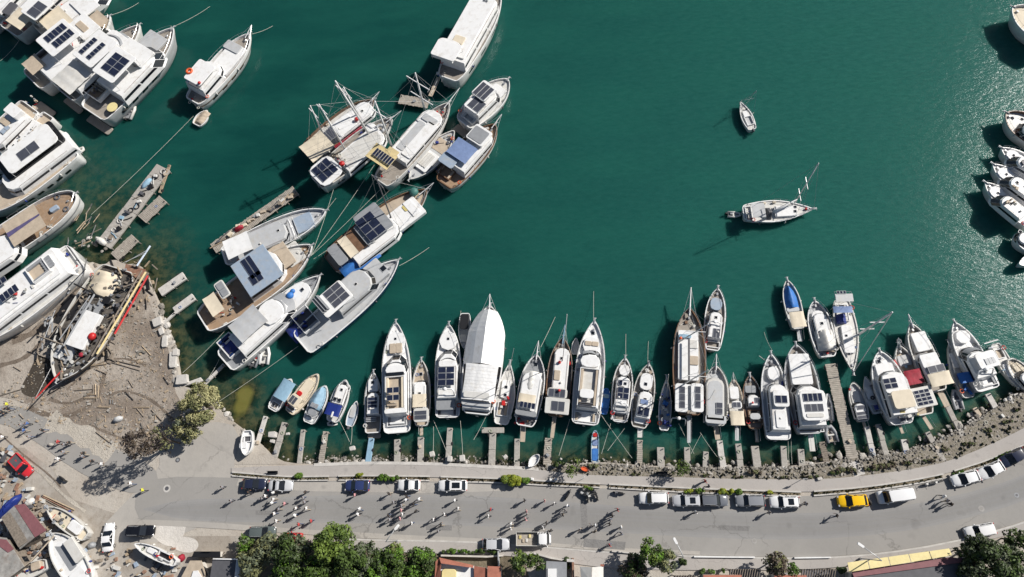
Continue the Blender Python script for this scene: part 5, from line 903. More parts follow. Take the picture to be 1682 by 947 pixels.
# ---------- the two boats at anchor (crop R)
Boat(SY,'larger sailing yacht at anchor with pale bimini and tall mast, towing a dinghy','sailboat','R',(655,745),(248,768),125,1.3,deck='offwhite',shape='sail',gun='white',group='sailing boats at anchor',feats=[('slab',560,750,430,765,60,0.05,0.5,'white'),('hatch',548,735,16,0.5),('hatch',548,760,16,0.5),('lump',612,745,16,0.1,'red'),('awning',375,750,300,755,84,0.4,2.1,'ltgrey',dict(sag=0.02)),('tarp',412,765,385,768,66,0.2,1.1,'dkgrey'),('well',300,770,262,772,84,0,0.4,'white','greyteak','tan'),('clutter',290,770,255,775,80,0.2,5,('navy','offwhite')),('mast',546,712,683,483,0.13,'white',dict(spread=(0.22,0.52),sw=2.4,boom=(420,765),z0=0.4))])
rib('small dinghy with a red fuel can, tied behind the anchored sailing yacht','R',(235,778),(158,775),42,'offwhite','grey',stuff=('red','grey'))
Boat(SY,'small white sailing boat at anchor with its thin mast leaning right, far from the others','sailboat','R',(233,128),(302,288),66,0.9,deck='offwhite',shape='sail',gun='white',group='sailing boats at anchor',feats=[('slab',255,180,270,215,30,0.05,0.3,'white'),('hatch',268,173,14,0.3),('well',272,210,295,260,42,0,0.35,'white','ltgrey','grey'),('mast',262,145,325,66,0.06,'metal',dict(spread=(0.4,),sw=1.6,z0=0.2,stays=True)),('outboard',)])
# ============================================================ PIERS, ROCKS, ROPES
def pier(x1,y1,x2,y2,w,label,m='pierconcrete',z=None,name='jetty',group='finger jetties along the quay',posts=True,gap=None):
    """finger jetty from its head (water side) to the quay; w in photo pixels"""
    z=ZL+0.02 if z is None else z; a,b=P(x1,y1,z),P(x2,y2,z); L=(a-b).length; th=math.atan2(b.y-a.y,b.x-a.x); W=w*(P(x1+1,y1,z)-a).length
    r=empty(name,(a.x,a.y,z),th); tag(r,label,'jetty',group); rr=random.Random(int(x1*10+y1))
    n=max(1,int(L/2.4))
    if m in('plankdeck','oldwood','rawwood'):
        q=MB()
        k=max(3,int(L/0.3))
        for i in range(k):
            q.box(L*(i+.5)/k,rr.uniform(-.04,.04),L/k-0.04,W*rr.uniform(.94,1.04),-0.10,rr.uniform(-0.015,0.015))
        q.box(L/2,W*.35,L,0.14,-0.28,-0.11); q.box(L/2,-W*.35,L,0.14,-0.28,-0.11); q.build('planking',m,r)
    else:
        for i in range(n):
            q=MB(); q.rbox(L*(i+.5)/n,rr.uniform(-.05,.05),L/n-0.03,W,-0.35,rr.uniform(-0.02,0.02),0.08,rr.uniform(-.01,.01)); q.build('slab',m,r)
    if posts:
        for i in range(n+1):
            for sg in (-1,1):
                q=MB(); q.tube([(min(max(L*i/n,0.2),L-0.2),sg*(W/2-0.15),-2.2),(min(max(L*i/n,0.2),L-0.2),sg*(W/2-0.15),-0.12)],0.12,6); q.build('pile','darkrock',r)
    q=MB(); q.tube([(0.3,W*.3,0),(0.3,W*.3,0.35)],0.09,6); q.build('bollard','black',r)
    for i in range(rr.choice((0,1,2,2))):
        u=rr.uniform(.3,L-.3); sg=rr.choice((1,-1)); q=MB(); q.loft([[(u+.3*math.cos(2*math.pi*k/12),sg*(W/2+yy),-.15+.3*math.sin(2*math.pi*k/12)) for k in range(12)] for yy in (.0,.16)],0,True,True,True); q.build('tyre_fender','rubber',r)
    if rr.random()<.5: q=MB(); u=rr.uniform(.2,.8)*L; q.torus((u,rr.uniform(-.2,.2)*W,.06),.22,.06); q.build('rope_coil',rr.choice(['ropepale','rope','slateblue']),r)
    if rr.random()<.4 and L>4: q=MB(); u=rr.uniform(.3,.8)*L; q.rbox(u,rr.uniform(-.2,.2)*W,.6,.4,0,.35,.06,rr.uniform(0,1)); q.build('utility_box',rr.choice(['offwhite','grey','tan']),r)
    return r
for a in [
 (436,683,419,740,7,'pale leaning jetty, first from the left end of the quay','paleconcrete'),(467,693,448,758,9,'narrow jetty behind the cream fishing boat, second from the left end'),(498,705,491,761,7,'jetty with rubble at its foot behind the boat with two faint panels'),(535,708,527,760,9,'jetty behind the boat with the dark blue canopy','plankdeck'),
 (610,719,604,760,9,'light blue painted jetty','skyblue'),(652,721,652,760,10,'short grey jetty behind the beige and white yacht'),(691,717,690,761,10,'grey jetty behind the slim boat with cream soft top'),(739,702,735,761,9,'grey jetty behind the yacht with the radar arch'),
 (809,711,807,766,11,'stem of the T-shaped jetty behind the tented gulet'),(849,720,848,768,9,'grey jetty behind the narrow sailing boat'),(901,719,898,769,12,'brownish jetty behind the wood railed gulet','plankdeck'),
 (1051,722,1051,764,9,'plank jetty behind the boat with two dark roof panels','plankdeck'),(1085,734,1086,772,12,'wide stub jetty behind the boat full of sail bags'),(1128,734,1129,772,10,'jetty behind the large wooden gulet'),(1159,741,1158,768,9,'shortest grey jetty, right of the one behind the wooden gulet'),
 (1182,723,1189,776,10,'pale jetty behind the broad pale boat','paleconcrete'),(1212,728,1219,781,10,'jetty behind the slim boat with the square cream canopy'),(1240,732,1245,770,13,'wide jetty behind the brown wooden boat'),(1287,732,1290,781,10,'long jetty behind the bluish white cruiser'),(1315,737,1318,768,11,'stub jetty between the bluish cruiser and the blunt white yacht'),(1350,725,1358,759,10,'dark weathered jetty between the blunt white yacht and the long pier','oldwood'),
 (1424,700,1437,757,9,'white-ish jetty just right of the long pier','paleconcrete'),(1442,696,1458,750,9,'jetty behind the short sailing boat with the blue cockpit cover'),(1484,721,1491,750,10,'short jetty behind the wide yacht with the cream roof','paleconcrete'),(1523,709,1551,757,9,'cracked stepping-block jetty behind the crimson tarpaulin boat'),
 (1545,641,1594,742,9,'long broken jetty behind the cream awning boat'),(1601,669,1632,714,8,'bent jetty with a pinkish outer end','tan'),(1622,646,1660,711,10,'clean straight jetty behind the flybridge yacht','paleconcrete'),(1668,646,1685,674,8,'jetty cut by the right edge of the photo','paleconcrete')]:
    pier(*a[:6],*(a[6:7] or ['pierconcrete']))
pier(1364,597,1403,762,18,'long main pier of grey slabs reaching between the moored boats','plankdeck',name='pier')
pier(791,706,828,706,9,'crossbar of the T-shaped jetty behind the tented gulet',posts=False)
tag(pier(1403,757,1413,781,20,'short concrete ramp at the foot of the long main pier','paleconcrete',posts=False),None,None)
GP='floating pontoons and blocks of the yard'
pier(268,274,170,402,27,'broad floating pontoon loaded with scrap steel and hoses','pierconcrete',name='pontoon',group=GP)
pier(268,326,233,360,20,'small pontoon tied outside the broad loaded pontoon','plankdeck',name='pontoon',group=GP)
pier(222,390,188,422,20,'pontoon between the loaded pontoon and the old ship','plankdeck',name='pontoon',group=GP)
pier(303,452,262,480,15,'lone floating concrete block left of the timber-decked yacht','paleconcrete',name='pontoon',group=GP)
pier(318,486,286,510,13,'small block pontoon at the stern of the timber-decked yacht','paleconcrete',name='pontoon',group=GP)
pier(656,162,704,170,17,'plank raft floating at the bow of the middle gulet','plankdeck',name='raft',group=GP,posts=False)
pier(486,312,350,408,20,'long pontoon heaped with timber and gear beside the grey decked yacht','plankdeck',name='pontoon',group=GP)
pier(278,270,262,316,4,'walkway plank joining the two pontoons','rawwood',name='walkway',group=GP,posts=False)
pier(288,512,262,536,4,'thin plank from the shore blocks to the small pontoon','paleconcrete',name='walkway',group=GP,posts=False)
pier(368,598,330,636,5,'crooked plank jetty under the stern of the dome-roofed yacht','paleconcrete',name='walkway',group=GP)
pier(330,622,302,632,5,'plank linking the square landing to the crooked jetty','paleconcrete',name='walkway',group=GP,posts=False)
# blue float by the rocks
r=Boat(RB,'small flat blue float with a red patch, tied among the rocks','float','N',(482,722),(480,882),38,0.45,shape='barge',deck='offwhite',gun='skyblue',hull='skyblue',rail=False,bulwark=0.15,group=None,feats=[('slab',480,812,480,875,30,0,0.15,'blue',dict(name='mat')),('slab',481,735,481,755,24,0,0.2,'red',dict(name='cushion')),('slab',481,768,480,800,28,0,0.12,'slateblue',dict(name='mat'))])
Boat(RB,'upturned-looking white skiff lying on the rocks behind the wood railed gulet','rowing boat','N',(200,843),(148,905),42,0.4,z0=0.9,shape='double',deck='white',gun='white',rail=False,group=None)
Boat(RB,'red kayak lying on the quay beside the blue float','kayak','N',(405,908),(452,925),18,0.25,z0=1.2,shape='double',deck='orange',gun='orange',hull='orange',rail=False,group=None,bulwark=0.05)
# ------------------------------------------------ mooring lines
def line3(p,q,r=0.035,m='ropepale',label='',sag=0.3,name='mooring_line'):
    mb=MB(); p,q=Vector(p),Vector(q); pts=[]
    for i in range(9):
        t=i/8; c=p.lerp(q,t); c.z-=sag*4*t*(1-t); pts.append(c)
    k=p; pts=[x-k for x in pts]; mb.tube(pts,r,4); o=mb.build(name,m); o.location=k; tag(o,label,'rope','mooring ropes of the boats'); return o
def ropepx(a,b,za,zb,label,**k): line3(P(*a,za),P(*b,zb),label=label,**k)
for a,b,za,zb,l in [
 ((283,44),(345,10),3,0.05,'green bow rope of the nearest yacht of the top left raft'),((183,24),(228,4),3,0.05,'bow rope running to the top edge from the tan bow'),((411,56),(448,42),2.5,0.05,'short bow rope of the lone white cruiser'),
 ((318,190),(150,352),1.5,1.2,'long rope from the lone white cruiser to the yard shore'),((623,178),(684,122),2.6,9,'rope from the left gulet bow up to the white gulet mast'),
 ((511,420),(548,310),2.2,1,'steepest of the ropes fanning from the timber-decked yacht bow'),((511,420),(615,270),2.2,1,'second rope fanning from the timber-decked yacht bow'),((513,418),(640,295),2.2,1,'third and flattest rope fanning from the timber-decked yacht bow'),((515,425),(570,385),2.2,0.1,'shortest rope at the timber-decked yacht bow'),
 ((656,436),(705,406),2.5,0.05,'bow rope of the navy hulled yacht'),((372,540),(300,612),1.0,1.1,'stern rope from the timber-decked yacht to the square landing'),((360,590),(335,630),1.5,1.1,'stern rope of the dome-roofed yacht'),((490,568),(355,662),1.4,0.9,'long stern rope from the navy hulled yacht to the willow shore'),
 ((975,528),(975,478),2.0,0.05,'bow rope straight up from the large white yacht'),((1028,588),(1028,548),1.5,0.05,'bow rope of the boat with an L of panels'),((1064,598),(1065,560),1.5,0.05,'bow rope of the boat with two roof panels'),((888,570),(912,520),2.0,0.05,'slanting bow rope of the grey foredeck boat'),
 ((1268,575),(1255,545),2.0,0.05,'bow rope of the bluish white cruiser'),((753,535),(757,510),2,0.05,'bow rope of the yacht with the radar arch'),
 ((712,690),(733,740),1.2,1.1,'stern rope crossing to the jetty behind the slim boat'),((756,690),(760,748),1.5,1.1,'stern rope of the arch yacht'),((800,680),(778,722),1.5,1.1,'stern rope of the tented gulet'),((712,700),(711,748),1.0,1.1,'rope down to the white block on the rubble'),
 ((988,682),(1038,752),1.5,1.1,'long crossing rope to the rocks, right of the blue float'),((1003,695),(988,745),1.2,1.1,'rope from the L panel boat to the rocks'),((1026,703),(998,740),1.2,1.1,'second rope crossing to the rocks by the blue float'),((936,688),(918,748),1.5,1.1,'left stern rope of the domed yacht'),
 ((1150,710),(1178,750),1.5,1.1,'stern rope fanning right from the wooden gulet'),((1115,695),(1140,745),1.5,1.1,'stern rope fanning left from the wooden gulet'),((1152,712),(1135,745),1.5,1.1,'third stern rope of the wooden gulet'),
 ((1295,700),(1296,760),1.3,1.1,'stern rope of the bluish cruiser'),((1300,702),(1301,762),1.3,1.1,'second stern rope of the bluish cruiser'),((556,688),(574,725),1.0,1,'rope behind the boat with the dark blue canopy'),((578,700),(576,730),0.7,1,'rope of the small open white dinghy'),
 ((503,673),(500,690),0.7,1,'short rope of the leftmost little boat'),((1370,668),(1388,664),1.2,1.1,'rope across the long pier'),((1232,192),(1238,184),1,0.1,'short line at the small anchored boat'),
 ((1222,180),(1215,168),1.2,0.05,'anchor line of the small anchored boat'),((30,240),(0,270),1,0.05,'rope at the far left edge'),((0,100),(34,62),0.1,1.8,'rope from the left edge to the dark berth'),((640,312),(600,345),1,0.05,'rope under the awning gulet stern'),((552,325),(470,420),0.1,1,'rope passing the timber gear pontoon')]:
    ropepx(a,b,za,zb,l)
# ------------------------------------------------ rocks
def rock_mesh(seed,m='rock'):
    rr=random.Random(seed); b=MB(); n=7; rings=[]
    j=[[rr.uniform(.72,1.15) for _ in range(n)] for _ in range(4)]
    for a,(rad,z) in enumerate(((.85,-.5),(1,-.1),(.8,.32),(.35,.5))):
        rings.append([(rad*j[a][k]*math.cos(2*math.pi*k/n),rad*j[a][k]*math.sin(2*math.pi*k/n),z*rr.uniform(.8,1.1)) for k in range(n)])
    b.loft(rings,0,True,True,True); me=D.meshes.new('rock'); me.from_pydata(b.v,[],b.f); me.materials.append(MAT[m]); return me
RM=[rock_mesh(i,'rock' if i%4 else 'paleconcrete') for i in range(12)]; RD=[rock_mesh(50+i,'darkrock') for i in range(5)]
rr=random.Random(5)
def rocks_along(line,n,spread,smin,smax,label,group,cat='rock',z=0.9,dark=0.2,name='rock'):
    xs=[p[0] for p in line]
    cum=[0]
    for a,b in zip(line[:-1],line[1:]): cum.append(cum[-1]+math.hypot(b[0]-a[0],b[1]-a[1]))
    for i in range(n):
        d=rr.uniform(0,cum[-1]); x=float(np.interp(d,cum,[p[0] for p in line])); y=float(np.interp(d,cum,[p[1] for p in line]))+rr.gauss(0,spread); x+=rr.gauss(0,spread*.5)
        k=rr.random(); s=smin+(smax-smin)*k**2.2; zz=z-0.05*max(0,(float(np.interp(d,cum,[p[1] for p in line]))-y)); 
        o=D.objects.new(name,rr.choice(RD) if rr.random()<dark else rr.choice(RM)); COL.objects.link(o); o.location=P(x,y,max(-0.15,zz)); o.scale=(s*rr.uniform(.8,1.2),s*rr.uniform(.7,1),s*rr.uniform(.6,1)); o.rotation_euler=(rr.uniform(-.3,.3),rr.uniform(-.3,.3),rr.uniform(0,6.28)); tag(o,label,cat,group)
rocks_along([(600,755),(700,756),(800,760),(870,764)],22,2.5,0.15,0.5,'small pale stone in the shallows at the quay foot','stones at the quay foot',dark=.4)
rocks_along([(885,762),(985,758),(1090,766),(1180,768),(1260,768),(1340,762)],95,4.5,0.15,0.62,'pale boulder of the shore between the quay and the jetties','shore boulders')
rocks_along([(1340,762),(1420,747),(1480,740),(1530,724),(1570,704),(1620,674),(1690,636)],100,6,0.18,0.7,'pale boulder on the curving right shore','right shore boulders')
rocks_along([(450,752),(520,758),(600,757)],16,3,0.2,0.6,'small stone at the left end of the quay','left quay stones',dark=.3)
rocks_along([(262,500),(275,540),(286,580),(290,620),(300,636)],34,3.5,0.3,0.9,'rubble stone at the edge of the yard','yard edge stones',dark=.3)
rocks_along([(330,640),(360,665),(390,700),(400,712)],14,3,0.3,0.7,'stone at the willow shore','willow shore stones')
rocks_along([(120,402),(150,396),(190,420)],14,4,0.3,0.7,'stone in the yard shallows','yard shallows stones',dark=.5)
def block(px,py,lx,ly,ang,h,label,m='paleconcrete',z=None,name='concrete_block',cat='block',group='loose concrete blocks'):
    z=ZL if z is None else z; p=P(px,py,z+h); k=(P(px+1,py,z)-P(px,py,z)).length; b=MB(); b.prism([(x*k*lx*rr.uniform(.84,1.1),y*k*ly*rr.uniform(.84,1.1)) for x,y in ((-.5,-.4),(-.35,-.5),(.4,-.5),(.5,-.35),(.5,.38),(.38,.5),(-.42,.5),(-.5,.4))],0,h,0,0.06); o=b.build(name,m); o.location=(p.x,p.y,z); o.rotation_euler=(rr.uniform(-.02,.02),rr.uniform(-.02,.02),math.radians(ang+rr.uniform(-14,14))); return tag(o,label,cat,group)
for i,a in enumerate([(257,528,14,16,20,0.6,'pale block at the head of the thin shore plank'),(264,543,12,8,-70,0.5,'long pale block below the plank head'),(270,560,9,18,15,0.5,'upright pale slab mid way down the yard edge'),(283,590,12,26,20,0.5,'longest pale slab on the yard edge'),(287,578,9,10,10,0.7,'small block standing against the longest slab'),(298,622,19,16,8,0.7,'square white landing block above the willow'),(326,626,11,6,35,0.4,'small block where the planks meet'),(335,638,9,7,-30,0.4,'block half hidden by the willow'),
  (446,713,12,9,10,0.9,'round-cornered block between the first two jetties'),(447,724,8,5,0,0.4,'small block below the round-cornered one'),(472,712,6,4,0,0.4,'lone small block right of the second jetty'),(578,736,9,7,0,0.5,'white crate-like block where the dinghy ropes meet'),(709,745,8,8,20,0.7,'white cube in the rubble below the slim boat'),(759,752,9,11,5,0.7,'grey machine block in the rubble below the arch yacht'),(738,753,8,9,5,0.9,'white block at the foot of the arch yacht jetty'),(1347,786,8,5,0,0.5,'small white block on the quay near the long pier'),(830,750,7,6,30,0.5,'white block left of the narrow boat jetty')]):
    block(*a)
# ============================================================ CARS, TRUCKS, MOTORBIKES
def make_car(label,px,py,ang,paint,kind='hatch',L=4.3,W=1.78,H=1.48,name='parked_car',cat='car',group='parked cars',crop='0',z=None,dark_roof=None,sunroof=False):
    """px,py: centre of the roof in the photograph; ang: heading of the nose, degrees in plan"""
    px,py=cp(crop,px,py); z=ZL+0.075 if z is None else z; p=P(px,py,z+H*0.6); r=empty(name,(p.x,p.y,z),math.radians(ang)); tag(r,label,cat,group)
    hl=L/2; van=kind in('van','suv','bus'); belt=0.92 if kind!='van' else 1.05
    # outline stations: x, half width, top z
    nose=[(hl,0.50,0.50),(hl-0.06,0.66,0.62),(hl-0.28,0.80,0.72),(hl-0.7,0.885,0.80),(hl-1.15,0.90,belt-0.03)]
    if kind=='van': nose=[(hl,0.66,0.6),(hl-0.06,0.78,0.78),(hl-0.25,0.86,0.9),(hl-0.5,0.89,0.97),(hl-0.8,0.90,belt-0.02)]
    tail=[(-hl+0.9,0.90,belt),(-hl+0.4,0.885,belt-0.02),(-hl+0.1,0.82,belt-0.06),(-hl+0.02,0.74,0.72),(-hl,0.66,0.6)]
    if kind=='sedan': tail=[(-hl+1.15,0.90,belt),(-hl+0.7,0.89,belt-0.01),(-hl+0.18,0.83,belt-0.04),(-hl+0.04,0.75,0.78),(-hl,0.66,0.6)]
    st=nose+tail; b=MB(); rings=[]; kw=W/1.8
    for x,w_,zt in st:
        w_*=kw; rings.append([(x,-w_*0.93,0.22),(x,-w_,0.45),(x,-w_,zt-0.12),(x,-w_*0.93,zt-0.02),(x,-w_*0.5,zt+0.03),(x,0,zt+0.045),(x,w_*0.5,zt+0.03),(x,w_*0.93,zt-0.02),(x,w_,zt-0.12),(x,w_,0.45),(x,w_*0.93,0.22)])
    b.loft(rings[::-1],0,True,True,True); b.build('body',paint,r,True)
    # greenhouse
    fx={'hatch':(hl-1.12,hl-1.95),'sedan':(hl-1.25,hl-2.05),'suv':(hl-1.2,hl-1.85),'van':(hl-0.75,hl-1.35),'pickup':(hl-1.05,hl-1.6),'truck':(hl-0.25,hl-0.6)}[kind]
    rx={'hatch':(-hl+0.22,-hl+0.75),'sedan':(-hl+0.75,-hl+1.45),'suv':(-hl+0.12,-hl+0.4),'van':(-hl+0.06,-hl+0.15),'pickup':(0.0,0.15),'truck':(hl-1.9,hl-1.85)}[kind]
    wb,wt=0.86*kw,0.70*kw
    if van: wt=0.74*kw
    zt=H-0.04
    base=[(fx[0],wb*0.82,belt),(fx[0]-0.3,wb,belt),((fx[0]+rx[0])/2,wb,belt),(rx[0]+0.2,wb*0.97,belt),(rx[0],wb*0.8,belt)]
    top=[(fx[1],wt*0.85,zt-0.04),(fx[1]-0.25,wt,zt-0.01),((fx[1]+rx[1])/2,wt,zt),(rx[1]+0.2,wt*0.97,zt-0.02),(rx[1],wt*0.82,zt-0.05)]
    sd=lambda q,s:[(x,y*s,z_) for x,y,z_ in q]
    ro=MB(); tl=sd(top,1); tr=sd(top,-1); n=5; mid=[(x,0,z_+0.05) for x,y,z_ in top]
    ro.add(tl+mid+tr,[(i,i+n,i+n+1,i+1) for i in range(n-1)]+[(i+n,i+2*n,i+2*n+1,i+n+1) for i in range(n-1)])
    # pillars
    def bar(a,c,w_=0.07): ro.tube([a,c],w_,4)
    for s in (1,-1):
        B_,T_=sd(base,s),sd(top,s)
        bar(B_[1],T_[1]) ; bar(B_[2],T_[2],0.05); bar(B_[3],T_[3]); 
        if kind=='van': ro.add([B_[2],B_[3],T_[3],T_[2]],[(0,1,2,3)])
    if kind=='van': ro.add([sd(base,1)[4],sd(base,-1)[4],sd(top,-1)[4],sd(top,1)[4]],[(0,1,2,3)])
    ro.build('roof',dark_roof or paint,r,True)
    gl='glass'
    q=MB(); A,Bb=sd(base,1),sd(base,-1); TA,TB=sd(top,1),sd(top,-1)
    q.add([A[1],A[0],Bb[0],Bb[1],TB[1],TB[0],TA[0],TA[1]],[(0,1,6,7),(1,2,5,6),(2,3,4,5)]); q.build('windscreen',gl,r)
    if kind!='van':
        q=MB(); q.add([A[3],A[4],Bb[4],Bb[3],TB[3],TB[4],TA[4],TA[3]],[(0,1,6,7),(1,2,5,6),(2,3,4,5)]); q.build('rear_window',gl,r)
    for s in (1,-1):
        B_,T_=sd(base,s),sd(top,s); q=MB(); q.add([B_[1],B_[2],T_[2],T_[1]],[(0,1,2,3)]); q.build('side_window',gl,r)
        if kind!='van': q=MB(); q.add([B_[2],B_[3],T_[3],T_[2]],[(0,1,2,3)]); q.build('side_window',gl,r)
        q=MB(); q.rbox(fx[0]-0.35,s*(0.93*kw+0.08),0.16,0.2,belt-0.02,belt+0.12,0.05); q.build('wing_mirror',paint,r)
        q=MB(); q.rbox(hl-0.12,s*0.66*kw,0.26,0.34*kw,0.60,0.70,0.08); q.build('headlight','metal',r)
        q=MB(); q.rbox(-hl+0.06,s*0.70*kw,0.12,0.24*kw,0.66,0.86,0.04); q.build('tail_light','red',r)
    if sunroof:
        q=MB(); xm=(top[1][0]+top[3][0])/2; q.rbox(xm,0,abs(top[1][0]-top[3][0])*(0.85 if sunroof==2 else .5),wt*1.3,zt+0.02,zt+0.06,0.1); q.build('sunroof',gl,r)
    for x in (hl-0.85,-hl+0.85):
        for s in (1,-1):
            q=MB(); y0,y1=s*(0.70*kw),s*(0.905*kw); n=14; q.loft([[(x+0.32*math.cos(2*math.pi*k/n),y,0.32+0.32*math.sin(2*math.pi*k/n)) for k in range(n)] for y in (y0,y1)],0,True,True,True); wh=q.build('wheel','rubber',r)
            q=MB(); q.loft([[(x+0.18*math.cos(2*math.pi*k/n),y,0.32+0.18*math.sin(2*math.pi*k/n)) for k in range(n)] for y in (y1,y1+s*0.015)],0,True,True,True); q.build('rim','metal',wh)
    if kind in('pickup','truck'):
        x0,x1=-hl+0.02,(rx[0]-0.1); hw=0.9*kw; q=MB(); zz=belt+0.02 if kind=='pickup' else 0.95; hb=0.25 if kind=='pickup' else 0.6
        q.box((x0+x1)/2,0,x1-x0,2*hw-0.02,zz-0.3,zz); 
        for s in (1,-1): q.box((x0+x1)/2,s*hw,x1-x0,0.06,zz-0.3,zz+hb)
        q.box(x0+0.03,0,0.06,2*hw-0.08,zz,zz+hb); q.box(x1-0.03,0,0.06,2*hw-0.08,zz,zz+hb); q.build('load_bed','offwhite' if kind=='truck' else paint,r)
        q=MB(); q.box((x0+x1)/2,0,x1-x0-0.14,2*hw-0.14,zz,zz+0.02); q.build('bed_floor','plankdeck' if kind=='truck' else 'dkgrey',r)
        if kind=='truck':
            for i in range(4): q=MB(); q.rbox(x0+0.6+i*0.5,rr.uniform(-.4,.4),0.35,0.5,zz+0.02,zz+0.2,0.05); q.build('load_box',['brass','tan','offwhite','paleyellow'][i],r)
    if kind=='suv':
        for s in (1,-1): q=MB(); q.tube([(fx[1]-0.3,s*wt*0.9,zt+0.07),(rx[1]+0.3,s*wt*0.9,zt+0.07)],0.025,4); q.build('roof_rail','galv',r)
    return r
CARS=[('black car with a white bonnet patch, leftmost of the row under the planter','V',350,250,0,'paint_carnavy','hatch',dict(L=4.0)),
('silver-blue saloon second in the row under the planter','V',550,262,0,'paint_silver','sedan',dict(L=4.1)),
('dark blue hatchback parked alone between the planter gaps','V',1125,262,180,'paint_carblue','hatch',dict(L=4.1)),
('white hatchback below the dark green hedge','W',325,258,180,'paint_carwhite','hatch',dict(L=3.7)),
('white car with a black glass roof, right of the dark green hedge','W',655,262,180,'paint_carwhite','hatch',dict(L=4.7,sunroof=2)),
('white van-like estate with a plain white roof, left end of the row of five','X',1072,355,180,'paint_carwhite','suv',dict(L=4.6,H=1.7)),
('silver car with a black sunroof, second in the row of five','Y',315,375,180,'paint_silver','suv',dict(L=4.5,sunroof=1)),
('black estate with silver tail, third in the row of five','Y',515,373,0,'paint_gunmetal','suv',dict(L=4.4)),
('dark grey estate, fourth in the row of five','Y',790,376,180,'paint_cargrey','suv',dict(L=4.5)),
('white car with a black sunroof, right end of the row of five','Y',1050,385,180,'paint_carwhite','suv',dict(L=4.5,sunroof=1)),
('yellow taxi-like car below the promenade','Z',340,426,182,'paint_caryellow','hatch',dict(L=4.5)),
('white box van right of the yellow car','Z',635,390,187,'paint_carwhite','van',dict(L=5.2,W=1.95,H=2.1)),
('white car nearer the yellow one of two nose to tail on the bend','Z',1115,272,193,'paint_carwhite','hatch',dict(L=4.3)),
('white car touching the previous one, further right on the bend','Z',1290,216,203,'paint_carwhite','hatch',dict(L=4.2)),
('black car on the bend at the right edge','Z',1440,130,205,'paint_carnavy','hatch',dict(L=4.4)),
('white estate with black roof rails parked on the south side of the bend','Z',1215,632,190,'paint_carwhite','suv',dict(L=4.5)),
('silver hatchback at the south kerb left of the flatbed truck','W',980,703,0,'paint_silver','hatch',dict(L=4.3)),
('grey car half hidden under a tree at the lower left kerb','V',410,612,0,'paint_greygreen','suv',dict(L=4.3,H=1.7)),
('red and black buggy beside the trees at the lower left kerb','BD',560,150,180,'red','hatch',dict(L=3.2,W=1.4,H=1.3)),
('white saloon standing alone on the dusty yard','L',808,650,97,'paint_carwhite','sedan',dict(L=4.5)),
('black estate beside the pale gravel patch','L',1045,602,0,'blackpaint','suv',dict(L=4.6,H=1.75)),
('bright red pickup truck on the rough ground at the left','L',150,110,-38,'paint_carred','pickup',dict(L=4.6,W=1.85,H=1.75))]
for lab,c,x,y,a,pt,k,kw in CARS: make_car(lab,x,y,a,pt,k,crop=c,cat='pickup' if k=='pickup' else ('van' if k=='van' else 'car'),name={'van':'parked_van','pickup':'pickup_truck'}.get(k,'parked_car'),**kw)
make_car('white flatbed truck with an open bed of boxes at the south kerb',166,662,0,'paint_carwhite','truck',L=5.4,W=2.0,H=1.95,crop='X',name='flatbed_truck',cat='truck')
def motorbike(x,y,ang,label,col='offwhite',L=1.9):
    p=P(x,y,ZL+0.6); r=empty('motorbike',(p.x,p.y,ZL+0.07),math.radians(ang)); tag(r,label,'motorbike','parked motorbikes')
    for s in (-.68,.68):
        b=MB(); b.v=[]; n=14; b.loft([[(s+.3*math.cos(2*math.pi*k/n),yy,.3+.3*math.sin(2*math.pi*k/n)) for k in range(n)] for yy in (-.06,.06)],0,True,True,True); b.build('wheel','rubber',r)
    b=MB(); b.rbox(0.1,0,1.0,0.32,.3,.75,.12); b.build('body',col,r); b=MB(); b.rbox(-.25,0,.75,.28,.75,.86,.1); b.build('saddle','black',r)
    b=MB(); b.tube([(.55,-.36,1.02),(.62,0,.98),(.55,.36,1.02)],.025,5); b.build('handlebar','dkgrey',r); b=MB(); b.tube([(.72,0,.35),(.55,0,.95)],.05,5); b.build('fork','galv',r)
for a in [(959,811,150,'pale motorbike, left one of the cluster under the promenade bush','ltgrey'),(965,815,95,'grey motorbike in the middle of the cluster under the bush','grey'),(972,813,200,'white motorbike in the cluster under the bush','offwhite'),(979,812,110,'black motorbike at the right end of the cluster under the bush','black'),
 (1017,809,170,'motorbike with a white box standing alone left of the row of five cars','dkgrey'),(1526,794,190,'white scooter nearer the box van, of two under the bend planter','offwhite'),(1541,791,195,'white scooter further right of two under the bend planter','offwhite'),(1426,820,120,'motorbike between the yellow car and the box van','dkgrey'),(102,786,150,'black motorbike with pale seat alone on the left yard','black'),(933,812,60,'bicycle-thin black bike left of the cluster','black')]: motorbike(*a)
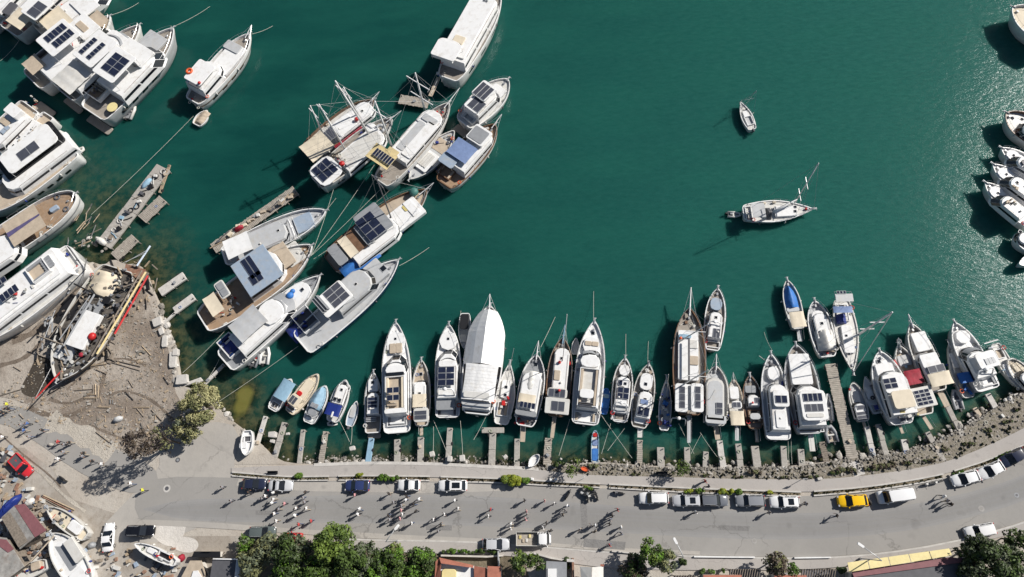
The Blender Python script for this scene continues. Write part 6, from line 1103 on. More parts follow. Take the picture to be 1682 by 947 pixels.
# ============================================================ PEOPLE
def make_person(pose):
    """one continuous skinned body; pose 0..3"""
    sw=[0.34,-0.3,0.12,0.26][pose]; ar=[0.30,-0.28,0.1,-0.22][pose]
    V=[(0,0,.95),(0,0,1.15),(0,0,1.38),(0,0,1.52),(0.02,0,1.64)]; R=[.15,.135,.16,.062,.105]; E=[(0,1),(1,2),(2,3),(3,4)]
    def ch(par,pts,rs):
        k=par
        for p,r_ in zip(pts,rs): V.append(p); R.append(r_); E.append((k,len(V)-1)); k=len(V)-1
    for s,f in ((1,1),(-1,-1)):
        d=sw*f
        kn=(d*0.55+0.06,s*.10,.50); an=(d*1.0-(0.10 if d<0 else 0),s*.10,.09); ch(0,[(d*.1,s*.10,.86),kn,an,(an[0]+.15,s*.11,.045)],[.10,.07,.048,.042])
        e=-ar*f; ch(2,[(0,s*.19,1.41),(e*.45,s*.25,1.14),(e*1.0+.06,s*.24,.93),(e*1.15+.1,s*.23,.85)],[.065,.048,.036,.035])
    me=D.meshes.new('p'); me.from_pydata(V,E,[]); o=D.objects.new('p',me); COL.objects.link(o)
    sk=o.modifiers.new('s','SKIN'); ss=o.modifiers.new('u','SUBSURF'); ss.levels=1; ss.render_levels=1
    for i,v in enumerate(me.skin_vertices[0].data): v.radius=(R[i],R[i]*(1.25 if i in(0,1,2) else 1)); v.use_root=(i==0)
    dg=bpy.context.evaluated_depsgraph_get(); m2=D.meshes.new_from_object(o.evaluated_get(dg)); D.objects.remove(o)
    for p in m2.polygons:
        c=p.center; p.use_smooth=True
        if c.z>1.50 or (abs(c.y)>.2 and c.z<1.13): p.material_index=0
        elif c.z>.93: p.material_index=1
        elif c.z>.08: p.material_index=2
        else: p.material_index=3
    m2.materials.clear()
    for _ in range(4): m2.materials.append(None)
    return m2
def fixmat(me):
    zs=[p.center.copy() for p in me.polygons]
    return me
PM=[make_person(i) for i in range(4)]
PIDX=[]
for m in PM:
    PIDX.append([0 if (p.center.z>1.50 or (abs(p.center.y)>.2 and p.center.z<1.13)) else (1 if p.center.z>.93 else (2 if p.center.z>.08 else 3)) for p in m.polygons])
hb=MB(); hb.ball((0.0,0,1.685),.112,.108,.095,10); HAIR=D.meshes.new('hair'); HAIR.from_pydata(hb.v,[],hb.f); HAIR.materials.append(MAT['hair']); 
for p in HAIR.polygons: p.use_smooth=True
_pc={}
def person(px,py,col,label,ang=None,hat=None,group='people on the road',trous=None):
    k=rr.randrange(4); tr=trous or rr.choice(['trousers_dark','trousers_denim','trousers_beige','trousers_dark']); key=(k,col,tr)
    if key not in _pc:
        me=PM[k].copy(); me.materials.clear()
        for m in ('skin','shirt_'+col,tr,'black'): me.materials.append(MAT[m])
        me.polygons.foreach_set('material_index',PIDX[k]); _pc[key]=me
    r=D.objects.new('person',_pc[key]); COL.objects.link(r); p=P(px,py,ZL+1.0); r.location=(p.x,p.y,ZL+0.078); r.rotation_euler=(0,0,math.radians(180 if ang is None else ang)+rr.uniform(-.35,.35)); s=rr.uniform(1.02,1.12); r.scale=(s,s,s); tag(r,label,'person',group)
    h=D.objects.new('hair',HAIR); COL.objects.link(h); h.parent=r
    if hat: q=MB(); q.ball((0.01,0,1.71),.13,.13,.09,10); q.build('cap','shirt_'+hat,r,True)
    return r
ordn=['first','second','third','fourth','fifth','sixth','seventh','eighth','ninth','tenth','eleventh','twelfth','thirteenth']
CL=[('below the two leftmost parked cars','V',[(118,268,'grey'),(185,370,'grey'),(318,308,'black'),(440,335,'white'),(500,312,'white'),(418,352,'grey'),(500,360,'white'),(492,388,'white'),(585,393,'pink'),(540,437,'grey'),(508,470,'white'),(522,522,'white'),(740,308,'black'),(725,348,'grey'),(735,382,'grey'),(670,430,'white'),(748,430,'white'),(664,480,'white'),(690,548,'red'),(785,522,'red')]),
('on the road under the dark blue hatchback','V',[(1110,330,'pink'),(1148,432,'white'),(1135,472,'white')]),
('in the crowd below the white hatchback','W',[(178,318,'black'),(212,382,'grey'),(312,338,'black'),(306,365,'white'),(405,360,'white'),(365,395,'black'),(272,410,'grey'),(270,442,'pink'),(380,450,'black'),(278,472,'white'),(175,480,'black'),(182,515,'grey'),(262,505,'pink'),(350,540,'white'),(238,576,'white')]),
('walking below the car with the black glass roof','W',[(672,370,'white'),(695,432,'white'),(592,472,'white'),(510,515,'white'),(568,550,'black'),(548,600,'grey')]),
('on the road below the yellow-green bush','W',[(940,438,'red'),(922,486,'white'),(1195,370,'black')]),
('in the group left of the flatbed truck cab','X',[(248,372,'pink'),(318,395,'white'),(415,410,'white'),(402,445,'grey'),(385,478,'black'),(112,450,'pink'),(115,475,'grey'),(105,510,'pink'),(262,540,'black'),(235,575,'white'),(292,595,'black'),(-5,545,'white'),(-8,580,'white')]),
('in the group right of the flatbed truck','X',[(795,440,'red'),(755,482,'black'),(738,515,'grey'),(735,545,'black'),(628,555,'white'),(598,560,'grey'),(625,600,'black'),(510,588,'grey'),(822,570,'white'),(822,615,'grey'),(735,705,'orange')]),
('by the row of five cars','Y',[(445,225,'red'),(470,262,'navy'),(375,458,'white'),(925,460,'grey'),(1200,392,'grey')]),
('on the road right of the row of five cars','Z',[(220,525,'black'),(950,392,'white'),(975,422,'grey'),(1000,445,'black'),(12,445,'grey')]),
('on the side road at the left','K',[(50,300,'lime'),(18,355,'black'),(188,430,'blue'),(165,475,'blue'),(292,475,'black'),(398,553,'red'),(472,560,'black'),(436,622,'grey'),(398,668,'white'),(570,632,'black'),(625,685,'black'),(690,705,'white'),(560,650,'grey'),(20,520,'white'),(10,335,'grey'),(60,330,'black'),(150,440,'grey'),(205,520,'grey'),(440,575,'grey')]),
('at the edge of the tree shadow near the manhole','K',[(968,880,'lime'),(888,835,'white')]),
('on the south pavement under the trees','BD',[(1085,190,'black'),(1170,180,'black')])]
PLACED=[]
for place,c,pts in CL:
    cnt={}; lst=sorted(pts,key=lambda q:(q[0],q[1]))
    tot={}
    for x,y,col in lst: col='red' if col=='orange' else col; tot[col]=tot.get(col,0)+1
    for x,y,col in lst:
        col='red' if col=='orange' else col; cnt[col]=cnt.get(col,0)+1; n=cnt[col]; cc='lime' if col=='lime' else col; cc='red' if col=='orange' else col
        cname={'grey':'grey','black':'black','white':'white','pink':'pale pink','red':'red','orange':'red','blue':'blue','navy':'navy','lime':'lime yellow'}[col]
        lab='person in a %s top %s'%(cname,place) if tot[col]==1 else '%s %s-topped person from the left, %s'%(ordn[n-1],cname.replace(' ','-'),place)
        px,py=cp(c,x,y); PLACED.append(person(px+0.5,py+1,cc,lab,hat='white' if col=='white' and rr.random()<.4 else None))
# ============================================================ TREES AND BUSHES
def leaf_cloud(name,blobs,dens,leafs,size,parent,seed,flat=0.8):
    """blobs: (x,y,z,r); leaf-sized faces gathered in clumps through the crown"""
    rg=np.random.default_rng(seed); V=[];F=[];M=[]
    for (x,y,z,r) in blobs:
        n=int(dens*r*r*r**0.3); d=rg.normal(size=(n,3)); d/=np.linalg.norm(d,axis=1)[:,None]; rad=r*rg.uniform(.45,1.05,n)**0.6
        c=np.array([x,y,z])+d*rad[:,None]*np.array([1,1,flat]); mi=int(rg.integers(0,len(leafs)))
        nrm=d+rg.normal(size=(n,3))*0.55+np.array([0,0,.45]); nrm/=np.linalg.norm(nrm,axis=1)[:,None]
        t=np.cross(nrm,rg.normal(size=(n,3))); t/=np.linalg.norm(t,axis=1)[:,None]; b=np.cross(nrm,t); s=size*rg.uniform(.6,1.3,n)[:,None]
        k=len(V)*0+sum(len(a) for a in V); q=np.stack([c-t*s,c-b*s*.55,c+t*s,c+b*s*.55],1).reshape(-1,3); V.append(q); F.append(np.arange(n*4).reshape(-1,4)+k); M.append(np.where(rg.random(n)<.8,mi,rg.integers(0,len(leafs),n)))
    V=np.concatenate(V);F=np.concatenate(F);M=np.concatenate(M)
    me=D.meshes.new(name); me.vertices.add(len(V)); me.vertices.foreach_set('co',V.ravel().astype('f')); me.loops.add(F.size); me.loops.foreach_set('vertex_index',F.ravel().astype('i')); me.polygons.add(len(F)); me.polygons.foreach_set('loop_start',(np.arange(len(F))*4).astype('i')); me.polygons.foreach_set('loop_total',np.full(len(F),4,'i'))
    for l in leafs: me.materials.append(MAT[l])
    me.polygons.foreach_set('material_index',M.astype('i')); me.update(calc_edges=True)
    o=D.objects.new(name,me); COL.objects.link(o); o.parent=parent; return o
def tree(name,px,py,rad,h,label,leafs,seed,cat='tree',group='trees by the road',dens=150,size=0.22,nb=22,open_=1.0,aspect=1.0,trunk=True,ang=0.0):
    """px,py crown centre in the photograph, rad in photo pixels, h height in metres"""
    k=(P(px+1,py,h*.7)-P(px,py,h*.7)).length; R=rad*k; p=P(px,py,h*.65+ZL); root=empty(name,(p.x,p.y,ZL),ang); tag(root,label,cat,group); g=random.Random(seed); bl=[]
    for i in range(nb):
        a=g.uniform(0,6.28); q=math.sqrt(g.random())*.82; x=R*q*math.cos(a)*aspect; y=R*q*math.sin(a); top=h*(1-.35*q*q); lo=h*.38; z=lo+(top-lo)*g.uniform(.25,.92)-R*.1; r=R*g.uniform(.20,.36)*open_; bl.append((x,y,max(z,r*.6),r))
    leaf_cloud('crown',bl,dens,leafs,size,root,seed)
    if trunk:
        b=MB(); b.tube([(0,0,-.1),(g.uniform(-.1,.1),0,h*.3),(0.1,.1,h*.62)],max(.1,R*.075),8,0,max(.05,R*.035)); b.build('trunk','bark',root)
        for i in range(min(8,nb)):
            x,y,z,r=bl[i]; b=MB(); b.tube([(0,0,h*g.uniform(.25,.45)),(x*.5,y*.5,(h*.35+z)/2+.1),(x,y,z)],max(.04,R*.03),5,0,.03); b.build('limb','bark',root)
    return root
def bush(px,py,rx,ry,h,label,leafs,seed,ang=0,group='bushes of the planters',name='bush',dens=3800,size=0.11):
    k=(P(px+1,py,ZL)-P(px,py,ZL)).length; X,Y=rx*k,ry*k; p=P(px,py,ZL+h*.6); root=empty(name,(p.x,p.y,ZL),ang); tag(root,label,'bush',group); g=random.Random(seed); bl=[]; n=max(10,int(X*Y*13)); 
    for i in range(n): r=min(X,Y)*g.uniform(.4,.65); bl.append((g.uniform(-1,1)*max(X-r,0.05),g.uniform(-1,1)*max(Y-r,0.05),g.uniform(.35,.8)*h,r))
    leaf_cloud('foliage',bl,dens,leafs,size,root,seed,.8); b=MB(); b.tube([(0,0,-.1),(0,0,h*.5)],.06,6); b.build('stem','bark',root); return root
G1=['leaf_mid','leaf_dark','leaf_bright']; 
tree('willow_tree',325,662,36,7.5,'yellow-olive willow at the water edge above the slip road',['leaf_olive2','leaf_olive2','leaf_olive'],1,nb=46,dens=170,size=.2,open_=.85)
tree('willow_tree',305,703,26,5.5,'smaller olive tree just below the willow',['leaf_olive','leaf_olive2','leaf_grey'],2,nb=34,dens=150,size=.2,open_=.8)
tree('bare_tree',226,728,26,12.5,'dark purplish sparse tree throwing a long shadow over the side road',['leaf_purple','leaf_brown'],3,nb=70,dens=130,size=.18,open_=.62)
tree('bare_tree',262,720,24,9.5,'thin dark tree between the purplish tree and the olive tree',['leaf_purple','leaf_olive'],4,nb=40,dens=150,size=.17,open_=.6)
T=[(440,902,24,6,'grey-green tree at the left end of the roadside grove',['leaf_grey','leaf_olive']),(412,925,24,6,'pale grey-green tree over the corner of the grey roofed shed',['leaf_grey','leaf_olive']),(478,905,30,8,'tree with grey-green crown behind the red buggy',['leaf_grey','leaf_mid','leaf_dark']),(470,938,26,8,'dark tree at the bottom edge of the grove, left',['leaf_dark','leaf_mid','leaf_bright']),
 (545,893,32,10,'tall bright green tree leaning over the kerb in the grove',['leaf_light','leaf_mid','leaf_light']),(565,928,30,9,'dark green tree below the tall bright one',['leaf_dark','leaf_mid']),(520,938,28,8,'bushy tree at the bottom edge, under the tall bright tree',['leaf_mid','leaf_dark','leaf_bright']),(600,918,26,7,'soft grey-green tree right of the tall bright one',['leaf_grey','leaf_mid','leaf_dark']),
 (648,905,13,7,'slim yellowish green tree poking over the south pavement',['leaf_light','leaf_olive']),(640,930,28,7,'leafy tree in the middle right of the grove',['leaf_bright','leaf_mid','leaf_dark']),(690,925,28,6.5,'bright green hedge-like tree against the red roofed house',['leaf_bright','leaf_mid','leaf_dark']),(620,952,26,7,'tree cut by the bottom edge under the grove',['leaf_bright','leaf_dark']),(675,952,24,6,'second tree cut by the bottom edge, right part of the grove',['leaf_bright','leaf_mid']),
 (858,920,20,7,'round green tree in front of the flatbed truck',['leaf_mid','leaf_light','leaf_dark']),(884,923,13,5,'small dark round tree right of the round green one',['leaf_dark','leaf_mid']),(1071,907,22,8,'vivid green tree on the south pavement left of the lamp post',['leaf_light','leaf_bright','leaf_mid']),(1096,922,20,6.5,'thin grey-green tree beside the vivid green one',['leaf_grey','leaf_olive']),(1040,935,26,5,'dark shrubby tree under the vivid green one',['leaf_dark','leaf_mid','leaf_brown']),
 (1275,925,22,5.5,'reddish brown leaved tree by the slatted roof',['leaf_brown','leaf_brown','leaf_olive']),(1302,936,12,4,'small bright bush-like tree right of the brown one',['leaf_bright','leaf_mid']),(1615,905,28,8,'dark green tree below the white estate on the bend',['leaf_grey','leaf_dark','leaf_mid']),(1655,925,34,8,'large dark tree in the bottom right corner',['leaf_dark','leaf_mid','leaf_grey']),(1600,938,24,7,'tree at the bottom edge beside the maroon roof',['leaf_dark','leaf_grey']),(1670,885,18,6,'tree at the right edge above the corner tree',['leaf_dark','leaf_mid']),
 (1590,905,16,6,'sparse tree over the end of the yellow awning',['leaf_grey','leaf_mid']),(400,892,14,4,'sparse tree spilling over the grey parked car',['leaf_bright','leaf_mid','leaf_grey'])]
for i,(x,y,r_,h,l,lf) in enumerate(T): tree('tree',x,y,r_,h,l,lf,20+i,nb=int(24+r_*.9),dens=150,size=.21)
BG=['leaf_bright','leaf_mid','leaf_light']
bush(639,784,22,6,1.3,'long clipped dark green hedge in the planter',['leaf_bright','leaf_mid'],101); bush(491,780,8,6,1.2,'small green shrub in the left planter',BG,102); bush(590,780,7,4,.9,'yellowish tuft in the left planter',['leaf_yellow','leaf_light'],103)
bush(840,789,18,10,1.8,'bright yellow-green bush hanging over the kerb',['leaf_yellow','leaf_yellow','leaf_light'],104); bush(862,790,9,6,1.4,'darker bush at the right of the yellow-green one',BG,105)
tree('round_tree',940,766,17,4.2,'round green tree on the rocks left of the blue float',['leaf_mid','leaf_dark','leaf_light'],106,nb=20,dens=170,size=.16); bush(918,762,12,5,1.4,'low dark shrub at the foot of the round green tree',['leaf_dark','leaf_mid'],107)
tree('round_tree',1117,768,17,4.2,'round green tree on the rocks behind the wooden gulet',['leaf_mid','leaf_light','leaf_dark'],108,nb=20,dens=170,size=.16)
bush(1131,806,9,4,1.1,'left yellow-green planter bush above the row of five cars',['leaf_yellow','leaf_bright'],109); bush(1150,806,10,5,1.2,'second planter bush above the row of five cars',BG,110); bush(1193,807,15,6,1.2,'largest planter bush above the row of five cars',['leaf_yellow','leaf_light'],111); bush(1214,807,8,5,1.2,'planter bush at the right end of the largest one',BG,112); bush(1265,808,6,4,.9,'small yellow flowering tuft in the planter',['leaf_yellow'],113)
bush(966,801,9,4,1.2,'ragged shrub above the motorbike cluster',BG,114); bush(1575,777,12,4,.8,'dark shrub strip at the left end of the bend planter',['leaf_mid','leaf_bright'],115,ang=.25); bush(1655,744,14,3.5,.8,'green shrub strip further right in the bend planter',BG,116,ang=.4); bush(1640,750,9,3,.7,'thin shrub in the bend planter',BG,117,ang=.4)
bush(1122,922,8,6,1.4,'small dark round shrub on the south pavement',['leaf_dark','leaf_mid'],118,group='shrubs south of the road'); bush(1168,938,24,5,1.3,'clipped flat hedge in front of the pink roof',['leaf_mid','leaf_bright'],119,group='shrubs south of the road'); bush(770,905,50,5,1.5,'long hedge between the pavement and the red roofed house',['leaf_mid','leaf_dark','leaf_bright'],120,group='shrubs south of the road')
bush(930,924,7,10,1.6,'dark ivy clump on the wall left of the white canopy',['leaf_dark','leaf_mid'],121,group='shrubs south of the road'); bush(1380,936,12,7,1.4,'black-green shrub left of the yellow awning',['leaf_dark'],122,group='shrubs south of the road')
bush(975,765,10,5,.9,'dry olive brush right of the blue float',['leaf_olive','leaf_grey'],123,group='shrubs on the rocks'); bush(1240,775,16,4,.7,'dry grass clump on the rocks',['leaf_olive','leaf_brown'],124,group='shrubs on the rocks')
bush(1390,772,20,6,.6,'dry brown scrub left of the pier foot',['leaf_olive','leaf_brown','leaf_grey'],125,group='shrubs on the rocks'); bush(1455,764,26,6,.6,'dry brown scrub right of the pier foot',['leaf_brown','leaf_olive'],126,group='shrubs on the rocks',ang=.15)
for i,(x,y,rx,ry) in enumerate([(1045,778,9,3),(1160,780,8,3),(1212,783,9,3),(1290,783,10,3),(1335,783,12,4),(1372,776,9,4),(1430,770,12,4),(1490,760,10,4),(1525,756,12,4),(1556,738,9,4),(1592,728,12,4),(1622,706,9,4),(1655,692,10,4),(1672,672,8,4)]):
    bush(x,y,rx,ry,.5,'%s low green clump on the stony bank, counted from the left'%['first','second','third','fourth','fifth','sixth','seventh','eighth','ninth','tenth','eleventh','twelfth','thirteenth','fourteenth'][i],['leaf_olive','leaf_mid','leaf_brown'],200+i,group='low clumps on the stony bank',dens=1500)
# water weed bank showing under the surface is in the water itself; low weeds as ground cover
rg=random.Random(9); mb=MB()
for i in range(260):
    t=rg.random(); x=820+ t*860; y=float(np.interp(x,[p[0] for p in PN],[p[1] for p in PN]))-rg.uniform(0.5,20); 
    if 1340<x: y-=rg.uniform(0,8)
    p=P(x,y,ZL+.03); s=rg.uniform(.08,.3); a=rg.uniform(0,3.1)
    for k in range(2):
        c,d=math.cos(a+k*1.6)*s,math.sin(a+k*1.6)*s; mb.add([(p.x-c,p.y-d,p.z),(p.x+c,p.y+d,p.z),(p.x+c*.6,p.y+d*.6,p.z+s*1.2),(p.x-c*.6,p.y-d*.6,p.z+s*1.2)],[(0,1,2,3)])
o=mb.build('ground_weeds','leaf_olive'); tag(o,None,None,kind='stuff')
mb=MB()
for i in range(1500):
    k=rg.choice(PLANT); x=rg.uniform(*k); y0=float(np.interp(x,[p[0] for p in PS],[p[1] for p in PS])); y1=float(np.interp(x,[p[0] for p in RN],[p[1] for p in RN])); p=P(x,rg.uniform(y0+.5,y1-1.5),ZL+.17); s=rg.uniform(.06,.2); a=rg.uniform(0,3.1); c,d=math.cos(a)*s,math.sin(a)*s
    mb.add([(p.x-c,p.y-d,p.z),(p.x+c,p.y+d,p.z),(p.x+c*.6+.05,p.y+d*.6,p.z+s*1.3),(p.x-c*.6+.05,p.y-d*.6,p.z+s*1.3)],[(0,1,2,3)])
o=mb.build('planter_grass','leaf_olive'); tag(o,None,None,kind='stuff')
mat('olddeck',(0.13,0.115,0.10),0.9,var=0.3,vscale=1.5,planks=('Y',3,0.6),bump=0.5); mat('ltdust',(0.36,0.345,0.33),0.9)
# ============================================================ BOATYARD, HOUSES, STREET FURNITURE
def quadroof(c,pts,z,th,m,name,parent,origin,slope=None):
    """roof slab from picture corners at height z (slope: per-corner extra height)"""
    w3=[P(*cp(c,x,y),z+(slope[i] if slope else 0)) for i,(x,y) in enumerate(pts)]; b=MB(); n=len(w3); o=Vector(origin)
    up=[p-o for p in w3]; lo=[Vector((p.x,p.y,p.z-th)) for p in up]; b.add(up+lo,[tuple(range(n)),tuple(range(2*n-1,n-1,-1))]+[(i,i+n,(i+1)%n+n,(i+1)%n) for i in range(n)])
    ob=b.build(name,m,parent)
    me=ob.data
    if me.polygons[0].normal.z<0: me.flip_normals()
    return ob,w3
def wallbox(w3,z0,z1,m,parent,origin,inset=0.3,name='wall'):
    o=Vector(origin); c=sum(w3,Vector())/len(w3); q=[p+(c-p).normalized()*inset-o for p in w3]; b=MB(); b.loft([[(p.x,p.y,z0-o.z) for p in q],[(p.x,p.y,z1-o.z) for p in q]],0,True,True,True); ob=b.build(name,m,parent)
    # window openings on the long walls
    for i in range(len(q)):
        a,d=q[i],q[(i+1)%len(q)]; L=(d-a).length
        if L>3.2:
            nn=Vector((d.y-a.y,-(d.x-a.x),0)).normalized()
            if nn.dot(a-(sum(q,Vector())/len(q)))<0: nn=-nn
            k=int(L/2.6)
            for j in range(k):
                u0=a.lerp(d,(j+.3)/k)+nn*.02; u1=a.lerp(d,(j+.7)/k)+nn*.02; zz0,zz1=z0-o.z+.95,z0-o.z+2.1; b=MB(); b.add([(u0.x,u0.y,zz0),(u1.x,u1.y,zz0),(u1.x,u1.y,zz1),(u0.x,u0.y,zz1)],[(0,1,2,3)]); b.build('window','glass',ob)
    return ob
def building(name,label,cat,parts,c,group=None):
    """parts: (pts, z above ground, material, part name, wall material or None, slope)"""
    x=sum(p[0] for p in parts[0][0])/len(parts[0][0]); y=sum(p[1] for p in parts[0][0])/len(parts[0][0]); o=P(*cp(c,x,y),ZL); r=empty(name,o); tag(r,label,cat,group)
    for pts,z,m,pn,wm,sl in parts:
        ob,w3=quadroof(c,pts,ZL+z,0.18,m,pn,r,o,sl)
        if wm: wallbox(w3,ZL-.1,ZL+z-0.2,wm,r,o)
        rn=Vector(w3[0])-o
    return r,o
EPS=None
r,o=building('house','house with red tiled roof edges around a white terrace, at the bottom','house',[
 ([(95,300),(312,318),(312,420),(95,420)],3.4,'white','terrace','wall',None),([(85,262),(310,312),(308,330),(98,300)],4.1,'roofred','tiled_roof',None,[0,0,.5,.5]),([(62,290),(85,262),(98,300),(90,420),(55,420)],4.0,'roofred','tiled_roof',None,[0,0,.4,.4,0]),
 ([(315,318),(398,330),(398,420),(315,420)],3.9,'roofred','tiled_roof','wall',[0,.3,.3,0]),([(404,318),(492,322),(490,420),(402,420)],4.2,'roofred','tiled_roof','wall',[.3,0,0,.3])],'BE',None)
b=MB(); pp=P(*cp('BE',150,375),ZL+3.7)-o; b.rbox(pp.x,pp.y,2.2,1.6,2.45+.9,2.9+.9,0.4); b.build('awning_cover','paleyellow',r)
building('house','low house with a pale terrace and a white roof patch behind the round green tree','house',[([(790,285),(925,292),(925,420),(790,420)],2.8,'grey','flat_roof','wall',None),([(800,335),(858,335),(858,420),(800,420)],2.95,'white','roof_patch',None,None),([(925,270),(975,275),(975,292),(925,290)],2.9,'paleconcrete','parapet','wall',None)],'BE')
building('canopy','off-white tensioned canopy with two folded halves at the bottom edge','canopy',[([(1012,322),(1090,326),(1085,420),(1020,420)],3.2,'offwhite','canopy_cloth',None,[0,.7,.7,0]),([(1093,326),(1166,320),(1166,420),(1088,420)],3.2,'offwhite','canopy_cloth',None,[.7,0,0,.7]),([(1148,305),(1172,308),(1170,320),(1146,320)],3.4,'roofred','corner_cap',None,None)],'BE')
def pergola(c,x0,x1,y0,y1,n,label,z=2.9,sl=12):
    o=P(*cp(c,(x0+x1)/2,y0),ZL); r=empty('pergola',o); tag(r,label,'pergola','slatted roofs at the bottom edge')
    b=MB()
    for i in range(n):
        x=x0+(x1-x0)*i/(n-1); a=P(*cp(c,x+sl,y0),ZL+z)-o; d=P(*cp(c,x-sl,y1),ZL+z)-o; b.tube([a,d],.09,4)
    b.build('slats','oldwood',r); b=MB(); a=P(*cp(c,x0,y0+6),ZL+z-.15)-o; d=P(*cp(c,x1,y0+6),ZL+z-.15)-o; b.tube([a,d],.08,4); b.build('beam','oldwood',r)
    for p_ in (a,d): b=MB(); b.tube([(p_.x,p_.y,0),(p_.x,p_.y,z-.2)],.08,5); b.build('post','oldwood',r)
    b=MB(); a=P(*cp(c,x0,y0),ZL+.1)-o; d=P(*cp(c,x1,y1+60),ZL+.1)-o; b.box((a.x+d.x)/2,(a.y+d.y)/2,abs(d.x-a.x),abs(d.y-a.y),.05,.12); b.build('floor','dkgrey',r)
pergola('BF',515,770,285,420,13,'grey slatted pergola left of the reddish brown tree'); pergola('BF',1135,1420,285,420,14,'grey slatted pergola between the brown tree and the yellow awning'); pergola('BF',40,200,340,420,8,'short slatted pergola left of the clipped hedge')
building('house','strip of pink tiled roof left of the slatted pergola','house',[([(290,336),(620,336),(620,460),(290,460)],3.0,'roofred','tiled_roof','wall',[0,0,.8,.8])],'BF'); building('house','strip of red tiled roof under the brown tree','house',[([(905,336),(1185,336),(1185,460),(905,460)],2.9,'roofred','tiled_roof','wall',[0,0,.8,.8]),([(985,318),(1015,318),(1015,334),(985,334)],3.2,'white','chimney','wall',None)],'BF')
r,o=building('restaurant_building','building with a long pale yellow awning over a maroon edged dark roof','building',[([(330,925),(1080,815),(1200,850),(1210,1010),(330,1010)],3.3,'dkgrey','flat_roof','wall',None),([(330,908),(1010,812),(1085,822),(1080,850),(345,950)],3.5,'roofmaroon','fascia',None,None)],'Z')
for i in range(5):
    f=lambda t,a,b_:(a[0]+(b_[0]-a[0])*t,a[1]+(b_[1]-a[1])*t); t0,t1=i/5+.004,(i+1)/5-.004; A,B_,C_,D_=(298,850),(1000,752),(1020,800),(312,915)
    ob,_=quadroof('Z',[f(t0,A,B_),f(t1,A,B_),f(t1,D_,C_),f(t0,D_,C_)],ZL+3.6,.06,'paleyellow','awning_panel',r,o,[0,0,.5,.5])
for i in range(6):
    p_=P(*cp('Z',1150+6*i,850+18*i),ZL+3.5)-o; b=MB(); b.rbox(p_.x,p_.y,.9,.5,p_.z,p_.z+.25,.05,.2); b.build('parapet_block','roofred',r)
building('shed','flat roofed grey shed with white parapet, bottom left of the grove','shed',[([(1295,600),(1585,605),(1555,900),(1250,900)],3.0,'dkgrey','flat_roof','wall',None),([(1300,585),(1610,592),(1605,606),(1295,600)],3.25,'white','parapet',None,None),([(1590,606),(1640,620),(1620,900),(1560,900)],3.25,'white','parapet',None,None)],'BG')
building('shed','low lean-to with black painted shade, between the boat on stands and the grey shed','shed',[([(1060,500),(1385,500),(1385,575),(1030,575)],1.6,'black','flat_roof','wall',None),([(1010,615),(1150,615),(1240,900),(860,900)],1.8,'tan','flat_roof','wall',None),([(1050,745),(1105,738),(1200,900),(1000,900)],2.0,'white','roof_patch',None,None)],'BG')  # the black slab is deep shade put in as a dark roof colour
building('shed','yard shed with a maroon sheet beside rusty corrugated roofing','shed',[([(108,410),(180,398),(345,600),(262,650)],3.2,'roofmaroon','roof_sheet',None,[.0,0,0,0]),([(10,500),(106,414),(258,652),(150,740)],3.15,'corrug','roof_sheet','oldwood',[-.5,0,0,-.5])],'L')
building('shed','second corrugated yard shed cut by the left edge, with a small maroon patch','shed',[([(-60,640),(45,655),(180,870),(60,960),(-60,960)],3.0,'corrug','roof_sheet','oldwood',None),([(-20,660),(45,668),(100,740),(60,765),(0,720)],3.1,'roofmaroon','roof_sheet',None,None)],'L')
building('shed','rust brown floating platform cover at the stern of the old ship','shed',[([(850,135),(985,175),(950,245),(840,195)],1.6,'rust','roof_sheet','oldwood',None)],'J')
# ramps of concrete by the grey shed
sheet('concrete_pad',smooth_poly([cp('BG',*q) for q in ((800,300),(1080,330),(1130,430),(1050,520),(900,510),(780,450),(760,380),(800,300))],2),ZL+.07,'gravel_pale')
# ---- hulls and boats ashore
G3='boats hauled out in the yard'
Boat(FB,'old cream open boat on stands above the white hulls in the yard','boat','L',(350,425),(645,645),130,1.2,z0=1.0,shape='fish',deck='cream',gun='offwhite',hull='offwhite',group=G3,rail=False,feats=[('hatch',415,525,26,0.1,'black'),('hatch',450,470,26,0.1,'black'),('hatch',500,500,20,0.1,'black'),('slab',520,545,600,605,80,0.1,0.7,'white'),('clutter',400,480,500,560,80,0.1,8)])
Boat(MY,'big bare white hull with dark slanting well, bottom left of the yard','boat','L',(385,620),(640,1010),235,1.6,z0=1.2,shape='fish',deck='white',gun='offwhite',group=G3,rail=False,feats=[('slab',420,690,560,880,70,0.05,0.1,'grey'),('slab',480,690,620,800,85,0.3,0.9,'offwhite',dict(r=.1)),('slab',560,900,620,1000,130,0.1,0.4,'white')])
Boat(FB,'cluttered small boat with tan patch under the crossing pole, bottom left corner','boat','L',(60,960),(350,850),110,1.2,z0=0.8,shape='fish',deck='offwhite',gun='offwhite',group=G3,rail=False,feats=[('slab',230,880,300,850,60,0.1,0.8,'tan'),('clutter',120,930,330,860,90,0.1,14)])
Boat(FB,'white open boat on stands at the edge of the gravel patch','boat','BG',(312,405),(825,645),150,1.3,z0=1.3,shape='fish',deck='offwhite',gun='white',group=G3,rail=False,feats=[('well',610,520,780,600,90,0,0.4,'white','black','dkgrey'),('slab',470,470,580,520,70,0.05,0.3,'white'),('hatch',440,452,36,0.1,'black'),('clutter',500,500,760,590,90,0.1,7)])
